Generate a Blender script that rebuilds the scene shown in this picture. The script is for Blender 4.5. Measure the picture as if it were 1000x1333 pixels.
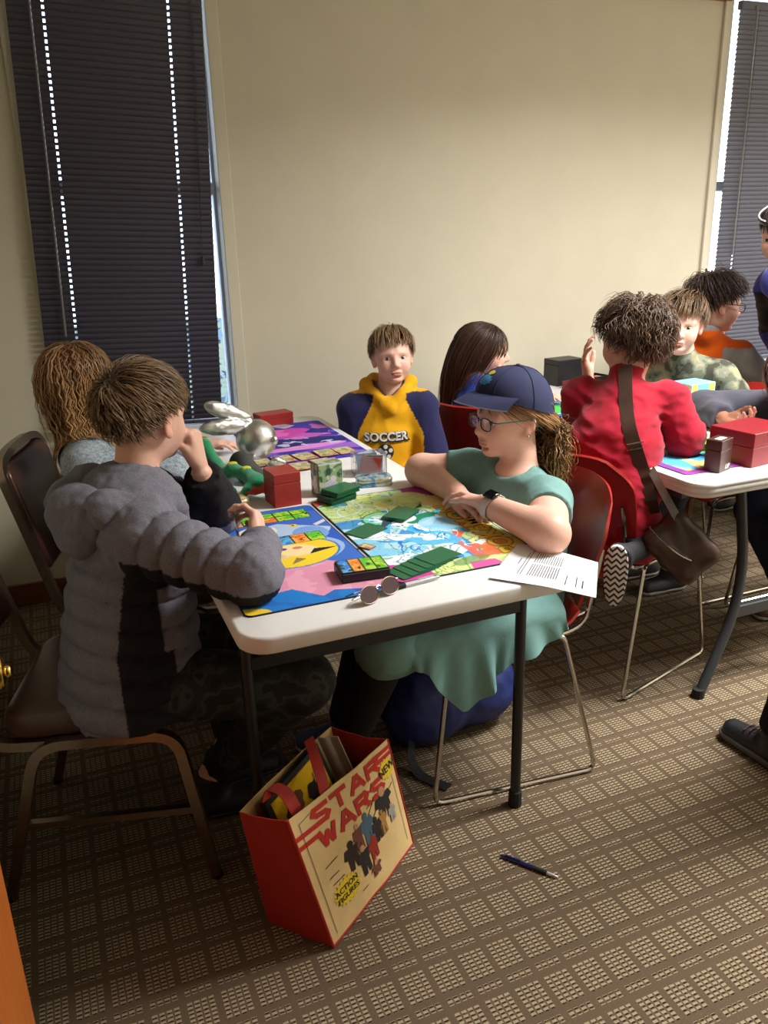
import bpy, math
import numpy as np
from mathutils import Vector, Matrix

for o in list(bpy.data.objects):
    bpy.data.objects.remove(o)
SC = bpy.context.scene
COL = SC.collection
RNG = np.random.default_rng(7)
PI = math.pi

# ------------------------------------------------------------ camera
FPX = 1060.0
PP = np.array([500.0, 666.5])
CAMH = 1.44


def _dir(p):
    v = np.array([p[0] - PP[0], p[1] - PP[1], FPX])
    return v / np.linalg.norm(v)


_down = _dir((583, 3770))
_X = _dir((3254, 223))
_X = _X - _down * (_X @ _down)
_X /= np.linalg.norm(_X)
_Y = np.cross(_down, _X)
if _Y[2] < 0:
    _Y = -_Y
RW = np.stack([_X, _Y, -_down])          # world = RW @ camera (x right, y down, z forward)
CAM0 = np.array([0, 0, CAMH])


def onz(px, py, z):
    r = RW @ np.array([px - PP[0], py - PP[1], FPX])
    return CAM0 + r * ((z - CAMH) / r[2])


def ony(px, py, y):
    r = RW @ np.array([px - PP[0], py - PP[1], FPX])
    return CAM0 + r * (y / r[1])


cam = bpy.data.cameras.new('camera')
camo = bpy.data.objects.new('camera', cam)
COL.objects.link(camo)
m = Matrix.Identity(4)
for i in range(3):
    m[i][0] = RW[i, 0]
    m[i][1] = -RW[i, 1]
    m[i][2] = -RW[i, 2]
    m[i][3] = CAM0[i]
camo.matrix_world = m
cam.sensor_fit = 'VERTICAL'
cam.sensor_height = 36
cam.lens = 36 * FPX / 1333
cam.clip_start = 0.02
SC.camera = camo

# ------------------------------------------------------------ world, exposure
SC.view_settings.view_transform = 'Standard'
SC.view_settings.look = 'None'
SC.view_settings.gamma = 1
SC.view_settings.use_curve_mapping = False
SC.view_settings.exposure = 0.58
W = bpy.data.worlds.new('sky')
SC.world = W
W.use_nodes = True
bg = W.node_tree.nodes['Background']
bg.inputs[0].default_value = (0.62, 0.76, 1.0, 1)
bg.inputs[1].default_value = 4.0

# ceiling panels of the room: (x, y, watts)
PANELS = [(2.6, 1.35, 80), (4.9, 1.35, 72)]
ROOM = dict(x0=-0.34, x1=6.2, y0=0.40, y1=3.47, z1=2.62)


def srgb(r, g=None, b=None):
    if g is None:
        r, g, b = r
    out = []
    for c in (r, g, b):
        c = c / 255.0
        out.append(c / 12.92 if c <= 0.04045 else ((c + 0.055) / 1.055) ** 2.4)
    return tuple(out)


def nrm(v):
    v = np.asarray(v, float)
    return v / (np.linalg.norm(v) + 1e-12)


V = lambda *a: np.array(a, float)

# ------------------------------------------------------------ materials
MATS = {}


def _mk(name):
    m = bpy.data.materials.new(name)
    m.use_nodes = True
    nt = m.node_tree
    return m, nt, nt.nodes['Principled BSDF']


def _mix(nt, fac, a, b, mode='MIX'):
    n = nt.nodes.new('ShaderNodeMix')
    n.data_type = 'RGBA'
    n.blend_type = mode
    for sock, val in ((n.inputs[0], fac), (n.inputs[6], a), (n.inputs[7], b)):
        if isinstance(val, (int, float)):
            sock.default_value = val
        elif isinstance(val, tuple):
            sock.default_value = val if len(val) == 4 else (*val, 1)
        else:
            nt.links.new(val, sock)
    return n.outputs[2]


def _coord(nt, scale=(1, 1, 1), kind='Object', rot=(0, 0, 0)):
    t = nt.nodes.new('ShaderNodeTexCoord')
    mp = nt.nodes.new('ShaderNodeMapping')
    mp.inputs['Scale'].default_value = scale
    mp.inputs['Rotation'].default_value = rot
    nt.links.new(t.outputs[kind], mp.inputs[0])
    return mp.outputs[0]


def _noise(nt, co, scale, detail=3, rough=.55):
    n = nt.nodes.new('ShaderNodeTexNoise')
    n.inputs['Scale'].default_value = scale
    n.inputs['Detail'].default_value = detail
    n.inputs['Roughness'].default_value = rough
    nt.links.new(co, n.inputs['Vector'])
    return n.outputs[0]


def _ramp(nt, fac, stops, interp='LINEAR'):
    r = nt.nodes.new('ShaderNodeValToRGB')
    r.color_ramp.interpolation = interp
    el = r.color_ramp.elements
    while len(el) < len(stops):
        el.new(0.5)
    for e, (p, c) in zip(el, stops):
        e.position = p
        e.color = (*c, 1) if len(c) == 3 else c
    nt.links.new(fac, r.inputs[0])
    return r.outputs[0]


def _bump(nt, bsdf, h, strength, dist):
    b = nt.nodes.new('ShaderNodeBump')
    b.inputs['Strength'].default_value = strength
    b.inputs['Distance'].default_value = dist
    nt.links.new(h, b.inputs['Height'])
    nt.links.new(b.outputs[0], bsdf.inputs['Normal'])


def mat(name, color=(.5, .5, .5), rough=.6, metal=0, attr=False, nscale=60, namp=.12, bump=0, bscale=300, spec=.5,
        sss=0, sheen=0, alpha=1, trans=0, stretch=(1, 1, 1), coat=0, emit=None):
    """plain procedural material: colour (or the mesh's own colours), fine mottling, fine relief"""
    if name in MATS:
        return MATS[name]
    m, nt, b = _mk(name)
    co = _coord(nt, stretch)
    if attr:
        a = nt.nodes.new('ShaderNodeAttribute')
        a.attribute_name = 'Col'
        base = a.outputs[0]
    else:
        base = tuple(color)
    n = _noise(nt, co, nscale)
    f = _ramp(nt, n, [(.3, (1 - namp,) * 3), (.7, (1 + 0 * namp,) * 3)])
    c = _mix(nt, 1.0, base, f, 'MULTIPLY')
    nt.links.new(c, b.inputs['Base Color'])
    b.inputs['Roughness'].default_value = rough
    b.inputs['Metallic'].default_value = metal
    b.inputs['Specular IOR Level'].default_value = spec
    if sss:
        b.inputs['Subsurface Weight'].default_value = sss
        b.inputs['Subsurface Radius'].default_value = (.012, .005, .003)
        b.inputs['Subsurface Scale'].default_value = 1
    if sheen:
        b.inputs['Sheen Weight'].default_value = sheen
        b.inputs['Sheen Roughness'].default_value = .5
    if coat:
        b.inputs['Coat Weight'].default_value = coat
    b.inputs['Alpha'].default_value = alpha
    b.inputs['Transmission Weight'].default_value = trans
    if emit:
        b.inputs['Emission Color'].default_value = (*emit[0], 1)
        b.inputs['Emission Strength'].default_value = emit[1]
    if bump:
        _bump(nt, b, _noise(nt, co, bscale, 4), bump, .002)
    MATS[name] = m
    return m


def M(name, rgb=None, rough=.6, **k):
    if name in MATS:
        return MATS[name]
    return mat(name, srgb(rgb) if rgb else (.5, .5, .5), rough, **k)


# ------------------------------------------------------------ objects
def tag(o, label=None, cat=None, group=None, kind=None):
    if label:
        o['label'] = label
    if cat:
        o['category'] = cat
    if group:
        o['group'] = group
    if kind:
        o['kind'] = kind
    return o


def empty(name, loc=(0, 0, 0), rz=0, label=None, cat=None, group=None):
    o = bpy.data.objects.new(name, None)
    COL.objects.link(o)
    o.location = tuple(loc)
    o.rotation_euler = (0, 0, rz)
    o.empty_display_size = .05
    tag(o, label, cat, group)
    return o


def meshdata(name, verts, faces, material, smooth=False, cols=None):
    me = bpy.data.meshes.new(name)
    verts = np.asarray(verts, np.float32).reshape(-1, 3)
    if isinstance(faces, np.ndarray) and faces.ndim == 2:
        n, k = faces.shape
        me.vertices.add(len(verts))
        me.vertices.foreach_set('co', verts.ravel())
        me.loops.add(n * k)
        me.loops.foreach_set('vertex_index', faces.astype(np.int32).ravel())
        me.polygons.add(n)
        me.polygons.foreach_set('loop_start', np.arange(0, n * k, k, dtype=np.int32))
        me.update(calc_edges=True)
    else:
        me.from_pydata([tuple(map(float, v)) for v in verts], [], [tuple(int(i) for i in f) for f in faces])
    if smooth:
        me.polygons.foreach_set('use_smooth', np.ones(len(me.polygons), bool))
    if cols is not None:
        ca = me.color_attributes.new('Col', 'FLOAT_COLOR', 'POINT')
        c = np.ones((len(verts), 4), np.float32)
        c[:, :3] = cols
        ca.data.foreach_set('color', c.ravel())
    if material is not None:
        me.materials.append(material)
    me.validate()
    return me


def obj(name, verts, faces, material, parent=None, smooth=False, cols=None, loc=None, sharp=None):
    me = meshdata(name, verts, faces, material, smooth, cols)
    if smooth and sharp:
        me.set_sharp_from_angle(angle=math.radians(sharp))
    o = bpy.data.objects.new(name, me)
    COL.objects.link(o)
    if parent is not None:
        o.parent = parent
    if loc is not None:
        o.location = tuple(loc)
    return o


def copy_tree(o, parent=None):
    c = o.copy()
    COL.objects.link(c)
    c.parent = parent
    for ch in list(o.children):
        copy_tree(ch, c)
    return c


class MB:
    """collects shapes for ONE mesh object"""

    def __init__(s):
        s.v = []
        s.f = []

    def add(s, v, f):
        n = len(s.v)
        s.v += [tuple(map(float, p)) for p in v]
        s.f += [tuple(int(i) + n for i in q) for q in f]
        return s

    def box(s, c, d, R=None, bev=0):
        """box of centre c, size d, bevelled edges"""
        c = np.asarray(c, float)
        h = np.asarray(d, float) / 2
        if bev <= 0:
            v = [(x, y, z) for x in (-1, 1) for y in (-1, 1) for z in (-1, 1)]
            v = np.array(v) * h
            f = [(0, 1, 3, 2), (4, 6, 7, 5), (0, 4, 5, 1), (2, 3, 7, 6), (0, 2, 6, 4), (1, 5, 7, 3)]
        else:
            bev = min(bev, *(h * .98))
            v = []
            idx = {}
            for sx in (-1, 1):
                for sy in (-1, 1):
                    for sz in (-1, 1):
                        for ax in range(3):
                            p = np.array([sx, sy, sz]) * (h - bev)
                            p[ax] += (sx, sy, sz)[ax] * bev
                            idx[(sx, sy, sz, ax)] = len(v)
                            v.append(p)
            v = np.array(v)
            f = []
            g = lambda sx, sy, sz, a: idx[(sx, sy, sz, a)]
            for q in (-1, 1):
                a = [g(q, -1, -1, 0), g(q, 1, -1, 0), g(q, 1, 1, 0), g(q, -1, 1, 0)]
                f.append(a if q > 0 else a[::-1])
                a = [g(-1, q, -1, 1), g(-1, q, 1, 1), g(1, q, 1, 1), g(1, q, -1, 1)]
                f.append(a if q > 0 else a[::-1])
                a = [g(-1, -1, q, 2), g(1, -1, q, 2), g(1, 1, q, 2), g(-1, 1, q, 2)]
                f.append(a if q > 0 else a[::-1])
            for p in (-1, 1):
                for q in (-1, 1):
                    f.append([g(p, q, -1, 0), g(p, q, -1, 1), g(p, q, 1, 1), g(p, q, 1, 0)])
                    f.append([g(p, -1, q, 0), g(p, -1, q, 2), g(p, 1, q, 2), g(p, 1, q, 0)])
                    f.append([g(-1, p, q, 1), g(-1, p, q, 2), g(1, p, q, 2), g(1, p, q, 1)])
            for sx in (-1, 1):
                for sy in (-1, 1):
                    for sz in (-1, 1):
                        f.append([g(sx, sy, sz, 0), g(sx, sy, sz, 1), g(sx, sy, sz, 2)])
            cen = v.mean(0)
            ff = []
            for q in f:
                n = np.cross(v[q[1]] - v[q[0]], v[q[2]] - v[q[0]])
                if n @ (v[list(q)].mean(0) - cen) < 0:
                    q = q[::-1]
                ff.append(q)
            f = ff
        if R is not None:
            v = v @ np.asarray(R).T
        return s.add(v + c, f)

    def tube(s, pts, r, n=8, closed=False, square=False, caps=True, rr=None, up=None):
        pts = np.asarray(pts, float)
        k = len(pts)
        if closed:
            tan = np.roll(pts, -1, 0) - np.roll(pts, 1, 0)
        else:
            tan = np.gradient(pts, axis=0)
        tan /= np.linalg.norm(tan, axis=1)[:, None] + 1e-12
        if up is None:
            up = np.array([0, 0, 1.0]) if abs(tan[0][2]) < .9 else np.array([1.0, 0, 0])
        nn = nrm(up - tan[0] * (up @ tan[0]))
        if square:
            n = 4
        v = []
        for i in range(k):
            t = tan[i]
            nn = nrm(nn - t * (nn @ t))
            bb = np.cross(t, nn)
            ri = r if rr is None else rr[i]
            for j in range(n):
                a = 2 * PI * (j + (.5 if square else 0)) / n
                q = ri * (1.414 if square else 1)
                v.append(pts[i] + q * (math.cos(a) * nn + math.sin(a) * bb))
        f = []
        for i in range(k if closed else k - 1):
            for j in range(n):
                a = i * n + j
                b = i * n + (j + 1) % n
                c = ((i + 1) % k) * n
                f.append((a, b, c + (j + 1) % n, c + j))
        if caps and not closed:
            f.append(tuple(range(n))[::-1])
            f.append(tuple((k - 1) * n + j for j in range(n)))
        return s.add(v, f)

    def slab(s, outline, z0, z1, bev=0.0, bseg=2):
        """vertical prism on an outline (counter-clockwise), rounded rims"""
        o = np.asarray(outline, float)
        n = len(o)
        e = np.roll(o, -1, 0) - np.roll(o, 1, 0)
        nor = np.stack([e[:, 1], -e[:, 0]], 1)
        nor /= np.linalg.norm(nor, axis=1)[:, None]
        rings = []
        if bev > 0:
            for i in range(bseg + 1):
                a = PI / 2 * i / bseg
                rings.append((z0 + bev * (1 - math.sin(a)), bev * (1 - math.cos(a))))
            rings = [(z, d) for z, d in rings][::1]
            low = sorted(rings)
            hi = [(z0 + z1 - z, d) for z, d in low][::-1]
            seq = low + hi
        else:
            seq = [(z0, 0), (z1, 0)]
        v = []
        for z, d in seq:
            for i in range(n):
                p = o[i] - nor[i] * d
                v.append((p[0], p[1], z))
        f = []
        for r_ in range(len(seq) - 1):
            for i in range(n):
                j = (i + 1) % n
                f.append((r_ * n + i, r_ * n + j, (r_ + 1) * n + j, (r_ + 1) * n + i))
        f.append(tuple(range(n))[::-1])
        f.append(tuple((len(seq) - 1) * n + i for i in range(n)))
        return s.add(v, f)

    def lathe(s, prof, c=(0, 0, 0), axis=(0, 0, 1), n=16):
        ax = nrm(axis)
        u = nrm(np.cross(ax, (1, 0, 0) if abs(ax[0]) < .9 else (0, 1, 0)))
        w = np.cross(ax, u)
        c = np.asarray(c, float)
        v = []
        for r, h in prof:
            for j in range(n):
                a = 2 * PI * j / n
                v.append(c + ax * h + r * (math.cos(a) * u + math.sin(a) * w))
        f = []
        for i in range(len(prof) - 1):
            for j in range(n):
                k = (j + 1) % n
                f.append((i * n + j, i * n + k, (i + 1) * n + k, (i + 1) * n + j))
        f.append(tuple(range(n))[::-1])
        f.append(tuple((len(prof) - 1) * n + j for j in range(n)))
        return s.add(v, f)

    def sheet(s, P, th):
        """grid of points P[i][j] made a thick sheet (thickness th along the grid normal)"""
        P = np.asarray(P, float)
        du = np.gradient(P, axis=0)
        dv = np.gradient(P, axis=1)
        N = np.cross(du, dv)
        N /= np.linalg.norm(N, axis=2)[..., None] + 1e-12
        A = P + N * th / 2
        B = P - N * th / 2
        a, b = P.shape[:2]
        v = list(A.reshape(-1, 3)) + list(B.reshape(-1, 3))
        o = a * b
        f = []
        for i in range(a - 1):
            for j in range(b - 1):
                q = (i * b + j, (i + 1) * b + j, (i + 1) * b + j + 1, i * b + j + 1)
                f.append(q)
                f.append(tuple(x + o for x in q[::-1]))
        rim = [(i, 0) for i in range(a)] + [(a - 1, j) for j in range(1, b)] + [(i, b - 1) for i in range(a - 2, -1, -1)] + [(0, j) for j in range(b - 2, 0, -1)]
        for k in range(len(rim)):
            p = rim[k][0] * b + rim[k][1]
            q = rim[(k + 1) % len(rim)]
            q = q[0] * b + q[1]
            f.append((q, p, p + o, q + o))
        return s.add(v, f)

    def build(s, name, material, parent=None, smooth=False, sharp=40, loc=None):
        return obj(name, np.array(s.v), s.f, material, parent, smooth, None, loc, sharp)


def rrect(x0, x1, y0, y1, r, seg=6):
    out = []
    for cx, cy, a0 in ((x1 - r, y0 + r, -90), (x1 - r, y1 - r, 0), (x0 + r, y1 - r, 90), (x0 + r, y0 + r, 180)):
        for i in range(seg + 1):
            a = math.radians(a0 + 90 * i / seg)
            out.append((cx + r * math.cos(a), cy + r * math.sin(a)))
    return out


def rpath(pts, r, seg=5):
    """polyline with rounded corners"""
    pts = [np.asarray(p, float) for p in pts]
    out = [pts[0]]
    for a, b, c in zip(pts, pts[1:], pts[2:]):
        d1, d2 = np.linalg.norm(a - b), np.linalg.norm(c - b)
        q = min(r, d1 * .49, d2 * .49)
        p0 = b + nrm(a - b) * q
        p1 = b + nrm(c - b) * q
        for i in range(seg + 1):
            t = i / seg
            out.append((1 - t) ** 2 * p0 + 2 * t * (1 - t) * b + t * t * p1)
    out.append(pts[-1])
    return np.array(out)


def rotz(a):
    c, s_ = math.cos(a), math.sin(a)
    return np.array([[c, -s_, 0], [s_, c, 0], [0, 0, 1.0]])


def text2d(s, size=1, bold=0.0, res=3):
    """letters of the built-in font as flat triangles: centred points (n,2) and faces"""
    cu = bpy.data.curves.new('lettering', 'FONT')
    cu.body = s
    cu.size = size
    cu.offset = bold
    cu.resolution_u = res
    cu.align_x = 'CENTER'
    cu.align_y = 'CENTER'
    o = bpy.data.objects.new('lettering', cu)
    COL.objects.link(o)
    dg = bpy.context.evaluated_depsgraph_get()
    me = bpy.data.meshes.new_from_object(o.evaluated_get(dg))
    v = np.array([q.co[:2] for q in me.vertices])
    f = [tuple(p.vertices) for p in me.polygons]
    bpy.data.objects.remove(o)
    bpy.data.curves.remove(cu)
    bpy.data.meshes.remove(me)
    return v, f


# ------------------------------------------------------------ numpy value noise
_H = np.random.default_rng(3).random((32, 32, 32)).astype(np.float32)


def vnoise(x, y, z):
    xi, yi, zi = np.floor(x).astype(int), np.floor(y).astype(int), np.floor(z).astype(int)
    fx, fy, fz = x - xi, y - yi, z - zi
    fx, fy, fz = (f * f * (3 - 2 * f) for f in (fx, fy, fz))
    xi, yi, zi = xi & 31, yi & 31, zi & 31
    x1, y1, z1 = (xi + 1) & 31, (yi + 1) & 31, (zi + 1) & 31
    c00 = _H[xi, yi, zi] * (1 - fx) + _H[x1, yi, zi] * fx
    c10 = _H[xi, y1, zi] * (1 - fx) + _H[x1, y1, zi] * fx
    c01 = _H[xi, yi, z1] * (1 - fx) + _H[x1, yi, z1] * fx
    c11 = _H[xi, y1, z1] * (1 - fx) + _H[x1, y1, z1] * fx
    return (c00 * (1 - fy) + c10 * fy) * (1 - fz) + (c01 * (1 - fy) + c11 * fy) * fz - .5


# ------------------------------------------------------------ smooth solids (signed distances -> mesh)
class SDF:
    def __init__(s):
        s.ops = []
        s.post = None

    def cap(s, a, b, ra, rb=None, k=.02, sub=False, flat=0, sc=None, mod=None):
        """tapered limb a->b; flat: 1 cuts the end at b, 2 both ends; sc=(axis, factor>1) widens along an axis"""
        a, b = np.asarray(a, float), np.asarray(b, float)
        rb = ra if rb is None else rb
        L = np.linalg.norm(b - a) + 1e-9
        d = (b - a) / L
        wid = sc[1] if sc else 1
        rm = max(ra, rb) * max(wid, 1) + k + .012
        lo, hi = np.minimum(a, b) - rm, np.maximum(a, b) + rm
        ax = nrm(sc[0]) if sc else None

        def fn(x, y, z):
            px, py, pz = x - a[0], y - a[1], z - a[2]
            if sc:
                q = px * ax[0] + py * ax[1] + pz * ax[2]
                w = (1 / wid - 1) * q
                px, py, pz = px + w * ax[0], py + w * ax[1], pz + w * ax[2]
            t = px * d[0] + py * d[1] + pz * d[2]
            tc = np.clip(t, 0, L)
            dist = np.sqrt((px - tc * d[0]) ** 2 + (py - tc * d[1]) ** 2 + (pz - tc * d[2]) ** 2)
            r = ra + (rb - ra) * tc / L
            if mod is not None:
                r = r + mod(tc, L)
            out = dist - r
            if flat:
                out = np.maximum(out, t - L)
                if flat == 2:
                    out = np.maximum(out, -t)
            return out
        s.ops.append((fn, lo, hi, k, sub))
        return s

    def ell(s, c, r, R=None, k=.02, sub=False, mod=None):
        """ellipsoid: rows of R are its axes"""
        c, r = np.asarray(c, float), np.asarray(r, float)
        R = np.eye(3) if R is None else np.asarray(R)
        m_ = max(r) + k + .012
        rmin = min(r)

        def fn(x, y, z):
            px, py, pz = x - c[0], y - c[1], z - c[2]
            u = [(R[i, 0] * px + R[i, 1] * py + R[i, 2] * pz) / r[i] for i in range(3)]
            q = np.sqrt(u[0] ** 2 + u[1] ** 2 + u[2] ** 2)
            g = np.sqrt((u[0] / r[0]) ** 2 + (u[1] / r[1]) ** 2 + (u[2] / r[2]) ** 2) + 1e-9
            return np.where(q < .25, (q - 1) * rmin, q * (q - 1) / g)
        s.ops.append((fn, c - m_, c + m_, k, sub))
        return s

    def plane(s, p, n, box=None, k=.004):
        """cuts away everything on the side of the normal n"""
        p, n = np.asarray(p, float), nrm(n)

        def fn(x, y, z):
            return -((x - p[0]) * n[0] + (y - p[1]) * n[1] + (z - p[2]) * n[2])
        lo, hi = (V(-9, -9, -9), V(9, 9, 9)) if box is None else box
        s.ops.append((fn, np.asarray(lo, float), np.asarray(hi, float), k, True))
        return s

    def boxcut(s, c, half, rz=0.0, k=.004):
        """presses a flat into the solid where it rests on a seat or against a table edge"""
        c, half = np.asarray(c, float), np.asarray(half, float)
        ca, sa = math.cos(rz), math.sin(rz)
        m_ = half[2] + np.hypot(half[0], half[1]) + .03

        def fn(x, y, z):
            dx, dy, dz = x - c[0], y - c[1], z - c[2]
            u, v = dx * ca + dy * sa, -dx * sa + dy * ca
            qx, qy, qz = np.abs(u) - half[0], np.abs(v) - half[1], np.abs(dz) - half[2]
            return np.maximum(np.maximum(qx, qy), qz)
        s.ops.append((fn, c - m_, c + m_, k, True))
        return s

    @staticmethod
    def _comb(d, e, k, sub):
        if sub:
            e = -e
            h = np.clip(.5 - .5 * (e - d) / k, 0, 1)
            return e * (1 - h) + d * h + k * h * (1 - h)
        h = np.clip(.5 + .5 * (e - d) / k, 0, 1)
        return e * (1 - h) + d * h - k * h * (1 - h)

    def dist(s, P):
        d = np.full(len(P), 1.0)
        for fn, lo, hi, k, sub in s.ops:
            m_ = np.all((P > lo) & (P < hi), axis=1)
            if m_.any():
                q = P[m_]
                d[m_] = s._comb(d[m_], fn(q[:, 0], q[:, 1], q[:, 2]), max(k, 1e-4), sub)
        if s.post is not None:
            m_ = np.abs(d) < .05
            if m_.any():
                d[m_] += s.post(P[m_, 0], P[m_, 1], P[m_, 2])
        return d

    def bounds(s):
        lo = np.min([o[1] for o in s.ops if not o[4]], axis=0)
        hi = np.max([o[2] for o in s.ops if not o[4]], axis=0)
        return lo, hi

    def grid(s, lo, hi, h):
        n = np.maximum(3, np.ceil((hi - lo) / h).astype(int) + 1)
        ax = [lo[i] + h * np.arange(n[i]) for i in range(3)]
        D = np.full(n, 1.0, np.float32)
        for fn, a, b, k, sub in s.ops:
            i0 = np.clip(np.floor((a - lo) / h).astype(int), 0, n)
            i1 = np.clip(np.ceil((b - lo) / h).astype(int) + 1, 0, n)
            if np.any(i1 - i0 < 1):
                continue
            sl = tuple(slice(i0[i], i1[i]) for i in range(3))
            x = ax[0][sl[0]][:, None, None]
            y = ax[1][sl[1]][None, :, None]
            z = ax[2][sl[2]][None, None, :]
            D[sl] = s._comb(D[sl], fn(x, y, z), max(k, 1e-4), sub)
        if s.post is not None:
            near = np.abs(D) < .05
            ii = np.nonzero(near)
            P = [ax[i][ii[i]] for i in range(3)]
            D[near] += s.post(*P)
        return D

    def mesh(s, h, lo=None, hi=None):
        a, b = s.bounds()
        lo = a if lo is None else np.maximum(a, lo)
        hi = b if hi is None else np.minimum(b, hi)
        F = s.grid(lo, hi, h)
        return surfnet(F, lo, h)


_CO = np.array([(i, j, k) for i in (0, 1) for j in (0, 1) for k in (0, 1)])
_ED = [(a, b) for a in range(8) for b in range(a + 1, 8) if np.abs(_CO[a] - _CO[b]).sum() == 1]


def surfnet(F, lo, h):
    I = F < 0
    n = np.array(F.shape)
    cnt = np.zeros(n - 1, np.int8)
    for c in _CO:
        cnt += I[c[0]:n[0] - 1 + c[0], c[1]:n[1] - 1 + c[1], c[2]:n[2] - 1 + c[2]]
    act = (cnt > 0) & (cnt < 8)
    idx = np.argwhere(act)
    if len(idx) == 0:
        return np.zeros((0, 3)), np.zeros((0, 4), int)
    cv = np.stack([F[idx[:, 0] + c[0], idx[:, 1] + c[1], idx[:, 2] + c[2]] for c in _CO], 1)
    acc = np.zeros((len(idx), 3))
    num = np.zeros(len(idx))
    for a, b in _ED:
        fa, fb = cv[:, a], cv[:, b]
        m_ = (fa < 0) != (fb < 0)
        t = np.where(m_, fa / np.where(m_, fa - fb, 1), 0)
        p = _CO[a] + t[:, None] * (_CO[b] - _CO[a])
        acc += p * m_[:, None]
        num += m_
    verts = lo + h * (idx + acc / num[:, None])
    vid = np.full(n - 1, -1, np.int64)
    vid[act] = np.arange(len(idx))
    quads = []
    for ax in range(3):
        o1, o2 = (ax + 1) % 3, (ax + 2) % 3
        s0 = [slice(None)] * 3
        s1 = [slice(None)] * 3
        s0[ax] = slice(0, n[ax] - 1)
        s1[ax] = slice(1, n[ax])
        for o in (o1, o2):
            s0[o] = slice(1, n[o] - 1)
            s1[o] = slice(1, n[o] - 1)
        A, B = I[tuple(s0)], I[tuple(s1)]
        e = np.argwhere(A != B)
        if len(e) == 0:
            continue
        inside = A[tuple(e.T)]
        base = e.copy()
        base[:, o1] += 1
        base[:, o2] += 1
        q = []
        for d1, d2 in ((-1, -1), (0, -1), (0, 0), (-1, 0)):
            c = base.copy()
            c[:, o1] += d1
            c[:, o2] += d2
            q.append(vid[tuple(c.T)])
        q = np.stack(q, 1)
        q[~inside] = q[~inside][:, ::-1]
        quads.append(q)
    Q = np.concatenate(quads)
    Q = Q[(Q >= 0).all(1)]
    return verts, Q
# ================================================================ the room
X0, X1, Y0, Y1, ZC = ROOM['x0'], ROOM['x1'], ROOM['y0'], ROOM['y1'], ROOM['z1']


def carpet_material():
    m, nt, b = _mk('carpet')
    t = nt.nodes.new('ShaderNodeTexCoord')
    # slight wobble so that the tufts are not ruler straight
    nz = nt.nodes.new('ShaderNodeTexNoise')
    nz.inputs['Scale'].default_value = 90
    nt.links.new(t.outputs['Object'], nz.inputs['Vector'])
    wob = nt.nodes.new('ShaderNodeVectorMath')
    wob.operation = 'MULTIPLY_ADD'
    nt.links.new(nz.outputs['Color'], wob.inputs[0])
    wob.inputs[1].default_value = (.0022, .0022, 0)
    nt.links.new(t.outputs['Object'], wob.inputs[2])
    sep = nt.nodes.new('ShaderNodeSeparateXYZ')
    nt.links.new(wob.outputs[0], sep.inputs[0])

    def mth(op, a, c=None):
        n = nt.nodes.new('ShaderNodeMath')
        n.operation = op
        for i, q in enumerate((a, c)):
            if q is None:
                continue
            if isinstance(q, (int, float)):
                n.inputs[i].default_value = q
            else:
                nt.links.new(q, n.inputs[i])
        return n.outputs[0]

    def band(v, lo, hi):
        return mth('MULTIPLY', mth('GREATER_THAN', v, lo), mth('LESS_THAN', v, hi))
    fr = lambda q, off, per: mth('FRACT', mth('DIVIDE', mth('SUBTRACT', q, off), per))
    u = mth('MULTIPLY', fr(sep.outputs[0], .8866 - .068 * 200, .068), .068)
    v = mth('MULTIPLY', fr(sep.outputs[1], .9875 - .117 * 100, .117), .117)
    du = mth('FRACT', mth('DIVIDE', u, .0142))
    inblk = mth('LESS_THAN', u, .0565)
    dv = mth('FRACT', mth('DIVIDE', v, .0098))
    rows = mth('MAXIMUM', mth('LESS_THAN', v, .0685), band(v, .0855, .1029))
    dash = mth('MULTIPLY', band(du, .12, .86), inblk)
    light = mth('MULTIPLY', mth('MULTIPLY', dash, band(dv, .38, .92)), rows)
    dark = mth('MULTIPLY', mth('MULTIPLY', band(du, .2, .75), inblk), mth('MULTIPLY', band(dv, .08, .38), rows))
    n2 = _noise(nt, t.outputs['Object'], 420, 2)
    base = _mix(nt, 1.0, srgb(100, 85, 68), _ramp(nt, n2, [(.3, (.72,) * 3), (.75, (1.1,) * 3)]), 'MULTIPLY')
    n3 = _noise(nt, t.outputs['Object'], 160, 2)
    dk = mth('MULTIPLY', dark, mth('GREATER_THAN', n3, .42))
    c1 = _mix(nt, dk, base, srgb(38, 30, 24))
    lt = _mix(nt, 1.0, srgb(158, 144, 116), _ramp(nt, n3, [(.25, (.78,) * 3), (.75, (1.1,) * 3)]), 'MULTIPLY')
    c2 = _mix(nt, light, c1, lt)
    nt.links.new(c2, b.inputs['Base Color'])
    b.inputs['Roughness'].default_value = 1
    b.inputs['Specular IOR Level'].default_value = .08
    h = mth('ADD', mth('MULTIPLY', light, 1.0), mth('MULTIPLY', n2, .6))
    _bump(nt, b, mth('SUBTRACT', h, dk), .6, .0025)
    MATS['carpet'] = m
    return m


def wall_material(name, rgb):
    m, nt, b = _mk(name)
    co = _coord(nt)
    n = _noise(nt, co, 6, 4)
    c = _mix(nt, 1.0, srgb(rgb), _ramp(nt, n, [(.3, (.95,) * 3), (.7, (1.0,) * 3)]), 'MULTIPLY')
    nt.links.new(c, b.inputs['Base Color'])
    b.inputs['Roughness'].default_value = .55
    b.inputs['Specular IOR Level'].default_value = .25
    _bump(nt, b, _noise(nt, co, 220, 4), .12, .0015)
    MATS[name] = m
    return m


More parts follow.
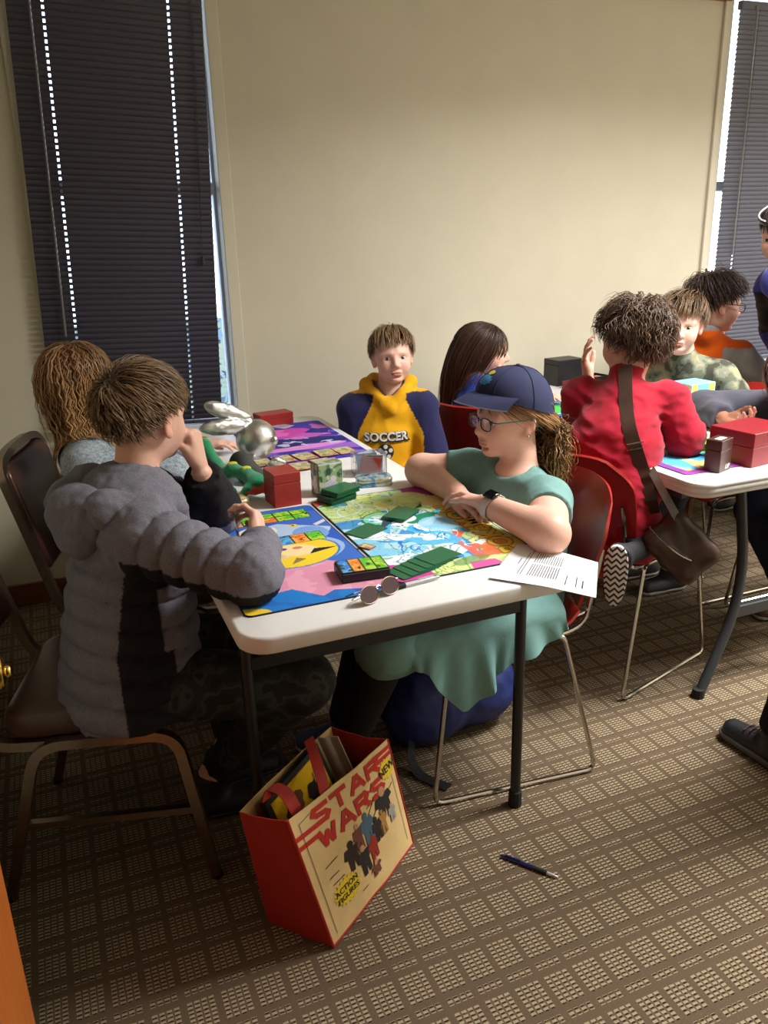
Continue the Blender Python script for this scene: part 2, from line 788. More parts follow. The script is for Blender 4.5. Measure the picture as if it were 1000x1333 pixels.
def wood_material(name, c1, c2, scale=(3, 30, 30), rough=.4):
    m, nt, b = _mk(name)
    co = _coord(nt, scale)
    n = _noise(nt, co, 3, 5, .6)
    c = _ramp(nt, n, [(.3, srgb(c1)), (.7, srgb(c2))])
    nt.links.new(c, b.inputs['Base Color'])
    b.inputs['Roughness'].default_value = rough
    _bump(nt, b, n, .1, .001)
    MATS[name] = m
    return m


CREAM = (199, 192, 171)
carpet_material()
wall_m = wall_material('painted_wall', CREAM)
trim_m = wall_material('painted_trim', (205, 199, 178))
wood_m = wood_material('oak_wood', (120, 62, 26), (158, 88, 38))
door_m = wood_material('door_wood', (176, 92, 34), (196, 110, 46), (30, 30, 2.5))
dark_wood = wood_material('base_wood', (98, 56, 28), (124, 74, 38), (2.5, 30, 30))
ceil_m = wall_material('ceiling_tile', (225, 222, 210))

WIN = [dict(a=0.068, b=0.735, z0=0.70, z1=2.56), dict(a=3.272, b=4.25, z0=0.70, z1=2.56)]

# floor
HY0 = -1.3      # the corridor behind the doorway the picture is taken from
tag(MB().box(((X0 + X1) / 2, (HY0 + Y1) / 2, -.02), (X1 - X0, Y1 - HY0, .04)).build('floor', MATS['carpet']), kind='structure')
tag(MB().box(((X0 + X1) / 2, (HY0 + Y1) / 2, ZC + .04), (X1 - X0 + .3, Y1 - HY0 + .3, .08)).build('ceiling', ceil_m), kind='structure')
TW = .14
mb = MB()
xs = [X0] + [q for w in WIN for q in (w['a'], w['b'])] + [X1]
for i in range(0, len(xs), 2):
    mb.box(((xs[i] + xs[i + 1]) / 2, Y1 + TW / 2, ZC / 2), (xs[i + 1] - xs[i], TW, ZC))
for w in WIN:
    mb.box(((w['a'] + w['b']) / 2, Y1 + TW / 2, w['z0'] / 2), (w['b'] - w['a'], TW, w['z0']))
    mb.box(((w['a'] + w['b']) / 2, Y1 + TW / 2, (w['z1'] + ZC) / 2), (w['b'] - w['a'], TW, ZC - w['z1']))
tag(mb.build('wall_back', wall_m), kind='structure')
tag(MB().box((X0 - .06, (HY0 + Y1) / 2, ZC / 2), (.12, Y1 - HY0 + .28, ZC)).build('wall_left', wall_m), kind='structure')
tag(MB().box((X1 + .06, (HY0 + Y1) / 2, ZC / 2), (.12, Y1 - HY0 + .28, ZC)).build('wall_right', wall_m), kind='structure')
DX0, DX1 = -.235, .72
mb = MB().box(((X0 + DX0) / 2, Y0 - .06, ZC / 2), (DX0 - X0, .12, ZC)).box(((X1 + DX1) / 2, Y0 - .06, ZC / 2), (X1 - DX1, .12, ZC))
mb.box(((DX0 + DX1) / 2, Y0 - .06, (2.06 + ZC) / 2), (DX1 - DX0, .12, ZC - 2.06))
tag(mb.build('wall_front', wall_m), kind='structure')
tag(MB().box(((X0 + X1) / 2, HY0 - .06, ZC / 2), (X1 - X0, .12, ZC)).build('wall_corridor', wall_m), kind='structure')
tag(MB().box(((X0 + X1) / 2, Y1 - .006, .05), (X1 - X0, .012, .1), bev=.003).build('baseboard_back', dark_wood), kind='structure')
tag(MB().box((X0 + .006, (Y0 + Y1) / 2, .05), (.012, Y1 - Y0 - .03, .1), bev=.003).build('baseboard_left', dark_wood), kind='structure')
# wooden moulding under the ceiling between the windows
mb = MB().box(((.79 + 3.25) / 2, Y1 - .012, 2.53), (3.25 - .79, .024, .17), bev=.004)
mb.box(((.79 + 3.25) / 2, Y1 - .018, 2.452), (3.25 - .79, .036, .02), bev=.004)
tag(mb.build('trim_1', wood_m), kind='structure')

# windows: casing, sash, pane, sill
glass = mat('window_glass', (1, 1, 1), .02, trans=1, namp=0, spec=.4)
sash_m = M('sash_paint', (206, 214, 224), .45, namp=.04)
for k, w in enumerate(WIN):
    a, b_, z0, z1 = w['a'], w['b'], w['z0'], w['z1']
    root = empty('window_%d' % (k + 1), ((a + b_) / 2, Y1, z0))
    tag(root, kind='structure')
    ox = -(a + b_) / 2

    def part(name, mb, mt):
        return mb.build(name, mt, root)
    cw = .05
    for nm, xc in (('casing', a - cw / 2), ('casing', b_ + cw / 2)):
        part(nm, MB().box((xc + ox, -.008, (z1 - z0) / 2 + .02), (cw, .018, z1 - z0 + .09), bev=.003), trim_m)
    part('casing', MB().box((0, -.008, z1 - z0 + .03), (b_ - a, .018, .05), bev=.003), trim_m)
    part('sill', MB().box((0, .045, -.012), (b_ - a + .1, .19, .026), bev=.005), sash_m)
    fr = MB()
    zz = z1 - z0
    for xc in (a + .006, b_ - .006):
        fr.box((xc + ox, .085, zz / 2), (.012, .05, zz))
    for zc in (.025, zz - .02, zz * .5):
        fr.box((0, .085, zc), (b_ - a - .024, .05, .045))
    part('sash', fr, sash_m)
    part('pane', MB().box((0, .09, zz / 2), (b_ - a - .02, .005, zz - .04)), glass)

# outside: lawn and a hedge seen past the blind's edge
lawn = M('lawn', (96, 108, 84), 1, nscale=9, namp=.4)
tag(MB().box((3, 12, -.45), (26, 17, .1)).build('ground_outside', lawn), kind='structure')
hed = M('frosty_leaf', (120, 140, 160), .8, nscale=30, namp=.5)
rg = np.random.default_rng(5)
n = 5200
pc = np.stack([rg.uniform(-2.2, 5.6, n), rg.uniform(5.2, 5.9, n), rg.uniform(-.4, 1.0, n)], 1)
t1 = rg.normal(size=(n, 3))
t1 /= np.linalg.norm(t1, axis=1)[:, None]
t2 = np.cross(t1, rg.normal(size=(n, 3)))
t2 /= np.linalg.norm(t2, axis=1)[:, None]
s_ = .045
vv = np.stack([pc - t1 * s_, pc + t2 * s_ * .5, pc + t1 * s_, pc - t2 * s_ * .5], 1).reshape(-1, 3)
ho = obj('hedge', vv, np.arange(4 * n).reshape(n, 4), hed)
tag(ho, 'frosty grey-green hedge outside the window beyond the blind', 'hedge', kind='stuff')

# blinds ------------------------------------------------------------
slat_m = M('blind_slat', (62, 60, 70), .42, namp=.06, nscale=20)
slat2_m = M('blind_slat_grey', (92, 93, 104), .42, namp=.06, nscale=20)
cord_m = M('blind_cord', (46, 45, 52), .8)
wand_m = M('clear_wand', (120, 118, 112), .15, spec=.8)


def slat_mesh(width, holes, mt):
    """one thin curved slat, closed position, with a cord hole at each of the given x"""
    mb = MB()
    ang = math.radians(69)
    D = .0255

    def P(x, t, off=0.0):
        c = .0022 * (1 - (2 * t - 1) ** 2)
        y = (t - .5) * D * math.cos(ang) - c * math.sin(ang) + off
        z = -(t - .5) * D * math.sin(ang) - c * math.cos(ang)
        return (x, y, z)
    hw = .0042
    xs_ = [0.0]
    for hx in holes:
        xs_ += [hx - hw, hx + hw]
    xs_.append(width)
    ts = [0, .30, .52, .74, 1]
    th = .0006
    for i in range(len(xs_) - 1):
        hole = i % 2 == 1
        for j in range(4):
            if hole and j in (1, 2):
                continue
            a, b2 = xs_[i], xs_[i + 1]
            q = [P(a, ts[j]), P(b2, ts[j]), P(b2, ts[j + 1]), P(a, ts[j + 1])]
            q2 = [P(a, ts[j], th), P(b2, ts[j], th), P(b2, ts[j + 1], th), P(a, ts[j + 1], th)]
            mb.add(q + q2, [(0, 3, 2, 1), (4, 5, 6, 7), (0, 1, 5, 4), (3, 7, 6, 2), (0, 4, 7, 3), (1, 2, 6, 5)])
    me = meshdata('slat', np.array(mb.v), mb.f, mt, False)
    return me


def blind(x0, width, ztop, zbot, tilt, holes, label, mt, wand_x, cordx, wand_len, y=Y1 - .045):
    root = empty('window_blind', (x0, y, ztop), 0, label, 'blind')
    root.rotation_euler = (0, tilt, 0)
    MB().box((width / 2, .0, -.018), (width + .004, .03, .036), bev=.003).build('headrail', mt, root)
    pitch = .0212
    n = int((ztop - zbot - .05) / pitch)
    me = slat_mesh(width, holes, mt)
    for i in range(n):
        o = bpy.data.objects.new('slat', me)
        COL.objects.link(o)
        o.parent = root
        o.location = (0, 0, -.048 - i * pitch)
    zb = -.048 - n * pitch
    MB().box((width / 2, 0, zb), (width, .022, .014), bev=.003).build('bottom_rail', mt, root)
    for hx in holes:
        MB().tube([(hx, -.0145, -.03), (hx, -.0145, zb)], .0008, 5).build('ladder_cord', cord_m, root)
    wl = MB()
    wl.tube([(wand_x, -.02, -.02), (wand_x, -.026, -.05), (wand_x + .004, -.022, -wand_len)], .0042, 6)
    wl.build('tilt_wand', wand_m, root)
    if cordx:
        c = MB()
        for dx in (-.004, .004):
            c.tube([(cordx + dx, -.016, -.02), (cordx + dx * .8, -.02, -.5), (cordx - .008, -.022, -1.13)], .0013, 5)
        c.lathe([(.002, 0), (.006, -.006), (.008, -.03), (.004, -.036)], (cordx - .008, -.022, -1.12), n=8)
        c.build('lift_cord', cord_m, root)
    return root


blind(.062, .668, 2.52, .715, math.radians(2.3), [.118, .545],
      'charcoal mini blind hanging crooked over the window beside the room corner', slat_m, .075, .625, 1.42)
blind(3.279, .94, 2.44, .735, math.radians(-.3), [.11, .5, .79],
      'slate-grey mini blind in the window behind the boy in the orange hoodie', slat2_m, .085, None, 1.15)

# the open door at the near left, swung back towards the left wall ----------
dr = empty('door_1', (-.205, .42, 0), 0)
tag(dr, kind='structure')
MB().box((0, .405, 1.015), (.036, .81, 2.03), bev=.003).build('door_leaf', door_m, dr)
brass = M('polished_brass', (226, 186, 96), .18, metal=1, namp=.03)
kb = MB().lathe([(.032, 0), (.032, .004), (.026, .009), (.012, .011), (.011, .03), (.018, .036), (.0265, .046), (.0275, .056), (.022, .066), (.010, .070), (.009, .074), (.0075, .0755)],
                (.018, .742, .862), (1, 0, 0), 20)
tag(kb.build('door_knob', brass, dr, True), 'polished brass knob')
MB().box((0, .8105, .862), (.024, .002, .056)).build('latch_plate', brass, dr)
hg = M('hinge_steel', (150, 140, 110), .35, metal=1)
for hz in (.25, 1.0, 1.78):
    MB().lathe([(.006, -.045), (.006, .045)], (.02, -.004, hz), (0, 0, 1), 8).build('hinge', hg, dr)

# ceiling panels (their own light) -----------------------------------
diff = mat('light_diffuser', (1, 1, 1), .5, emit=((1.0, .98, .95), 4.5), namp=0)
whitemetal = M('white_enamel', (232, 232, 228), .4)
for i, (x, y, wt) in enumerate(PANELS):
    t = empty('ceiling_light', (x, y, ZC), 0, ('long recessed ceiling light panel above the ridged table', 'long recessed ceiling light panel beyond the far window')[i], 'light', 'ceiling light panels')
    f = MB()
    for sx, sy, dx, dy in ((0, .3, 1.24, .04), (0, -.3, 1.24, .04), (.6, 0, .04, .56), (-.6, 0, .04, .56)):
        f.box((sx, sy, -.012), (dx, dy, .024), bev=.003)
    f.build('frame', whitemetal, t)
    MB().box((0, 0, -.006), (1.16, .56, .008)).build('diffuser', diff, t)
    L = bpy.data.lights.new('panel_light', 'AREA')
    L.shape = 'RECTANGLE'
    L.size = 1.14
    L.size_y = .54
    L.energy = wt
    L.color = (1.0, .985, .96)
    L.spread = math.radians(150)
    lo_ = bpy.data.objects.new('panel_light', L)
    COL.objects.link(lo_)
    lo_.location = (x, y, ZC - .03)
# ================================================================ furniture
T = .74
white_pl = M('table_plastic', (225, 224, 222), .42, namp=.03, nscale=40, bump=.06, bscale=500)
black_st = M('black_steel', (22, 22, 24), .38, namp=.1)
rubber = M('black_rubber', (16, 16, 17), .8)
chrome = M('chrome', (196, 192, 186), .16, metal=1, namp=.05)
steel_br = M('bronze_steel', (158, 142, 126), .30, metal=1, namp=.15)
redplast = M('red_plastic', (150, 30, 24), .32, namp=.06, nscale=30, bump=.03)
vinyl = M('brown_vinyl', (72, 42, 32), .3, namp=.15, nscale=25, bump=.1, bscale=220)
thread = M('tan_thread', (140, 108, 80), .8)


def tabletop(root, x0, x1, y0, y1, z1=T, th=.046, r=.06, grooves=False):
    mb = MB()
    if not grooves:
        mb.slab(rrect(x0, x1, y0, y1, r), z1 - th, z1, .008, 3)
    else:
        mb.slab(rrect(x0, x1, y0, y1, r), z1 - .016, z1, .005, 2)
        mb.slab(rrect(x0 + .002, x1 - .002, y0 + .002, y1 - .002, r), z1 - .031, z1 - .015, .003, 2)
        mb.slab(rrect(x0 + .005, x1 - .005, y0 + .005, y1 - .005, r), z1 - th, z1 - .03, .006, 2)
    return mb.build('tabletop', white_pl, root, True)


# table 1 (nearer): x .255-1.0, y 1.305-3.18
T1 = (.255, 1.0, 1.331, 3.18)
t1 = empty('folding_table', (0, 0, 0), 0, 'white plastic folding table covered with blue and green playmats', 'table', 'folding tables')
tabletop(t1, *T1, th=.037)
for sx in (.285, .985):
    MB().box((sx - math.copysign(.03, sx - .6), 2.24, .683), (.022, 1.66, .024)).build('side_rail', black_st, t1)
for ly in (1.535, 3.12):
    for lx in (.298, .975):
        lg = MB().tube([(lx, ly, .0), (lx, ly, .69)], .0135, 10).build('leg', black_st, t1, True)
        MB().lathe([(.017, 0), (.018, .003), (.017, .045), (.0145, .048)], (lx, ly, 0), n=12).build('foot_cap', rubber, lg)
    MB().box((.6365, ly, .585), (.664, .022, .034), bev=.003).build('cross_bar', black_st, t1)
    MB().box((.6365, ly - .012, .676), (.66, .03, .02)).build('hinge_bar', black_st, t1)
for lx in (.33, .94):
    MB().tube([(lx, 1.55, .57), (lx, 1.9, .68)], .006, 6).build('brace', black_st, t1)
    MB().tube([(lx, 3.105, .57), (lx, 2.78, .68)], .006, 6).build('brace', black_st, t1)

# table 2 (farther right)
T2 = (1.66, 2.41, 1.70, 3.40)
t2 = empty('folding_table', (0, 0, 0), 0, 'white plastic folding table with ridged rim and bent grey legs', 'table', 'folding tables')
tabletop(t2, *T2, grooves=True)
greyst = M('grey_steel', (50, 52, 56), .42, namp=.08)
for sgn, yb, y0 in ((-1, 1.745, 1.80), (1, 3.36, 3.30)):
    for lx, mx, fx in ((1.915, 1.968, 1.785), (2.155, 2.102, 2.285)):
        p = rpath([(lx, y0, .70), (mx, y0 + (yb - y0) * .35, .32), (fx, yb, .0)], .20, 10)
        lg = MB().tube(p, .0165, 10).build('leg', greyst, t2, True)
        MB().lathe([(.02, 0), (.021, .004), (.019, .03)], (fx, yb, 0), n=12).build('foot_cap', rubber, lg)
    MB().box((2.035, y0 + (yb - y0) * .5, .262), (.235, .02, .042), bev=.003).build('cross_bar', greyst, t2)
for sx in (1.70, 2.37):
    MB().box((sx, 2.55, .682), (.022, 1.5, .024)).build('side_rail', greyst, t2)

# a third table, only its near left corner in view past the wooden arm chair
T3 = (3.27, 4.0, 2.35, 3.36)
t3 = empty('folding_table', (0, 0, 0), 0, 'white plastic folding table by the far window with an orange box on it', 'table', 'folding tables')
tabletop(t3, *T3)
for lx in (3.22, 3.84):
    for ly in (2.5, 3.22):
        MB().tube([(lx, ly, 0), (lx, ly, .70)], .0135, 8).build('leg', greyst, t3, True)


# --- red shell chair (faces +x)
SEATS = {}


def red_chair(loc, rz, label, seat_z=.45, key=None):
    SEATS[key] = (V(loc[0], loc[1], .385), V(.2, .213, .058), rz)
    root = empty('shell_chair', (loc[0], loc[1], 0), rz, label, 'chair', 'red shell chairs')
    n = 13
    # seat: slightly dished sheet with a rolled front
    P = np.zeros((n, n, 3))
    for i in range(n):
        for j in range(n):
            u, v = i / (n - 1) * 2 - 1, j / (n - 1) * 2 - 1
            rx = math.sqrt(max(0, 1 - .14 * v * v * v * v))
            ry = math.sqrt(max(0, 1 - .16 * u ** 4))
            z = seat_z - .012 * (1 - u * u) * (1 - v * v) - (.035 * max(0, u - .55) ** 2 / .2) + .035 * max(0, -u - .6) ** 2 / .16
            P[i, j] = (.2 * u * rx, .215 * v * ry, z)
    MB().sheet(P, .008).build('seat', redplast, root, True)
    # backrest: curved sheet with rounded corners
    P = np.zeros((15, 15, 3))
    for i in range(15):
        for j in range(15):
            w, v = i / 14, j / 14 * 2 - 1
            hw = .225 * (1 - .20 * max(0, w * 2 - 1.35) ** 2 / .4 - .10 * (1 - w) ** 2)
            top = 1 - .10 * v ** 6
            z = seat_z + .05 + .30 * w * top
            x = -.205 - .075 * w - .035 * (1 - abs(v)) ** 1 * .6 + .028 * v * v - .02 * max(0, w - .75) ** 2 / .06
            P[i, j] = (x, hw * v, z)
    MB().sheet(P[::-1], .009).build('backrest', redplast, root, True)
    for s in (-1, 1):
        p = rpath([(-.245, s * .19, seat_z + .2), (-.205, s * .195, seat_z + .0), (-.15, s * .2, seat_z - .022), (.155, s * .2, seat_z - .022), (.2, s * .2, seat_z - .03)], .03, 4)
        fr = MB().tube(p, .0068, 8).build('side_rail', chrome, root, True)
        p = rpath([(.12, s * .2, seat_z - .022), (.185, s * .205, seat_z - .024), (.24, s * .235, .008), (-.24, s * .235, .008), (-.135, s * .21, seat_z - .024), (-.1, s * .2, seat_z - .022)], .032, 5)
        sl = MB().tube(p, .0068, 8).build('sled_leg', chrome, root, True)
        for gx in (.2, -.2):
            MB().box((gx, s * .235, .004), (.02, .012, .008), bev=.002).build('glide', rubber, sl)
    for gx in (-.1, .13):
        MB().tube([(gx, -.2, seat_z - .024), (gx, .2, seat_z - .024)], .006, 6).build('cross_tube', chrome, root, True)
    return root


def chair_from_feet(front, rear, side, fx=.24, sy=.235):
    """origin and turn of a chair from the two floor corners of one side (side -1: its right)"""
    f, r = np.array(front), np.array(rear)
    a = math.atan2(f[1] - r[1], f[0] - r[0])
    mid = (f + r) / 2
    c, s_ = math.cos(a), math.sin(a)
    off = np.array([-s_, c]) * (-side * sy)
    return (mid + off), a


cE, aE = chair_from_feet((.777, 1.616), (1.255, 1.567), 1)
red_chair(cE, aE, 'red shell chair on chrome sled legs under the girl in the teal dress', key='E')
cF, aF = chair_from_feet((2.006, 1.961), (1.538, 1.819), -1)
red_chair(cF, aF, 'red shell chair under the kneeling child in the red shirt', key='F')
red_chair((1.070, 2.872), math.radians(205), 'red shell chair under the boy in the yellow soccer hoodie', key='C')
red_chair((1.726, 2.925), math.radians(25), 'red shell chair under the girl with long straight dark hair', key='D')
red_chair((2.50, 2.50), math.radians(180), 'red shell chair under the boy in the camouflage shirt', key='G')
red_chair((2.585, 1.975), math.radians(180), 'red shell chair under the child in the dark grey jacket with ringlets', key='J')


# --- brown vinyl chair (faces +x)
def brown_chair(loc, rz, label, key=None):
    SEATS[key] = (V(loc[0], loc[1], .400), V(.205, .203, .066), rz)
    root = empty('banquet_chair', (loc[0], loc[1], 0), rz, label, 'chair', 'brown padded chairs')
    mb = MB().slab(rrect(-.21, .2, -.205, .205, .06, 6), .405, .472, .024, 4)
    seat = mb.build('seat', vinyl, root, True)
    MB().tube([(x, y, .4675) for x, y in rrect(-.192, .182, -.187, .187, .05, 6)], .0016, 5, closed=True).build('seam', thread, seat)
    for s in (-1, 1):
        p = rpath([(-.25, s * .218, .0), (-.135, s * .218, .405), (.165, s * .218, .405), (.22, s * .218, .0)], .06, 6)
        lf = MB().tube(p, .0115, 4, square=True, up=V(0, 1, 0)).build('leg_frame', steel_br, root, True, )
        MB().tube([(-.194, s * .218, .2), (.194, s * .218, .2)], .0085, 4, square=True, up=V(0, 1, 0)).build('stretcher', steel_br, root)
        for gx in (-.25, .22):
            MB().lathe([(.014, 0), (.014, .012)], (gx, s * .218, 0), n=8).build('glide', rubber, lf)
        p = rpath([(-.02, s * .2, .395), (-.245, s * .2, .40), (-.36, s * .195, .86), (-.362, s * .1, .885), (-.362, 0, .887)], .07, 7)
        MB().tube(p, .0115, 4, square=True, up=V(0, 1, 0)).build('back_frame', steel_br, root, True)
    P = np.zeros((11, 11, 3))
    mb = MB()
    ol = rrect(-.185, .185, -.165, .165, .045, 5)
    tmp = MB().slab(ol, -.022, .022, .016, 4)
    v = np.array(tmp.v)
    ang = math.atan2(.115, .46)
    up_ = V(-math.sin(ang), 0, math.cos(ang))
    nf = V(math.cos(ang), 0, math.sin(ang))
    c = V(-.318, 0, .70)
    w = c + v[:, [1]] * up_ + v[:, [0]] * V(0, 1, 0) + v[:, [2]] * nf
    w[:, 0] -= .03 * (1 - (v[:, 0] / .185) ** 2)
    mb.add(w, [f[::-1] for f in tmp.f])
    mb.build('backrest', vinyl, root, True)
    return root


aA = math.atan2(1.607 - 1.728, .198 + .249)
fA = rotz(aA) @ V(.22, -.218, 0)
brown_chair((.198 - fA[0], 1.607 - fA[1]), aA, 'brown vinyl steel-framed chair under the boy in the puffer jacket', key='A')
brown_chair((.235, 2.48), math.radians(-16), 'brown vinyl steel-framed chair under the girl with wavy light hair', key='B')

# --- wooden arm chair of the boy in orange
armw = wood_material('walnut_wood', (84, 46, 26), (116, 68, 40), (4, 30, 30), .3)
orange_fab = M('rust_upholstery', (128, 52, 30), .85, nscale=120, bump=.2)
SEATS['H'] = (V(2.88, 3.06, .395), V(.23, .22, .069), math.radians(6))
ac = empty('arm_chair', (2.88, 3.06, 0), math.radians(6), 'dark wooden arm chair with rust upholstery under the boy in the orange hoodie', 'chair')
MB().slab(rrect(-.23, .23, -.22, .22, .05), .40, .47, .02, 3).build('seat', orange_fab, ac, True)
for s in (-1, 1):
    MB().tube(rpath([(.2, s * .26, 0), (.2, s * .26, .63), (.1, s * .265, .655), (-.2, s * .262, .64)], .09, 7), .019, 8).build('arm', armw, ac, True)
    MB().tube([(-.25, s * .24, 0), (-.22, s * .245, .45), (-.27, s * .24, .86)], .018, 8).build('leg', armw, ac, True)
    MB().box((0, s * .235, .385), (.44, .025, .05), bev=.004).build('side_rail', armw, ac)
MB().box((-.255, 0, .70), (.035, .44, .26), R=np.array([[math.cos(.12), 0, -math.sin(.12)], [0, 1, 0], [math.sin(.12), 0, math.cos(.12)]]), bev=.015).build('backrest', orange_fab, ac, True)
MB().tube([(-.275, -.25, .85), (-.285, 0, .87), (-.275, .25, .85)], .018, 8).build('top_rail', armw, ac, True)
MB().box((.2, 0, .385), (.03, .46, .05), bev=.004).build('front_rail', armw, ac)
# ================================================================ things on the tables and floor
TZ = T


class Paint:
    """flat print for a mat or card: a raster that becomes the colours of a fine grid of points"""

    def __init__(s, w, h, nx, base):
        s.w, s.h = w, h
        s.nx, s.ny = nx, max(2, int(round(nx * h / w)))
        s.x, s.y = np.meshgrid(np.linspace(0, w, s.nx), np.linspace(0, h, s.ny), indexing='ij')
        s.c = np.zeros((s.nx, s.ny, 3)) + srgb(base)

    def put(s, m_, col, a=1.0):
        s.c[m_] = s.c[m_] * (1 - a) + np.array(srgb(col)) * a
        return s

    def ell(s, cx, cy, rx, ry, col, rot=0, a=1.0, ring=0):
        c_, s2 = math.cos(rot), math.sin(rot)
        dx, dy = s.x - cx, s.y - cy
        q = ((dx * c_ + dy * s2) / rx) ** 2 + ((-dx * s2 + dy * c_) / ry) ** 2
        return s.put((q < 1) & (q > ring), col, a)

    def poly(s, pts, col, a=1.0):
        pts = np.array(pts)
        inside = np.zeros(s.x.shape, bool)
        j = len(pts) - 1
        for i in range(len(pts)):
            xi, yi = pts[i]
            xj, yj = pts[j]
            hit = ((yi > s.y) != (yj > s.y)) & (s.x < (xj - xi) * (s.y - yi) / (yj - yi + 1e-12) + xi)
            inside ^= hit
            j = i
        return s.put(inside, col, a)

    def rect(s, x0, x1, y0, y1, col, a=1.0):
        return s.put((s.x >= x0) & (s.x <= x1) & (s.y >= y0) & (s.y <= y1), col, a)

    def noise(s, sc, lo, hi, col, a=1.0, seed=0, region=None, stretch=1, warp=0):
        x, y = s.x * sc, s.y * sc * stretch
        if warp:
            x = x + warp * vnoise(s.x * sc * .5 + 7, s.y * sc * .5, s.x * 0 + seed)
            y = y + warp * vnoise(s.x * sc * .5, s.y * sc * .5 + 3, s.x * 0 + seed)
        v = vnoise(x + seed * 3.7, y + seed * 1.3, s.x * 0 + seed) + .5 * vnoise(2 * x, 2 * y, s.x * 0 + seed + 5)
        m_ = (v > lo) & (v < hi)
        if region is not None:
            m_ &= region
        return s.put(m_, col, a)

    def star(s, cx, cy, r, col, n=5, inner=.5, rot=0):
        pts = []
        for i in range(2 * n):
            a = rot + PI * i / n
            q = r if i % 2 == 0 else r * inner
            pts.append((cx + q * math.cos(a), cy + q * math.sin(a)))
        return s.poly(pts, col)


def cloth_mesh(paint, name, P00, ux, uy, th, material, parent=None, rc=0.0):
    """printed sheet: grid on top, plain underside. P00 corner, ux, uy unit vectors"""
    nx, ny = paint.nx, paint.ny
    n_ = nrm(np.cross(ux, uy))
    x, y = paint.x, paint.y
    if rc:
        w, h = paint.w, paint.h
        cx = np.clip(x, rc, w - rc)
        cy = np.clip(y, rc, h - rc)
        dx, dy = x - cx, y - cy
        d = np.sqrt(dx * dx + dy * dy)
        mx = np.maximum(np.abs(dx), np.abs(dy))
        f = np.where(d > 1e-9, mx / np.maximum(d, 1e-9), 1)
        x, y = cx + dx * f, cy + dy * f
    top = P00 + x[..., None] * ux + y[..., None] * uy + n_ * th
    v = top.reshape(-1, 3)
    i, j = np.meshgrid(np.arange(nx - 1), np.arange(ny - 1), indexing='ij')
    a = (i * ny + j).ravel()
    q = np.stack([a, a + ny, a + ny + 1, a + 1], 1)
    rim = np.concatenate([np.arange(nx) * ny, (nx - 1) * ny + np.arange(1, ny), np.arange(nx - 2, -1, -1) * ny + ny - 1, np.arange(ny - 2, 0, -1)])
    low = v[rim] - n_ * th
    b0 = len(v)
    v = np.concatenate([v, low])
    k = np.arange(len(rim))
    k2 = (k + 1) % len(rim)
    q = np.concatenate([q, np.stack([rim[k2], rim[k], b0 + k, b0 + k2], 1)])
    cols = np.concatenate([paint.c.reshape(-1, 3), np.full((len(rim), 3), .012)])
    return obj(name, v, q, material, parent, False, cols)


mat_print = mat('printed_cloth', attr=True, rough=.75, namp=.08, nscale=900, spec=.3)
card_print = mat('glossy_print', attr=True, rough=.28, namp=.03, nscale=400, spec=.5)
UX, UY = V(1, 0, 0), V(0, 1, 0)

# ---- playmat of the boy: blue night, pink hills, a yellow moon, card boxes (x 0..w to the table middle)
wA, hA = .325, .615
p = Paint(wA, hA, 172, (44, 92, 190))
p.noise(9, .0, 9, (70, 120, 205), .5, 2)
p.poly([(0, 0), (.26, 0), (.20, .06), (.10, .16), (0, .2)], (34, 110, 196))
p.noise(16, .08, 9, (24, 130, 214), .7, 9, p.y < .14)
# pink hills
p.poly([(.0, .30), (.05, .33), (.12, .28), (.20, .25), (.325, .13), (.325, .02), (.26, .03), (.2, .05), (.17, .03), (.12, .09), (.06, .08), (.03, .14), (0, .16)], (222, 148, 176))
p.noise(40, .12, 9, (236, 172, 190), .6, 4, (p.y < .3) & (p.y > .02) & (p.c[..., 0] > .5))
p.ell(.105, .185, .020, .026, (120, 90, 190)); p.ell(.105, .185, .012, .016, (40, 34, 70)); p.ell(.105, .185, .006, .008, (150, 130, 210))
# pale cloud and lilac
p.ell(.16, .30, .15, .10, (150, 180, 224)); p.ell(.08, .40, .06, .045, (150, 134, 214)); p.ell(.22, .43, .10, .07, (176, 198, 226))
p.ell(.14, .46, .05, .04, (232, 226, 214)); p.ell(.26, .40, .045, .05, (120, 160, 222)); p.poly([(.2, .5), (.325, .42), (.325, .56), (.25, .58)], (62, 104, 200))
# yellow moon with a cream cloud
p.ell(.185, .285, .112, .088, (52, 120, 200), .2); p.ell(.185, .285, .106, .083, (238, 206, 46), .2)
p.ell(.15, .30, .062, .040, (230, 208, 152), .5); p.ell(.195, .30, .05, .036, (238, 218, 166), -.3); p.ell(.12, .275, .04, .028, (222, 198, 140))
p.poly([(.215, .265), (.29, .285), (.235, .295)], (30, 28, 30)); p.poly([(.16, .22), (.2, .24), (.18, .255)], (140, 120, 80))
p.ell(.2, .315, .012, .008, (220, 120, 90)); p.ell(.165, .318, .010, .008, (110, 60, 96))
p.ell(.235, .47, .012, .010, (230, 200, 40)); p.ell(.235, .47, .004, .004, (20, 20, 20))
# card boxes: orange, blue and green patches in black frames


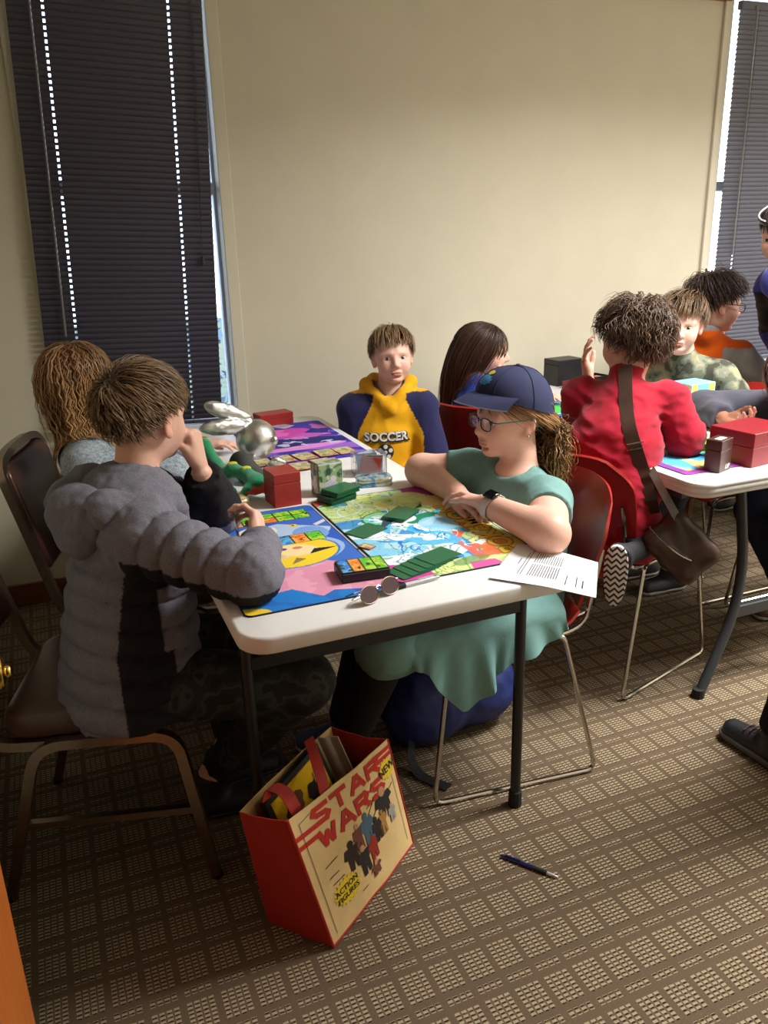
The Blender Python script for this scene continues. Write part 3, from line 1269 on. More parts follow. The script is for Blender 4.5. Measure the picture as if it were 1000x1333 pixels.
def cardboxes(q, x0, y0, x1, y1, seq, rows=1):
    q.rect(x0, x1, y0, y1, (18, 20, 26))
    n_ = len(seq)
    for r_ in range(rows):
        for i, c in enumerate(seq):
            a, b = x0 + (x1 - x0) * i / n_ + .002, x0 + (x1 - x0) * (i + 1) / n_ - .002
            c0, c1 = y0 + (y1 - y0) * r_ / rows + .002, y0 + (y1 - y0) * (r_ + 1) / rows - .002
            pal = {'o': ((236, 128, 44), (238, 168, 70)), 'g': ((96, 190, 44), (176, 216, 60)), 'b': ((44, 130, 214), (96, 176, 230))}[c if r_ % 2 == 0 or c != 'o' else 'g']
            m_ = (q.x > a) & (q.x < b) & (q.y > c0) & (q.y < c1)
            q.put(m_, pal[0])
            q.noise(70, -.02, 9, pal[1], 1, 11 + i + 5 * r_, m_)
            q.noise(60, .16, .2, (24, 34, 20), 1, 21 + i + 5 * r_, m_)
            q.noise(60, .33, 9, (24, 60, 30), 1, 31 + i + 5 * r_, m_)


cardboxes(p, .03, .515, .30, .59, 'bogogg', 2)
cardboxes(p, .165, .345, .285, .405, 'bog')
p.poly([(.29, .445), (.325, .47), (.325, .486), (.285, .46)], (210, 212, 216))
p.ell(0, 0, .055, .035, (238, 206, 46))
p.put((p.x < .003) | (p.x > wA - .003) | (p.y < .003) | (p.y > hA - .003), (20, 26, 60))
o = cloth_mesh(p, 'playmat', V(.284, 1.428, TZ), UX, UY, .003, mat_print, None, .018)
tag(o, 'blue playmat with a yellow moon, pink hills and boxed card slots', 'playmat', 'playmats')

# ---- playmat of the girl: white and turquoise swirls in yellow-green scribbles, yellow lettering along one side
wB, hB = .365, .615
p = Paint(wB, hB, 185, (172, 212, 226))
p.noise(14, .02, 9, (120, 196, 232), .8, 3, warp=2)
p.noise(22, .10, 9, (40, 130, 204), .9, 5, warp=3)
p.noise(12, .12, 9, (238, 244, 246), .9, 8, warp=2)
p.noise(34, .05, .11, (40, 110, 120), .8, 81, warp=3)
p.noise(40, .2, .27, (96, 170, 110), .8, 82, warp=3)
yl = (p.y > .42) | (p.x > .25) | (p.y < .07)
p.noise(10, -.35, 9, (214, 226, 110), .75, 14, yl, warp=2)
p.noise(30, .0, .07, (120, 176, 60), 1, 15, yl, warp=3)
p.noise(30, .16, .2, (60, 120, 70), 1, 16, yl, warp=3)
p.noise(26, .22, 9, (240, 236, 130), .9, 17, yl, warp=3)
p.noise(28, .30, 9, (52, 140, 190), .9, 18, yl & (p.y > .3), warp=3)
p.noise(20, .32, 9, (230, 96, 60), .9, 19, (p.x > .22) & (p.y < .3), warp=2)
blue = (p.y > .12) & (p.y < .42) & (p.x > .08) & (p.x < .29)
p.noise(26, -.02, .05, (30, 120, 200), 1, 23, blue, warp=3)
p.noise(26, .2, .26, (250, 252, 252), 1, 24, blue, warp=3)
p.noise(20, .24, 9, (60, 176, 226), .9, 25, blue, warp=3)
# two interlocking turquoise rings and a leaf
p.ell(.13, .40, .062, .05, (34, 120, 96), .3, 1, .80); p.ell(.125, .40, .05, .04, (110, 206, 170), .3, 1, .5)
p.ell(.22, .36, .055, .022, (30, 130, 96), .5); p.ell(.24, .30, .05, .055, (150, 206, 240), 0, .8); p.ell(.18, .375, .03, .03, (240, 248, 246))
p.ell(.165, .40, .012, .008, (214, 70, 110)); p.poly([(.08, .31), (.15, .37), (.12, .38)], (50, 70, 84)); p.poly([(.23, .43), (.27, .47), (.26, .44)], (50, 70, 60))
for q, (a, b) in enumerate(((.05, .52), (.16, .54), (.10, .47))):
    p.ell(a, b, .07, .06, (216, 236, 246), .4 + q, 1, .9)
p.poly([(0, .0), (.09, 0), (.09, .06), (.05, .09), (0, .11)], (196, 70, 150)); p.poly([(.18, 0), (.26, 0), (.25, .035), (.19, .04)], (230, 90, 160))
p.poly([(.27, .615), (.365, .615), (.365, .50), (.34, .49), (.31, .54), (.26, .57)], (180, 60, 150)); p.ell(.33, .47, .06, .045, (240, 220, 150), .4)
p.poly([(0, .56), (.06, .615), (0, .615)], (214, 90, 70)); p.ell(.26, .53, .05, .05, (226, 234, 150), .5, .8)
p.ell(.30, .12, .05, .02, (238, 120, 60), .4, .8); p.ell(.20, .05, .05, .02, (90, 130, 90), .2, .7)
p.put((p.x < .002) | (p.x > wB - .002) | (p.y < .002) | (p.y > hB - .002), (24, 60, 60))
o = cloth_mesh(p, 'playmat', V(.617, 1.447, TZ), UX, UY, .003, mat_print, None, .018)
tag(o, 'playmat with turquoise swirls, yellow-green scribbles and yellow lettering along one side', 'playmat', 'playmats')
# lettering along the girl's side of the mat, read from her seat
yel_ink = M('yellow_ink', (240, 206, 60), .7)
org_ink = M('orange_ink', (196, 128, 40), .7)
for bold, mt, dz, nm in ((.006, org_ink, .0034, 'lettering_outline'), (.0015, yel_ink, .0037, 'lettering')):
    v, f = text2d('POKéMON', .078, bold)
    w = np.stack([.935 - v[:, 1], 1.685 + v[:, 0], np.full(len(v), TZ + dz)], 1)
    obj(nm, w, f, mt, o)

# ---- far playmat: violet and magenta
wC, hC = .355, .585
p = Paint(wC, hC, 140, (70, 58, 176))
p.noise(8, .0, 9, (46, 44, 150), .8, 3)
p.noise(10, .1, 9, (120, 84, 210), .8, 6, stretch=2)
p.poly([(0, .2), (.355, .1), (.355, .18), (.1, .27)], (150, 100, 205)); p.ell(.16, .42, .12, .07, (206, 66, 168), .3); p.ell(.25, .36, .10, .04, (190, 90, 190), .5)
p.ell(.14, .27, .09, .06, (32, 36, 104), .2); p.ell(.26, .27, .10, .05, (34, 38, 110), -.2); p.ell(.18, .19, .16, .028, (220, 140, 214), .1)
p.noise(30, .2, 9, (206, 200, 236), .9, 9, (p.y > .2) & (p.y < .34)); p.ell(.20, .33, .03, .02, (206, 120, 200)); p.ell(.06, .40, .05, .04, (226, 170, 140))
p.ell(.12, .53, .05, .025, (196, 190, 214), .3); p.poly([(.24, .40), (.32, .36), (.355, .44), (.30, .47)], (40, 40, 128))
p.noise(18, .18, 9, (230, 120, 200), .7, 19, p.y > .34)
oC = cloth_mesh(p, 'playmat', V(.612, 2.475, TZ), UX, UY, .003, mat_print, None, .018)
tag(oC, 'violet and magenta playmat in front of the boy in the soccer hoodie', 'playmat', 'playmats')

# cards -------------------------------------------------------------
CW, CH = .066, .091
green = M('green_card_sleeve', (22, 96, 62), .35, namp=.04)
green_hi = M('lime_card_sleeve', (110, 190, 50), .35, namp=.04)
edge_w = M('card_edge', (214, 210, 200), .6)


def card(name, c, rz, mt, label, group, z=None, th=.0012, tilt=0):
    mb = MB().slab(rrect(-CW / 2, CW / 2, -CH / 2, CH / 2, .003, 3), 0, th)
    o = mb.build(name, mt)
    o.location = (c[0], c[1], (TZ + .003) if z is None else z)
    o.rotation_euler = (tilt, 0, rz)
    tag(o, label, 'card', group)
    return o


MATZ = TZ + .0042
card('sleeved_card', (.672, 1.775), math.radians(-62), green, 'single green-backed card lying on the swirl mat beside the rings', 'green sleeved cards', MATZ, .0016)
for k in range(7):
    card('sleeved_card', (.792 + .0006 * k, 1.842 - .0005 * k), math.radians(-52 + k * .3), green,
         'green-backed card in the small squared pile on the swirl mat', 'green cards in small pile', MATZ + k * .0013)
for k in range(5):
    card('sleeved_card', (.668 + .021 * k, 1.500 + .009 * k), math.radians(-74 + 1.0 * k), green,
         'green-backed card in the fanned row near the table end', 'green cards in fanned row', MATZ + k * .0014)
sc_ = onz(440, 657, TZ)
for k in range(20):
    j = RNG.normal(0, .0012, 2)
    dx = .010 * (k > 11) + .002 * (k > 15)
    card('sleeved_card', (.690 + j[0] + dx, 2.045 + j[1] - dx * .4), math.radians(-68 + RNG.normal(0, 1.2) + (4 if k > 11 else 0)), green,
         'green-backed card in the tall deck beside the picture deck box', 'green cards in tall deck', TZ + .0042 + k * .00175, .0016)


def printed_card(c, rz, z, art, label, group, wh=(CW, CH), rc=.003):
    p = Paint(wh[0], wh[1], 34, (214, 200, 150))
    art(p)
    ux = V(math.cos(rz), math.sin(rz), 0)
    uy = V(-math.sin(rz), math.cos(rz), 0)
    c = V(c[0], c[1], z)
    o = cloth_mesh(p, 'trading_card', c - ux * wh[0] / 2 - uy * wh[1] / 2, ux, uy, .0014, card_print)
    tag(o, label, 'card', group)
    return o


def art_gold(seed):
    def f(p):
        p.rect(.003, p.w - .003, .003, p.h - .003, (206, 190, 130))
        p.rect(.007, p.w - .007, p.h * .5, p.h - .012, (150, 156, 110))
        p.noise(60, .05, 9, (220, 208, 160), .9, seed, (p.y > p.h * .5))
        p.noise(80, .05, 9, (120, 110, 70), .8, seed + 3, (p.y < p.h * .45))
        p.put((p.x < .003) | (p.x > p.w - .003) | (p.y < .003) | (p.y > p.h - .003), (170, 40, 46))
    return f


k = 0
for row, yy in enumerate((2.525, 2.42)):
    for col, xx in enumerate((.60, .675, .75, .825, .895)):
        if row == 1 and col > 2:
            continue
        printed_card((xx + (0, .03)[row], yy + .006 * col), math.radians(2 + 3 * (k % 3)), TZ + .0046 + .0016 * (k % 2), art_gold(k),
                     'red-bordered gold trading card in the rows at the edge of the violet mat', 'gold cards on violet mat')
        k += 1
printed_card((.633, 1.672), math.radians(-60), TZ + .0046, art_gold(40), 'small cream token card lying between the two near mats', None, (.036, .026))
printed_card((.80, 3.02), math.radians(35), TZ + .0046, lambda p: (p.rect(0, 1, 0, 1, (196, 196, 208)), p.noise(50, .05, 9, (150, 160, 190), .8, 3)), 'pale silver trading card at the far end of the violet mat', None)

# deck boxes -----------------------------------------------------------
redbox = M('red_leatherette', (158, 38, 26), .42, namp=.1, bump=.12, bscale=700)
redbox2 = M('wine_leatherette', (128, 22, 30), .42, namp=.1, bump=.12, bscale=700)
blackbox = M('black_leatherette', (30, 30, 32), .45, namp=.1, bump=.1, bscale=700)
brownbox = M('brown_deckbox', (66, 34, 28), .35, namp=.08)


def deckbox(name, c, rz, d, mt, label, group='deck boxes', lid=.3, z=T):
    root = empty(name, (c[0], c[1], z), rz, label, 'box', group)
    h = d[2]
    MB().box((0, 0, h * (1 - lid) / 2), (d[0] - .0006, d[1] - .0006, h * (1 - lid)), bev=.0012).build('box_body', mt, root)
    MB().box((0, 0, h * (1 - lid / 2) + .0006), (d[0], d[1], h * lid), bev=.0016).build('lid', mt, root)
    return root


deckbox('deck_box', (.553, 2.105), math.radians(4), (.078, .088, .094), redbox, 'bright red deck box standing beside the green plush toy')
deckbox('deck_box', (.79, 3.075), math.radians(8), (.14, .075, .05), redbox, 'low red deck box lying at the far end of the nearer table', lid=.35)
# open-topped black tray with boxed-slot card on it, beside the sunglasses
bt = empty('card_tray', (.565, 1.527, T + .0035), math.radians(-6), 'black card box with a colourful slot card on top beside the sunglasses', 'box')
MB().box((0, 0, .011), (.108, .076, .022), bev=.003).build('box_body', blackbox, bt)
p = Paint(.104, .072, 60, (18, 20, 26))
cardboxes(p, 0, 0, .104, .072, 'bogg')
q = cloth_mesh(p, 'top_card', V(-.052, -.036, .0222), UX, UY, .0012, card_print, bt)

# picture deck box (forest print)
pb = empty('deck_box', (.69, 2.125, T), math.radians(6), 'deck box printed with a pale shape in a green forest', 'box', 'deck boxes')


def forest(p):
    p.rect(0, 1, 0, 1, (96, 128, 96))
    p.noise(45, .0, 9, (150, 176, 130), .9, 3)
    p.noise(60, .12, 9, (44, 78, 60), .9, 6)
    p.noise(50, .2, 9, (196, 206, 180), .9, 8)
    p.ell(p.w * .52, p.h * .34, p.w * .26, p.h * .16, (206, 200, 216)); p.ell(p.w * .62, p.h * .52, p.w * .13, p.h * .10, (220, 214, 226))
    p.rect(0, 1, 0, p.h * .1, (120, 140, 150))


bw, bd, bh = .078, .05, .096
MB().box((0, 0, bh / 2), (bw, bd, bh), bev=.003).build('box_body', M('grey_print_card', (150, 160, 140), .35, nscale=60, namp=.3), pb)
p = Paint(bw - .006, bh - .006, 44, (90, 120, 90)); forest(p)
cloth_mesh(p, 'front_print', V(-bw / 2 + .003, -bd / 2, .003), V(1, 0, 0), V(0, 0, 1), .0006, card_print, pb)
p = Paint(bd - .006, bh - .006, 34, (80, 90, 80)); forest(p)
cloth_mesh(p, 'side_print', V(-bw / 2, bd / 2 - .003, .003), V(0, -1, 0), V(0, 0, 1), .0006, card_print, pb)
p = Paint(bw - .006, bd - .006, 40, (170, 176, 150)); p.noise(70, .05, 9, (96, 110, 80), .9, 5)
cloth_mesh(p, 'lid_print', V(-bw / 2 + .003, -bd / 2 + .003, bh), V(1, 0, 0), V(0, 1, 0), .0006, card_print, pb)

# clear box with cards and its tin
clear = mat('clear_plastic', (.96, .97, 1), .06, trans=.92, namp=0, spec=.5)
cb = empty('clear_card_box', (.872, 2.262, T), math.radians(-8), 'clear plastic box of mixed cards behind the flat printed tin', 'box')
bw, bd, bh, w_ = .095, .07, .068, .002
sh = MB()
for c, d in (((0, -bd / 2, bh / 2), (bw, w_, bh)), ((0, bd / 2, bh / 2), (bw, w_, bh)), ((-bw / 2, 0, bh / 2), (w_, bd, bh)), ((bw / 2, 0, bh / 2), (w_, bd, bh)), ((0, 0, w_ / 2), (bw, bd, w_))):
    sh.box(c, d)
sh.build('box_body', clear, cb)
for k, (cc, rx) in enumerate((((190, 60, 40), .25), ((60, 64, 66), .1), ((120, 150, 180), -.1), ((200, 190, 110), .3), ((80, 110, 150), .15), ((206, 206, 210), -.2))):
    mb = MB().box((0, 0, .03), (.062, .0014, .054 + .004 * (k % 3)), R=rotz(.1 * (k - 2)))
    o = mb.build('card', M('card_colour_%d' % k, cc, .35, nscale=70, namp=.35), cb, loc=((k % 2) * .012 - .006, -.026 + .0098 * k, .004))
    o.rotation_euler = (rx * .6, rx * .5, 0)
tn = empty('printed_tin', (.842, 2.147, T), math.radians(-12), 'flat rounded tin with a blue and white print on the nearer table', 'tin', 'tins')
tinm, nt, b = _mk('tin_print')
co = _coord(nt)
nn = _noise(nt, co, 38, 3)
nt.links.new(_ramp(nt, nn, [(.3, srgb(40, 70, 90)), (.45, srgb(90, 150, 180)), (.55, srgb(190, 200, 190)), (.68, srgb(170, 160, 90))]), b.inputs['Base Color'])
b.inputs['Roughness'].default_value = .25
b.inputs['Metallic'].default_value = .4
MB().slab(rrect(-.052, .052, -.033, .033, .018), 0, .013, .004, 3).build('tin_base', tinm, tn, True)
MB().slab(rrect(-.053, .053, -.034, .034, .018), .0125, .026, .005, 3).build('lid', tinm, tn, True)
tn2 = empty('printed_tin', (.400, 2.115, T), math.radians(12), 'yellow and violet rounded tin beside the sleeve of the boy in the puffer jacket', 'tin', 'tins')
tm2, nt, b = _mk('tin_print_yellow')
co = _coord(nt)
nn = _noise(nt, co, 22, 3)
nt.links.new(_ramp(nt, nn, [(.34, srgb(120, 80, 160)), (.44, srgb(186, 150, 60)), (.56, srgb(206, 170, 84)), (.66, srgb(220, 220, 214)), (.72, srgb(190, 70, 50))]), b.inputs['Base Color'])
b.inputs['Roughness'].default_value = .22
b.inputs['Metallic'].default_value = .35
MB().slab(rrect(-.055, .055, -.036, .036, .02), 0, .016, .004, 3).build('tin_base', tm2, tn2, True)
MB().slab(rrect(-.056, .056, -.037, .037, .02), .0155, .03, .008, 4).build('lid', tm2, tn2, True)

# a blue and white ball-like egg by the tin
eg = MB().lathe([(.001, 0), (.018, .004), (.03, .02), (.034, .038), (.029, .06), (.016, .076), (.002, .082)], (.352, 2.21, T), n=18)
egm, nt, b = _mk('two_tone_plush')
co = _coord(nt)
sp = nt.nodes.new('ShaderNodeSeparateXYZ'); nt.links.new(co, sp.inputs[0])
mr = nt.nodes.new('ShaderNodeMapRange'); mr.inputs[1].default_value = T; mr.inputs[2].default_value = T + .08
nt.links.new(sp.outputs[2], mr.inputs[0])
nt.links.new(_ramp(nt, mr.outputs[0], [(.0, srgb(222, 214, 196)), (.5, srgb(110, 170, 206))], 'CONSTANT'), b.inputs['Base Color'])
b.inputs['Roughness'].default_value = .8
tag(eg.build('toy_egg', egm, None, True), 'small blue and cream egg-shaped toy beside the yellow tin', 'toy')

# sunglasses + pen + paper --------------------------------------------
gold = M('gold_wire', (206, 186, 168), .25, metal=1)
tint = mat('smoked_lens', srgb(66, 40, 48), .12, namp=0, spec=.3)
black_pl = M('black_plastic', (18, 18, 20), .3)
sg = empty('sunglasses', (.560, 1.395, T), math.radians(24), 'gold wire sunglasses with dark brown lenses lying at the table end', 'sunglasses')
tl = math.radians(30)
LT = lambda x, z, y=0.0: (x, y + z * math.sin(tl), .002 + z * math.cos(tl))
for s in (-1, 1):
    ring = [LT(s * .030 + .024 * math.cos(a), .0185 + .018 * math.sin(a)) for a in np.linspace(0, 2 * PI, 25)[:-1]]
    ln = MB().tube(ring, .0011, 6, closed=True).build('lens_rim', gold, sg, True)
    vs = [LT(s * .030, .0185)] + ring
    mb = MB().add(vs, [(0, i + 1, (i + 1) % 24 + 1) for i in range(24)])
    mb.add([(x, y + .0008, z - .0008) for x, y, z in vs], [(0, (i + 1) % 24 + 1, i + 1) for i in range(24)])
    mb.build('lens', tint, ln)
    arm = rpath([LT(s * .053, .026), LT(s * .060, .026), (s * .060, .035 + .006 * (s > 0), .006), (-s * .02, .050 + .010 * s, .004), (-s * .045, .052 + .010 * s, .003)], .012, 4)
    a_ = MB().tube(arm, .0011, 5).build('temple', gold, sg, True)
    MB().tube(arm[-3:], .0024, 6).build('temple_tip', black_pl, a_, True)
MB().tube([LT(-.007, .026), LT(0, .029), LT(.007, .026)], .0011, 5).build('bridge', gold, sg, True)

def pen(loc, rz, z, label, body, clear_=False, L=.148):
    root = empty('ballpoint_pen', (loc[0], loc[1], z), rz, label, 'pen', 'ballpoint pens')
    silver = M('pen_silver', (206, 206, 208), .25, metal=.8)
    MB().lathe([(.0042, -.06), (.0052, -.055), (.0052, .0), (.0055, .012)], (0, 0, .0055), (1, 0, 0), 12).build('barrel', body, root, True)
    MB().lathe([(.0055, .012), (.0058, .016), (.0058, .042), (.0052, .046)], (0, 0, .0055), (1, 0, 0), 12).build('grip', rubber, root, True)
    MB().lathe([(.0052, .046), (.0045, .058), (.0022, .07), (.0012, .074)], (0, 0, .0055), (1, 0, 0), 12).build('tip', silver, root, True)
    MB().lathe([(.003, -.072), (.0033, -.07), (.0033, -.06)], (0, 0, .0055), (1, 0, 0), 10).build('button', body, root, True)
    MB().box((-.04, 0, .0122), (.04, .0045, .0016), bev=.0005).build('clip', body, root)
    return root


pen((.886, 1.326), math.atan2(1.265 - 1.387, .931 - .841), 0, 'navy ballpoint pen with a silver tip lying on the carpet', M('navy_pen', (22, 34, 92), .25))
pen((.635, 1.43), math.radians(186), T, 'clear ballpoint pen with a black grip beside the sunglasses', mat('clear_pen', (.85, .87, .9), .1, trans=.7, namp=0))

paper_m = M('white_paper', (236, 236, 238), .7, namp=.02)
A_, B_, C_, D_ = V(.800, 1.388, T + .0015), V(.962, 1.535, T + .0015), onz(779, 728, T + .004), onz(776, 781, T - .008)
N_ = 14


def papPt(u, v):
    p_ = (A_ * (1 - u) + B_ * u) * (1 - v) + (D_ * (1 - u) + C_ * u) * v
    ov = max(0, p_[0] - .995)
    return V(p_[0], p_[1], max(p_[2], T + .0015) - (.25 * ov ** 1.2 if p_[1] > 1.3 else 0) - .1 * max(0, 1.3 - p_[1]) + .003)


Pg = np.array([[papPt(i / N_, j / N_) for j in range(N_ + 1)] for i in range(N_ + 1)])
pp = MB().sheet(Pg, .0006).build('printed_sheet', paper_m, None, True)
tag(pp, 'white printed sheet hanging over the corner of the nearer table', 'paper')
ink = M('print_ink', (70, 70, 76), .8)
mb = MB()


def textline(u0, u1, v, hgt):
    u = u0
    rr = np.random.default_rng(int(v * 1000))
    while u < u1:
        du = rr.uniform(.006, .022)
        q = [papPt(u, v), papPt(min(u + du, u1), v), papPt(min(u + du, u1), v + hgt), papPt(u, v + hgt)]
        mb.add([a + V(0, 0, .0008) for a in q], [(0, 1, 2, 3)])
        u += du + .006


for v in (.80, .70):
    textline(.12, .36, v, .010)
textline(.12, .3, .86, .014)
for i in range(12):
    v = .60 - i * .026
    textline(.2, .52, v, .010)
    textline(.56, .82, v, .010)
textline(.2, .9, .245, .010); textline(.2, .8, .215, .010); textline(.45, .62, .16, .012)
for (u0, v0, u1, v1) in ((.17, .27, .17, .63), (.86, .27, .86, .63)):
    mb.add([papPt(u0, v0) + V(0, 0, .0008), papPt(u0 + .004, v0) + V(0, 0, .0008), papPt(u1 + .004, v1) + V(0, 0, .0008), papPt(u1, v1) + V(0, 0, .0008)], [(0, 1, 2, 3)])
mb.build('print_lines', ink, pp)

# soft toys -------------------------------------------------------------
plush = M('green_plush', (30, 142, 92), .95, nscale=240, namp=.25, bump=.5, bscale=500, sheen=.4)
plush_y = M('yellow_plush', (206, 200, 60), .95, nscale=240, namp=.2, bump=.4, bscale=500)
plush_r = M('coral_plush', (206, 84, 70), .95, nscale=240, namp=.2, bump=.4, bscale=500)
ty = empty('plush_toy', (.455, 2.26, T), 0, 'green plush toy with a coral open mouth lying by the red deck box', 'toy')
S_ = SDF()
b0 = V(.455, 2.26, T)
chain = [V(-.03, .25, .03), V(-.05, .20, .10), V(-.055, .14, .115), V(-.035, .09, .065), V(-.02, .06, .045), V(0, .02, .062), V(.03, -.02, .055), V(.05, -.06, .04)]
for a, c in zip(chain, chain[1:]):
    S_.cap(a, c, .019, .018, .014)
S_.cap(V(-.02, .06, .045), V(-.04, .0, .03), .020, .018, .014).cap(V(-.04, .0, .03), V(-.035, -.03, .02), .018, .016, .012)
S_.cap(V(-.04, .01, .02), V(-.02, -.04, .016), .016, .014, .01)
S_.ell(V(.045, -.06, .044), V(.027, .03, .02), None, .02)
S_.cap(V(.03, -.065, .035), V(-.005, -.10, .018), .016, .010, .010)
S_.cap(V(.055, -.07, .04), V(.070, -.118, .018), .017, .010, .010)
v, f = S_.mesh(.0045)
obj('plush_body', v, f, plush, ty, True)
mb = MB().add([(.012, -.078, .040), (.052, -.085, .052), (.064, -.122, .026), (.034, -.100, .014), (.004, -.108, .024)], [(0, 3, 1), (1, 3, 2), (0, 4, 3), (0, 1, 3), (1, 2, 3), (3, 4, 0)])
mb.build('mouth', plush_r, ty)
for k, q in enumerate(((-.052, .17, .128), (-.02, .06, .063), (.03, -.02, .073), (.0, .02, .080))):
    S_ = SDF().ell(q, V(.016, .010, .007), None, .01)
    v, f = S_.mesh(.003)
    obj('spike', v, f, plush_y, ty, True)

silver = M('silver_lame', (214, 214, 212), .33, metal=1, namp=.08, nscale=30, bump=.35, bscale=26)
st = empty('silver_toy', (.575, 2.47, T), 0, 'shiny silver stuffed ball toy with two long pointed ears', 'toy')
S_ = SDF().ell((0, 0, .098), (.064, .064, .064), None, .01)
S_.post = lambda x, y, z: .0016 * vnoise(x * 60, y * 60, z * 60) + .0012 * np.abs(np.sin(np.arctan2(y, x) * 3)) * 0
v, f = S_.mesh(.004)
bl = obj('ball_body', v, f, silver, st, True)
MB().tube([(.0645 * math.cos(a) * .72, -.0645 * math.cos(a) * .72 * .5 - .03 * 0, .098 + .064 * math.sin(a)) for a in np.linspace(-1.2, 2.2, 24)], .0011, 5).build('seam', M('silver_seam', (120, 118, 114), .5), bl)
for a, c in ((V(-.02, -.01, .148), V(-.175, -.05, .162)), (V(-.01, .01, .160), V(-.15, -.02, .225))):
    d = c - a
    S_ = SDF()
    Lr = np.linalg.norm(d)
    R_ = np.stack([nrm(d), nrm(np.cross(d, (0, 0, 1))), nrm(np.cross(np.cross(d, (0, 0, 1)), d))])
    S_.ell((a + c) / 2, (Lr / 2 + .008, .02, .026), R_, .005)
    S_.post = lambda x, y, z: .0035 * vnoise(x * 70, y * 110, z * 110)
    v, f = S_.mesh(.0035)
    obj('ear', v, f, silver, st, True)
for q in ((.035, -.045, .018), (.06, .0, .02), (-.03, -.04, .017)):
    S_ = SDF().cap(q, (q[0] * 1.35, q[1] * 1.35, .012), .017, .012, .01)
    S_.post = lambda x, y, z: .002 * vnoise(x * 90, y * 90, z * 90)
    v, f = S_.mesh(.003)
    obj('foot', v, f, silver, st, True)
S_ = SDF().ell((.045, -.05, .10), (.012, .012, .016), None, .01)
v, f = S_.mesh(.003)
obj('tail_knot', v, f, silver, st, True)
# dark bag lump behind the plush
S_ = SDF().ell((.0, 0, .044), (.038, .058, .044), None, .02).ell((.022, -.04, .026), (.034, .038, .026), None, .02)
S_.post = lambda x, y, z: .006 * vnoise(x * 30, y * 30, z * 50)
v, f = S_.mesh(.005)
o = obj('drawstring_pouch', v, f, M('grey_pouch_cloth', (62, 62, 60), .85, nscale=200, bump=.2), None, True, loc=(.502, 2.368, T + .002))
tag(o, 'crumpled dark grey pouch between the green plush and the silver toy', 'pouch')

# ---------------------------------------------------------------- second table's things
deckbox('deck_box', (2.01, 1.865), math.radians(8), (.20, .16, .105), redbox2, 'large wine-red card box near the end of the ridged table', lid=.42)
ub = deckbox('deck_box', (1.822, 1.808), math.radians(20), (.072, .05, .098), brownbox, 'dark brown deck box with a small white logo on the ridged table', lid=.32)
wink = M('white_ink', (222, 220, 216), .6)
v, f = text2d('U/P', .019, .0006)
v[:, 0] += v[:, 1] * .15
obj('logo', np.stack([v[:, 0] + .012, np.full(len(v), -.0256), v[:, 1] + .014], 1), f, wink, ub)
MB().box((-.004, -.004, .0985), (.04, .02, .002)).build('card_slot', wink, ub)
p = Paint(.36, .6, 100, (120, 190, 214))
p.noise(12, .0, 9, (60, 150, 206), .8, 3, warp=2); p.noise(14, .08, 9, (210, 222, 90), .9, 5, warp=2); p.noise(16, .15, 9, (110, 190, 80), .9, 7, warp=2); p.noise(18, .28, 9, (236, 160, 90), .9, 9, warp=2)
p.rect(0, .03, 0, .6, (120, 60, 140)); p.rect(0, .36, 0, .03, (150, 60, 150))
o = cloth_mesh(p, 'playmat', V(1.70, 1.80, T), nrm(V(1, .02, 0)), nrm(V(-.02, 1, 0)), .003, mat_print, None, .018)
tag(o, 'yellow, green and blue playmat under the arms of the child in the red shirt', 'playmat', 'playmats')
p = Paint(.36, .6, 100, (60, 90, 190))
p.rect(0, .36, 0, .15, (226, 196, 60)); p.noise(20, .1, 9, (240, 226, 150), .8, 3, p.y < .12, warp=2); p.rect(0, .36, .13, .16, (226, 230, 232)); p.rect(0, .36, .16, .19, (70, 140, 224))
p.ell(.16, .36, .16, .13, (150, 220, 226)); p.ell(.16, .36, .145, .115, (70, 120, 190)); p.ell(.17, .34, .13, .09, (80, 190, 90)); p.noise(12, .1, 9, (120, 90, 170), .8, 8, p.y > .42)
p.rect(0, .36, .54, .6, (110, 70, 150))
o = cloth_mesh(p, 'playmat', V(1.70, 2.46, T), UX, UY, .003, mat_print, None, .018)
tag(o, 'blue playmat with a green disc in front of the girl with long dark hair', 'playmat', 'playmats')
for k in range(14):
    card('sleeved_card', (1.985 + RNG.normal(0, .001), 2.0 + RNG.normal(0, .001)), math.radians(-50 + RNG.normal(0, 2)), green_hi,
         'lime-backed card in the deck behind the brown deck box', 'lime cards in deck', T + .004 + k * .0017)
card('sleeved_card', (1.925, 2.10), math.radians(-60), green_hi, 'single lime-backed card lying by the hand of the child in red', 'lime cards', T + .0044)
printed_card((2.02, 2.10), math.radians(-30), T + .0044, art_gold(77), 'face-up trading card lying behind the lime deck', None)
deckbox('card_carton', (2.27, 3.27), math.radians(4), (.15, .11, .12), blackbox, 'tall black card box against the wall on the ridged table', lid=.2)
tb = empty('open_tray', (2.40, 3.2, T), math.radians(10), 'low open black tray beside the tall black card box', 'tray')
for c, d in (((0, 0, .002), (.1, .09, .004)), ((-.049, 0, .02), (.003, .09, .04)), ((.049, 0, .02), (.003, .09, .04)), ((0, .044, .02), (.1, .003, .04)), ((0, -.044, .02), (.1, .003, .04))):
    MB().box(c, d).build('tray_side', blackbox, tb)
MB().slab(rrect(-.03, .03, -.03, .02, .01), .004, .036, .01, 3).build('coral_deck', M('coral_card', (170, 90, 74), .5), tb, True)
deckbox('deck_box', (2.24, 3.12), math.radians(5), (.085, .1, .035), redbox2, 'low wine-red card box in front of the tall black one', lid=.5)
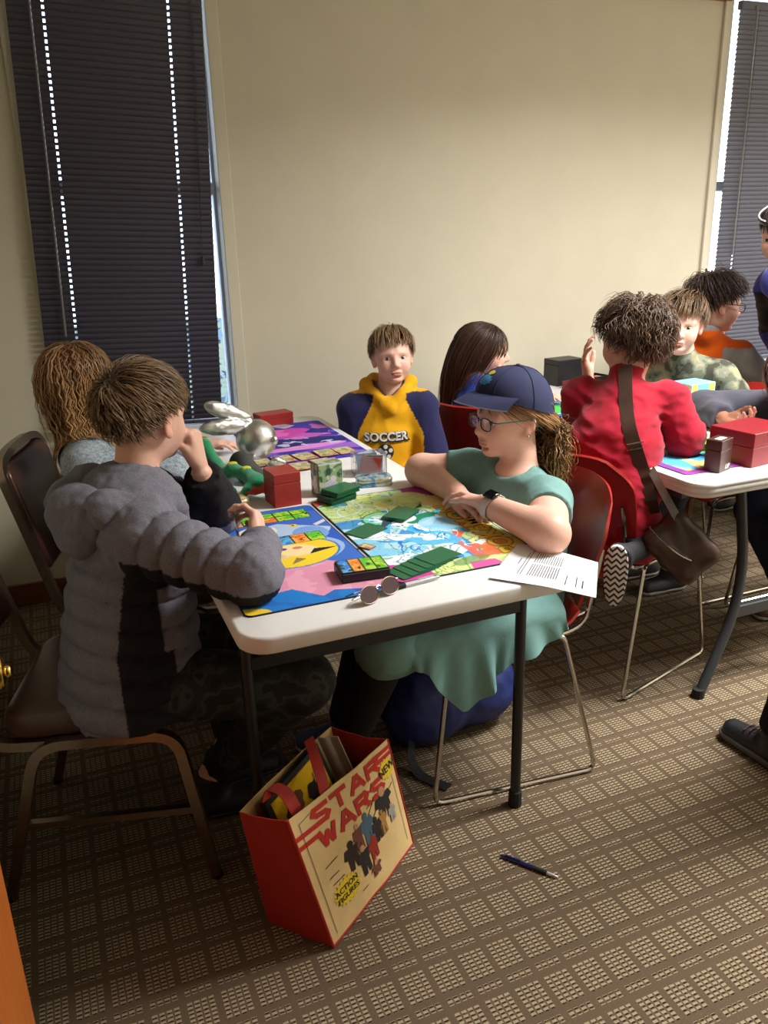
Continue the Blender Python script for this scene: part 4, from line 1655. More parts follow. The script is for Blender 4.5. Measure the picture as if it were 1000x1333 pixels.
# yellow and blue printed carton
yb_ = empty('printed_carton', (2.302, 2.452, T), math.radians(5), 'blue and yellow printed card carton beside the camouflage sleeve', 'box')
bw, bd, bh = .13, .105, .12
MB().box((0, 0, bh / 2 + .01), (bw, bd, bh), bev=.003).build('box_body', M('sky_card', (140, 184, 224), .4), yb_)
MB().box((0, 0, .006), (bw * .98, bd * .98, .012)).build('tray_base', blackbox, yb_)


def bl(p):
    p.rect(0, 1, 0, 1, (118, 176, 226)); p.ell(p.w * .55, p.h * .95, p.w * .62, p.h * .9, (226, 206, 92)); p.ell(p.w * .5, p.h * 1.0, p.w * .26, p.h * .45, (120, 180, 228))
    p.noise(80, .22, .3, (150, 110, 50), 1, 4, (p.y < p.h * .6) & (p.c[..., 0] > .5)); p.put((p.x < .004) | (p.x > p.w - .004), (226, 232, 236))


p = Paint(bw - .004, bh - .004, 60, (118, 176, 226)); bl(p)
cloth_mesh(p, 'front_print', V(-bw / 2 + .002, -bd / 2, .012), V(1, 0, 0), V(0, 0, 1), .0006, card_print, yb_)
p = Paint(bd - .004, bh - .004, 40, (118, 176, 226)); bl(p)
cloth_mesh(p, 'side_print', V(-bw / 2, bd / 2 - .002, .012), V(0, -1, 0), V(0, 0, 1), .0006, card_print, yb_)
deckbox('card_carton', (3.40, 2.98), math.radians(10), (.16, .12, .07), M('orange_card', (206, 96, 46), .5), 'orange card box on the table by the far window', lid=.3)
p = Paint(.34, .5, 40, (70, 96, 190)); p.noise(10, .05, 9, (90, 150, 220), .8, 3)
o = cloth_mesh(p, 'playmat', V(3.3, 2.4, T), UX, UY, .003, mat_print, None, .018)
tag(o, 'plain blue playmat on the table by the far window', 'playmat', 'playmats')

# ---------------------------------------------------------------- the shopping bag on the floor
red_np = M('red_bag_fabric', (160, 34, 22), .75, namp=.1, nscale=120, bump=.25, bscale=600)
cream_np = M('cream_bag_print', (222, 190, 132), .6, namp=.16, nscale=14, bump=.1, bscale=300)
bag = empty('shopping_bag', (.42, 1.47, 0), 0, 'red and cream printed shopping bag standing on the carpet by the table leg', 'bag')
o3 = V(.42, 1.47, 0)
FBL, FBR = V(.383, 1.297, .004) - o3, V(.668, 1.512, .004) - o3
dep = nrm(V(-.605, .795, 0)) * .17
BBL, BBR = FBL + dep * .92 + V(-.015, -.0, 0), FBR + dep
FTL = onz(374, 1069, .335) - o3
FTR = onz(504, 962, .315) - o3
BTL = onz(312, 1057, .345) - o3
BTR = onz(431, 946, .335) - o3


def bagwall(A, B, Cc, D, bulge, nu=14, nv=14, sag=0.0):
    """A bottom-left, B bottom-right, Cc top-right, D top-left"""
    A, B, Cc, D = map(np.asarray, (A, B, Cc, D))
    n_ = nrm(np.cross(B - A, D - A))
    P = np.zeros((nu + 1, nv + 1, 3))
    for i in range(nu + 1):
        for j in range(nv + 1):
            u, v = i / nu, j / nv
            q = (A * (1 - u) + B * u) * (1 - v) + (D * (1 - u) + Cc * u) * v
            q = q + n_ * bulge * math.sin(PI * u) * (math.sin(PI * min(v, 1) * .75 + .3)) - V(0, 0, sag) * math.sin(PI * u) * v * v
            q = q + n_ * .006 * float(vnoise(np.array(u * 5 + A[0] * 30), np.array(v * 5.0), np.array(A[1] * 10.0))) * math.sin(PI * u)
            P[i, j] = q
    return P


PF = bagwall(FBL, FBR, FTR, FTL, .012, 24, 24)
fp = MB().sheet(PF, .002).build('front_panel', cream_np, bag, True)
PBk = bagwall(BBR, BBL, BTL, BTR, .01, 16, 16)
MB().sheet(PBk, .002).build('back_panel', cream_np, bag, True)
MB().sheet(bagwall(BBL, FBL, FTL, BTL, .006), .002).build('side_panel', red_np, bag, True)
MB().sheet(bagwall(FBR, BBR, BTR, FTR, -.02), .002).build('side_panel', red_np, bag, True)
MB().sheet(bagwall(FBL, BBL, BBR, FBR, 0), .003).build('bottom_panel', red_np, bag)
for a, c in ((FBL, FTL), (FBL, FBR), (FBR, FTR)):
    q = [a * (1 - t) + c * t for t in np.linspace(0, 1, 12)]
    if a is FBL and c is FBR:
        q = [PF[i, 0] for i in range(25)]
    MB().tube(q, .0035, 6).build('piping', red_np, bag, True)


def onfront(u, v, off=.0022):
    """u right, v up (0..1) on the front panel"""
    n_ = np.array(PF.shape[:2]) - 1
    x, y = np.clip(u, 0, 1) * n_[0], np.clip(v, 0, 1) * n_[1]
    i, j = min(int(x), n_[0] - 1), min(int(y), n_[1] - 1)
    a, b2 = x - i, y - j
    q = (PF[i, j] * (1 - a) + PF[i + 1, j] * a) * (1 - b2) + (PF[i, j + 1] * (1 - a) + PF[i + 1, j + 1] * a) * b2
    e1 = PF[i + 1, j] - PF[i, j]
    e2 = PF[i, j + 1] - PF[i, j]
    return q + nrm(np.cross(e1, e2)) * off


red_ink = M('red_ink', (186, 34, 24), .6)
blk_ink = M('black_ink', (26, 22, 20), .6)
yel_ink2 = M('sunburst_ink', (226, 196, 40), .6)


def fshape(name, polys, mt, off=.0022):
    mb = MB()
    for pl in polys:
        c = np.mean(pl, 0)
        # fine fan so that the shape follows the panel
        q = []
        for i in range(len(pl)):
            a, b2 = np.array(pl[i]), np.array(pl[(i + 1) % len(pl)])
            for t in np.linspace(0, 1, 4)[:-1]:
                q.append(a * (1 - t) + b2 * t)
        vs = [onfront(*c, off)] + [onfront(*(c + (p_ - c) * .5), off) for p_ in q] + [onfront(*p_, off) for p_ in q]
        k = len(q)
        f = [(0, 1 + i, 1 + (i + 1) % k) for i in range(k)] + [(1 + i, 1 + k + i, 1 + k + (i + 1) % k, 1 + (i + 1) % k) for i in range(k)]
        mb.add(vs, f)
    return mb.build(name, mt, fp)


def strokes(name, lines, w, mt, off=.0024):
    polys = []
    mb = MB()
    for ln in lines:
        ln = [np.array(p_, float) for p_ in ln]
        for a, b2 in zip(ln, ln[1:]):
            d = nrm(b2 - a)
            n_ = np.array([-d[1], d[0]]) * w / 2
            e = d * w * .42
            k = max(2, int(np.linalg.norm(b2 - a) / .05) + 1)
            rows = [(a - e) * (1 - t) + (b2 + e) * t for t in np.linspace(0, 1, k + 1)]
            vs = [onfront(*(r_ + n_), off) for r_ in rows] + [onfront(*(r_ - n_), off) for r_ in rows]
            mb.add(vs, [(i, i + k + 1, i + k + 2, i + 1) for i in range(k)])
            off += .00002
    return mb.build(name, mt, fp)


# big two-row lettering, top left; letters as bold strokes
def letters(word, x, y, w, h, gap):
    G = {'S': [[(1, 1), (.15, 1), (0, .75), (.25, .55), (.8, .45), (1, .25), (.8, 0), (0, 0)]],
         'T': [[(0, 1), (1, 1)], [(.5, 1), (.5, 0)]],
         'A': [[(0, 0), (.42, 1), (.58, 1), (1, 0)], [(.25, .33), (.75, .33)]],
         'R': [[(0, 0), (0, 1), (.8, 1), (1, .78), (.8, .52), (0, .5)], [(.5, .5), (1, 0)]],
         'W': [[(0, 1), (.25, 0), (.5, .75), (.75, 0), (1, 1)]]}
    out = []
    for ch in word:
        for ln in G[ch]:
            out.append([(x + px * w, y + py * h) for px, py in ln])
        x += w + gap
    return out


L1 = letters('STAR', .17, .845, .125, .10, .052)
L2 = letters('WARS', .17, .68, .125, .10, .052)
strokes('lettering', L1 + L2, .036, red_ink)
for ln in ([(.0, .845), (.17, .845)], [(.80, .945), (.98, .945)], [(.0, .775), (.15, .775)], [(.80, .895), (.98, .895)]):
    strokes('lettering_bar', [ln], .034, red_ink)


def burst(cx, cy, r, n_=18, sx=1.0):
    return [(cx + sx * (r if i % 2 == 0 else r * .8) * math.cos(PI * i / n_), cy + (r if i % 2 == 0 else r * .8) * math.sin(PI * i / n_)) for i in range(2 * n_)]


fshape('sunburst', [burst(.90, .80, .088, 16, 1.05)], yel_ink2, .0026)
fshape('sunburst', [burst(.24, .27, .105, 20, 1.25)], yel_ink2, .0026)


def ftext(name, s, size, u, v, mt, bold=.0, rot=0, off=.0036):
    vv, f = text2d(s, 1.0, bold)
    W_ = .36
    H_ = .33
    c_, s2 = math.cos(rot), math.sin(rot)
    q = [onfront(u + size * (a * c_ - b2 * s2) / W_ * .33, v + size * (a * s2 + b2 * c_) / H_ * .33, off) for a, b2 in vv]
    return obj(name, np.array(q), f, mt, fp)


ftext('lettering', 'NEW', .088, .90, .80, blk_ink, .02, .12)
ftext('lettering', 'ACTION', .060, .24, .298, blk_ink, .012, .06)
ftext('lettering', 'FIGURES', .060, .24, .238, blk_ink, .012, .06)
# generic little standing figures printed below
rgf = np.random.default_rng(11)
fig_cols = [(40, 26, 20), (110, 60, 44), (70, 96, 116), (36, 32, 32), (150, 40, 30), (30, 28, 30), (166, 120, 60), (150, 150, 146)]
spots = [(.36, .47, .10, .19), (.45, .55, .07, .19), (.555, .55, .10, .2), (.45, .36, .09, .2), (.56, .37, .08, .17), (.78, .60, .13, .2), (.72, .47, .06, .18), (.84, .46, .06, .13), (.64, .47, .07, .17), (.54, .2, .08, .1)]
for i, (u, v, w_, h_) in enumerate(spots):
    w_, h_ = w_ * 1.6, h_ * 1.32
    c = fig_cols[i % len(fig_cols)]
    mt = M('figure_ink_%d' % (i % len(fig_cols)), c, .65)
    body = [(u - w_ * .38, v + h_ * .22), (u - w_ * .5, v - h_ * .05), (u - w_ * .3, v - h_ * .1), (u - w_ * .3, v - h_ * .5), (u - w_ * .05, v - h_ * .5), (u, v - h_ * .15), (u + w_ * .12, v - h_ * .5), (u + w_ * .35, v - h_ * .48),
            (u + w_ * .3, v - h_ * .08), (u + w_ * .5, v), (u + w_ * .36, v + h_ * .22)]
    fshape('printed_figure', [body], mt, .0024 + .0002 * i)
    skin = M('figure_head_ink', (186, 140, 104), .65)
    fshape('printed_head', [[(u + w_ * .17 * math.cos(a), v + h_ * .3 + w_ * .2 * math.sin(a)) for a in np.linspace(0, 2 * PI, 9)[:-1]]], skin if i % 2 else mt, .0025 + .0002 * i)
strokes('panel_line', [[(.06, .06), (.06, .93)], [(.94, .1), (.94, .72)], [(.06, .93), (.16, .95)]], .004, blk_ink)
for ln in ([[(.13, .53), (.24, .545)], [(.14, .44), (.22, .445)], [(.15, .38), (.25, .385)], [(.36, .14), (.42, .142)], [(.60, .66), (.68, .68)], [(.86, .63), (.92, .66)], [(.56, .58), (.72, .70)], [(.62, .54), (.78, .66)]]):
    strokes('caption', [ln], .006, blk_ink)
# red letters on the inside back panel
def onback(u, v, off=-.0022):
    n_ = np.array(PBk.shape[:2]) - 1
    x, y = np.clip(u, 0, 1) * n_[0], np.clip(v, 0, 1) * n_[1]
    i, j = min(int(x), n_[0] - 1), min(int(y), n_[1] - 1)
    a, b2 = x - i, y - j
    q = (PBk[i, j] * (1 - a) + PBk[i + 1, j] * a) * (1 - b2) + (PBk[i, j + 1] * (1 - a) + PBk[i + 1, j + 1] * a) * b2
    return q + nrm(np.cross(PBk[1, 0] - PBk[0, 0], PBk[0, 1] - PBk[0, 0])) * off


# handles
def handle(pts, nm='handle'):
    pts = rpath(pts, .05, 6)
    t = np.gradient(pts, axis=0)
    w = nrm(FTR - FTL)
    P = np.stack([pts - w * .016, pts + w * .016], 1)
    return MB().sheet(P, .002).build(nm, red_np, bag, True)


hf = lambda u, v: onfront(u, v, .003)
hb = lambda u, v: onback(u, v, -.004)
handle([onz(349, 1040, .36) - o3, onz(351, 1022, .385) - o3, onz(372, 1030, .36) - o3, onz(384, 1052, .335) - o3, onz(390, 1062, .30) - o3])
handle([onz(402, 962, .36) - o3, onz(410, 985, .365) - o3, onz(418, 1010, .35) - o3, onz(424, 1036, .32) - o3, onz(428, 1046, .28) - o3])
# folder with yellow cover standing in the bag
case_y = M('yellow_case', (232, 186, 20), .4, namp=.08)
fo = empty('zip_folder', (.42, 1.47, 0), 0, 'yellow folder with black rim standing inside the shopping bag', 'folder')
a0, a1 = onz(320, 1060, .335) - o3, onz(398, 968, .345) - o3
dn = V(.075, -.03, -.25)
e1 = a1 - a0
c0 = a0 + e1 * .08 + V(.020, .006, 0)
c1 = a1 + V(.016, -.006, 0)
nf_ = nrm(np.cross(e1, dn))


def foldpanel(nm, k0, k1, d0, d1, off, th, mt):
    q = [c0 + (c1 - c0) * k0 + dn * d0, c0 + (c1 - c0) * k1 + dn * d0, c0 + (c1 - c0) * k1 + dn * d1, c0 + (c1 - c0) * k0 + dn * d1]
    q = [x + nf_ * off for x in q]
    v = q + [x + nf_ * th for x in q]
    return MB().add(v, [(0, 1, 2, 3), (7, 6, 5, 4), (0, 4, 5, 1), (1, 5, 6, 2), (2, 6, 7, 3), (3, 7, 4, 0)]).build(nm, mt, fo)


if nf_ @ V(0, -1, 0) < 0:
    nf_ = -nf_
foldpanel('cover_rim', 0, 1, 0, 1, 0, .012, blackbox)
foldpanel('cover', .06, .94, .05, .96, .012, .002, case_y)
rb_ = np.random.default_rng(4)
for kk, (u_, v_, r_, c_) in enumerate(((.26, .30, .085, (44, 28, 20)), (.40, .22, .075, (120, 74, 44)), (.66, .30, .09, (38, 28, 24)), (.80, .20, .07, (196, 150, 104)))):
    cen = c0 + (c1 - c0) * u_ + dn * v_ + nf_ * (.0148 + .0005 * kk)
    ex, ey = nrm(c1 - c0), nrm(dn)
    vs = [cen] + [cen + r_ * .24 * rb_.uniform(.65, 1.2) * (ex * math.cos(a) + 1.35 * ey * math.sin(a)) for a in np.linspace(0, 2 * PI, 15)[:-1]]
    MB().add(vs, [(0, 1 + i, 1 + (i + 1) % 14) for i in range(14)]).build('printed_patch', M('patch_ink_%d' % kk, c_, .5), fo)
# grey translucent sleeve beside it
gsl = M('grey_sleeve_plastic', (150, 140, 128), .35, namp=.2, nscale=30)
b0_, b1_ = onz(405, 958, .345) - o3, onz(431, 957, .345) - o3
P = np.array([[(b0_ * (1 - u) + b1_ * u) + V(.085, -.055, -.27) * v + V(.012, -.012, 0) for v in np.linspace(0, 1, 6)] for u in np.linspace(0, 1, 6)])
for i in range(6):
    P[i] += nrm(V(.3, -1, .2)) * .006 * math.sin(i * 1.3)
o = MB().sheet(P, .004).build('plastic_sleeve', gsl, None, True)
o.location = tuple(o3)
tag(o, 'crumpled grey plastic sleeve standing inside the shopping bag', 'sleeve')

# ---------------------------------------------------------------- blue backpack under the girl's chair
S_ = SDF()
S_.ell(V(.96, 1.915, .13), V(.215, .098, .135), rotz(.12).T, .03)
S_.ell(V(1.09, 1.93, .12), V(.11, .092, .11), None, .05)
S_.ell(V(.87, 1.905, .12), V(.105, .092, .12), None, .06)
S_.post = lambda x, y, z: .018 * vnoise(x * 9, y * 9, z * 12) + .016 * np.abs(vnoise(x * 20, y * 20, z * 14)) + .005 * vnoise(x * 44, y * 44, z * 44)
S_.plane((0, 0, .002), (0, 0, -1))
v, f = S_.mesh(.008)
bpk = empty('backpack', (.95, 1.97, 0), 0, 'blue backpack lying on the carpet under the red chair of the girl in teal', 'backpack')
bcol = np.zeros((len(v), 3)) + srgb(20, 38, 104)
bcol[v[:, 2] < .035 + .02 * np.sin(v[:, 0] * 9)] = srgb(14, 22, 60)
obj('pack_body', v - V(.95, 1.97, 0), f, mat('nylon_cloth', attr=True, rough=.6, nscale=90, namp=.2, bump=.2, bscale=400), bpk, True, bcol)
st_pts = rpath([(-.13, -.12, .06), (-.16, -.17, .03), (-.16, -.22, .006), (-.13, -.27, .005), (-.105, -.305, .005)], .05, 5)
P = np.stack([st_pts - V(.014, .008, 0), st_pts + V(.014, .008, 0)], 1)
MB().sheet(P, .003).build('strap', rubber, bpk, True)
MB().tube(rpath([(-.15, -.115, .17), (.0, -.15, .19), (.14, -.115, .17)], .08, 6), .003, 6).build('zip', rubber, bpk, True)
# ================================================================ people: helpers
UPZ = V(0, 0, 1)


class Frame:
    """head or torso frame: centre c, forward f, left l, up u, scale s"""

    def __init__(s, c, az, pitch=0, roll=0, sc=1.0):
        a = math.radians(az)
        f = V(math.cos(a), math.sin(a), 0)
        l = V(-math.sin(a), math.cos(a), 0)
        u = V(0, 0, 1)
        p = math.radians(pitch)          # + looks down
        f, u = f * math.cos(p) - u * math.sin(p), u * math.cos(p) + f * math.sin(p)
        r = math.radians(roll)           # + tips to its left
        u, l = u * math.cos(r) + l * math.sin(r), l * math.cos(r) - u * math.sin(r)
        s.c, s.f, s.l, s.u, s.s = np.asarray(c, float), f, l, u, sc
        s.R = np.stack([f, l, u])

    def w(s, x, y, z):
        return s.c + s.s * (x * s.f + y * s.l + z * s.u)

    def W(s, P):
        return s.c + s.s * (np.asarray(P) @ s.R)

    def local(s, P):
        return ((P - s.c) @ s.R.T) / s.s


def head_ops(S, H, nose=1.0, jaw=1.0, ear=1.0):
    q = H.s
    E = lambda c, r, k=.015, sub=False, R=None: S.ell(H.w(*c), np.array(r) * q, H.R if R is None else R, k * q, sub)
    C = lambda a, b, ra, rb, k=.012, sub=False: S.cap(H.w(*a), H.w(*b), ra * q, rb * q, k * q, sub)
    E((-.014, 0, .030), (.093, .073, .079))
    E((.020, 0, -.012), (.068, .064, .078), .03)
    E((.030, 0, -.058), (.052, .050 * jaw, .040), .03)
    E((.068, 0, -.086), (.019, .022 * jaw, .015), .02)
    for s in (-1, 1):
        E((.052, s * .033, -.034), (.030, .024, .026), .025)
        C((.078, s * .014, .016), (.066, s * .046, .014), .009, .008, .016)
        E((.0935, s * .030, -.003), (.016, .017, .0105), .010, True)
        # lids
        C((.0775, s * .018, .0050), (.0715, s * .044, .0045), .0042, .0036, .006)
        C((.0775, s * .019, -.009), (.0715, s * .043, -.009), .0036, .0032, .008)
        # ears
        Re = np.stack([nrm(H.f * .93 - s * H.l * .36), nrm(H.l + s * H.f * .38), H.u])
        E((-.010, s * .076, -.008), (.0165 * ear, .0065, .0275 * ear), .008, False, Re)
        E((-.006, s * .0835, -.005), (.009, .0048, .016), .005, True, Re)
        E((-.002, s * .074, -.032), (.008, .006, .009), .008)
        E((.091, s * .0095, -.0335), (.0085, .0075, .0075), .007)
    C((.083, 0, .008), (.1015 * (1 + .03 * (nose - 1)), 0, -.0275), .0072, .0105 * nose, .012)
    E((.0865, 0, -.056), (.0105, .021, .0055), .007)
    E((.0850, 0, -.0655), (.0105, .018, .0065), .007)
    C((.097, -.017, -.0605), (.097, .017, -.0605), .0022, .0022, .003, True)
    E((.082, 0, -.0755), (.010, .014, .004), .008, True)
    return S


def neck_ops(S, H, base, r=.047):
    S.cap(H.w(-.020, 0, -.035), base, r * H.s, r * 1.08 * H.s, .03)


SKIN = {}


def skin_cols(P, H, base, lips=(198, 118, 108), blush=.35):
    L = H.local(P)
    c = np.zeros((len(P), 3)) + srgb(base)
    red = np.array(srgb(220, 138, 118))
    for s in (-1, 1):
        d = np.exp(-(((L[:, 0] - .06) / .03) ** 2 + ((L[:, 1] - s * .036) / .022) ** 2 + ((L[:, 2] + .034) / .02) ** 2))
        c += (red - c) * (d * blush)[:, None]
        d = np.exp(-(((L[:, 1] - s * .08) / .012) ** 2 + ((L[:, 2] + .008) / .03) ** 2 + ((L[:, 0] + .01) / .02) ** 2))
        c += (red - c) * (d * .55)[:, None]
        d = np.exp(-(((L[:, 0] - .076) / .014) ** 2 + ((L[:, 1] - s * .030) / .014) ** 2 + ((L[:, 2] + .003) / .009) ** 2))
        c *= (1 - .22 * d)[:, None]
    d = np.exp(-(((L[:, 0] - .10) / .012) ** 2 + (L[:, 1] / .012) ** 2 + ((L[:, 2] + .028) / .012) ** 2))
    c += (red - c) * (d * .3)[:, None]
    lp = (np.abs(L[:, 1]) < .0205) & (L[:, 0] > .078) & (np.abs(L[:, 2] + .0610) < .0095 * (1 - (L[:, 1] / .024) ** 2))
    c[lp] = c[lp] * .45 + np.array(srgb(lips)) * .55
    mo = (np.abs(L[:, 1]) < .019) & (L[:, 0] > .078) & (np.abs(L[:, 2] + .0605) < .0016)
    c[mo] = np.array(srgb(158, 92, 84))
    return c


def eyes(H, parent, iris=(70, 50, 34), look=0.0, open_=1.0, brow=(96, 68, 46), lash=True):
    eye_m = mat('eye_surface', attr=True, rough=.12, namp=0, spec=.6)
    brow_m = M('brow_%d_%d_%d' % brow, brow, .9)
    for s in (-1, 1):
        n1, n2 = 22, 14
        c = V(.0745, s * .0305, -.0030)
        vs, cs = [], []
        for i in range(n1):
            for j in range(n2 + 1):
                a = (i / (n1 - 1) - .5) * PI
                b = (j / n2 - .5) * PI
                x, y, z = math.cos(a) * math.cos(b), math.sin(a) * math.cos(b), math.sin(b)
                p_ = c + V(.0092 * x, .0142 * y, .0074 * open_ * z) + V(-.004 * abs(y) * (1 if y * s > 0 else .2), 0, 0)
                vs.append(H.w(*p_))
                dy, dz = y * .0142 - look, z * .0074 * open_ - .0004
                rr_ = math.hypot(dy, dz)
                if z > .62:
                    col = srgb(44, 32, 26) if lash else srgb(190, 140, 120)
                elif z < -.78:
                    col = srgb(150, 104, 92)
                elif rr_ < .0026:
                    col = srgb(12, 10, 10)
                elif rr_ < .0062:
                    col = srgb(iris)
                else:
                    col = srgb(214, 206, 200)
                cs.append(col)
        f = [(i * (n2 + 1) + j, (i + 1) * (n2 + 1) + j, (i + 1) * (n2 + 1) + j + 1, i * (n2 + 1) + j + 1) for i in range(n1 - 1) for j in range(n2)]
        obj('eye', np.array(vs), np.array(f), eye_m, parent, True, np.array(cs))
        pts = [H.w(.0835, s * .013, .0175), H.w(.0815, s * .024, .0215), H.w(.0755, s * .036, .0205), H.w(.066, s * .048, .0155)]
        MB().tube(rpath(pts, .006, 3), .003, 6, rr=np.interp(np.linspace(0, 1, len(rpath(pts, .006, 3))), [0, .3, 1], [.0028, .0030, .0014]) * H.s).build('eyebrow', brow_m, parent, True)


def hand_ops(S, w, d, n, size=.86, left=True, curl=(.3, .35, .4, .45), thumb=(.5, .5), spread=.12, k=.006, curl2=None):
    """five-fingered hand. w wrist, d direction of the fingers, n direction the palm faces"""
    d, n = nrm(d), np.asarray(n, float)
    n = nrm(n - d * (n @ d))
    side = np.cross(d, n) * (1 if left else -1)      # towards the thumb
    q = size
    P = lambda a, b, c: w + q * (a * d + b * side + c * n)
    lat = [.027, .009, -.009, -.026]
    kn = [.083, .087, .083, .075]
    for i in range(4):
        S.cap(P(.004, lat[i] * .55, 0), P(kn[i], lat[i], -.003), .0145 * q, .0105 * q, .014 * q)
    S.ell(P(.032, .022, .008), V(.026, .016, .013) * q, np.stack([d, side, n]), .012 * q)
    S.ell(P(.034, -.022, .007), V(.028, .013, .011) * q, np.stack([d, side, n]), .012 * q)
    seg = [(.040, .024, .019), (.044, .028, .020), (.041, .026, .019), (.032, .020, .017)]
    for i in range(4):
        a = curl[i]
        p0 = P(kn[i], lat[i], -.003)
        sp = spread * (1.5 - i) / 1.5 * .6
        base = nrm(d + side * sp)
        r = (.0088, .0090, .0086, .0076)[i] * q
        ang = 0
        for j in range(3):
            ang += a if (j == 0 or curl2 is None) else curl2[i]
            dd = base * math.cos(ang) + n * math.sin(ang)
            p1 = p0 + dd * seg[i][j] * q
            S.cap(p0, p1, r, r * .92, k * q)
            p0 = p1
            r *= .92
    # thumb leaves the side of the palm near its base
    a, b = thumb
    p0 = P(.016, .022, .004)
    p1 = P(.016 + .034 * math.cos(a), .024 + .036 * math.sin(a), .012)
    S.cap(p0, p1, .013 * q, .0108 * q, .012 * q)
    dd = nrm(d * math.cos(a * .5) + side * math.sin(a * .5) * (1 - b) + n * b)
    p2 = p1 + dd * .032 * q
    S.cap(p1, p2, .0104 * q, .0096 * q, k * q)
    dd = nrm(d * math.cos(a * .2) - side * .3 * b + n * b * .8 + side * .2 * (1 - b))
    S.cap(p2, p2 + dd * .024 * q, .0096 * q, .0078 * q, k * q)


def torso_ops(S, J, infl=0.0, k=.04, bulk=1.0, shoulders=True):
    pel, che, nek = J['pel'], J['che'], J['nek']
    lat = J['lat']
    wst = pel * .5 + che * .5
    r = lambda x: (x * bulk + infl)
    S.cap(pel - UPZ * .03, pel + (wst - pel) * .3, r(.108), r(.103), k, sc=(lat, 1.30))
    S.cap(pel, wst, r(.104), r(.096), k, sc=(lat, 1.25))
    S.cap(wst, che, r(.097), r(.100), k, sc=(lat, 1.28))
    S.cap(che, che + (nek - che) * .55, r(.095), r(.070), k, sc=(lat, 1.3))
    if shoulders:
        for s in ('L', 'R'):
            S.cap(che * .35 + nek * .65, J['sh' + s], r(.050), r(.046), k)


def arm_ops(S, J, s, infl=0.0, upto=2.0, k=.02, flat=0, rad=(.046, .038, .036, .025), mod=None):
    sh, el, wr = J['sh' + s], J['el' + s], J['wr' + s]
    a = min(upto, 1.0)
    S.cap(sh, sh + (el - sh) * a, rad[0] + infl, rad[0] + (rad[1] - rad[0]) * a + infl, k, flat=flat if upto <= 1 else 0, mod=mod)
    if upto > 1:
        b = upto - 1
        S.cap(el, el + (wr - el) * b, rad[2] + infl, rad[2] + (rad[3] - rad[2]) * b + infl, k, flat=flat, mod=mod)


def leg_ops(S, J, s, infl=0.0, upto=2.0, k=.03, flat=0, rad=(.074, .054, .052, .034)):
    hp, kn, an = J['hip' + s], J['kn' + s], J['an' + s]
    a = min(upto, 1.0)
    S.cap(hp, hp + (kn - hp) * a, rad[0] + infl, rad[0] + (rad[1] - rad[0]) * a + infl, k, flat=flat if upto <= 1 else 0)
    if upto > 1:
        b = upto - 1
        S.cap(kn, kn + (an - kn) * b, rad[2] + infl, rad[2] + (rad[3] - rad[2]) * b + infl, k, flat=flat)


def foot_ops(S, J, s, infl=0.0):
    an = J['an' + s]
    d = J['toe' + s]
    h = an - V(0, 0, an[2] - .045)
    S.cap(an, h - d * .02, .034 + infl, .034 + infl, .02)
    S.cap(h - d * .035 - UPZ * .012, h + d * .12 - UPZ * .018, .030 + infl, .022 + infl, .02, sc=(np.cross(UPZ, d), 1.15))


def seated(pel, az, hip=.075, thigh=.36, kneez=.46, spread=.085, shin=(.02, 0), foot_out=0.0, shank=None, toe=None):
    a = math.radians(az)
    f = V(math.cos(a), math.sin(a), 0)
    l = V(-math.sin(a), math.cos(a), 0)
    J = {}
    for n_, s in (('L', 1), ('R', -1)):
        J['hip' + n_] = pel + l * s * hip - UPZ * .01
        kn = pel + f * thigh + l * s * spread
        kn[2] = kneez
        J['kn' + n_] = kn
        an = kn + f * shin[0] + l * s * shin[1]
        an[2] = .085
        J['an' + n_] = an
        J['toe' + n_] = nrm(f + l * s * foot_out)
    return J


def wrinkle(amp, sc, st=(1, 1, 1), seed=0):
    def fn(x, y, z):
        a = vnoise(x * sc * st[0] + seed, y * sc * st[1], z * sc * st[2])
        b = vnoise(x * sc * 2.3 * st[0], y * sc * 2.3 * st[1] + seed, z * sc * 2.3 * st[2])
        return amp * (np.abs(a) * 2 - .5 + .5 * b)
    return fn


CARVE = []


def carve(S):
    for c in CARVE:
        S.boxcut(*c)


def body_mesh(S, regions, coarse, H, skin, name, label, **kw):
    """regions: fine boxes (lo, hi, step); the rest of the body at the coarse step. ONE mesh."""
    carve(S)
    V_, F_ = [], []
    n = 0
    for lo, hi, h in regions:
        v, f = S.mesh(h, np.asarray(lo), np.asarray(hi))
        V_.append(v)
        F_.append(f + n)
        n += len(v)
    v, f = S.mesh(coarse)
    c = v[f].mean(1)
    keep = np.ones(len(f), bool)
    for lo, hi, h in regions:
        m_ = coarse * .8
        keep &= ~np.all((c > np.asarray(lo) + m_) & (c < np.asarray(hi) - m_), axis=1)
    f = f[keep]
    used = np.unique(f)
    re = np.full(len(v), -1)
    re[used] = np.arange(len(used))
    V_.append(v[used])
    F_.append(re[f] + n)
    v = np.concatenate(V_)
    f = np.concatenate(F_)
    cols = skin_cols(v, H, skin, **kw)
    m_ = mat('skin', attr=True, rough=.48, namp=.06, nscale=160, spec=.35, sss=.12, bump=.04, bscale=700)
    o = obj(name, v, f, m_, None, True, cols)
    tag(o, label, 'person')
    return o


def cloth(S, h, name, parent, material, colfn=None, lo=None, hi=None):
    carve(S)
    v, f = S.mesh(h, lo, hi)
    cols = colfn(v) if colfn is not None else None
    return obj(name, v, f, material, parent, True, cols)


def box_about(c, r):
    c = np.asarray(c, float)
    r = np.asarray(r, float) if np.ndim(r) else np.array([r] * 3)
    return c - r, c + r


# ------------------------------------------------------------ hair
HE = V(.0985, .0795, .0865)     # scalp ellipsoid
HC = V(-.012, 0, .028)


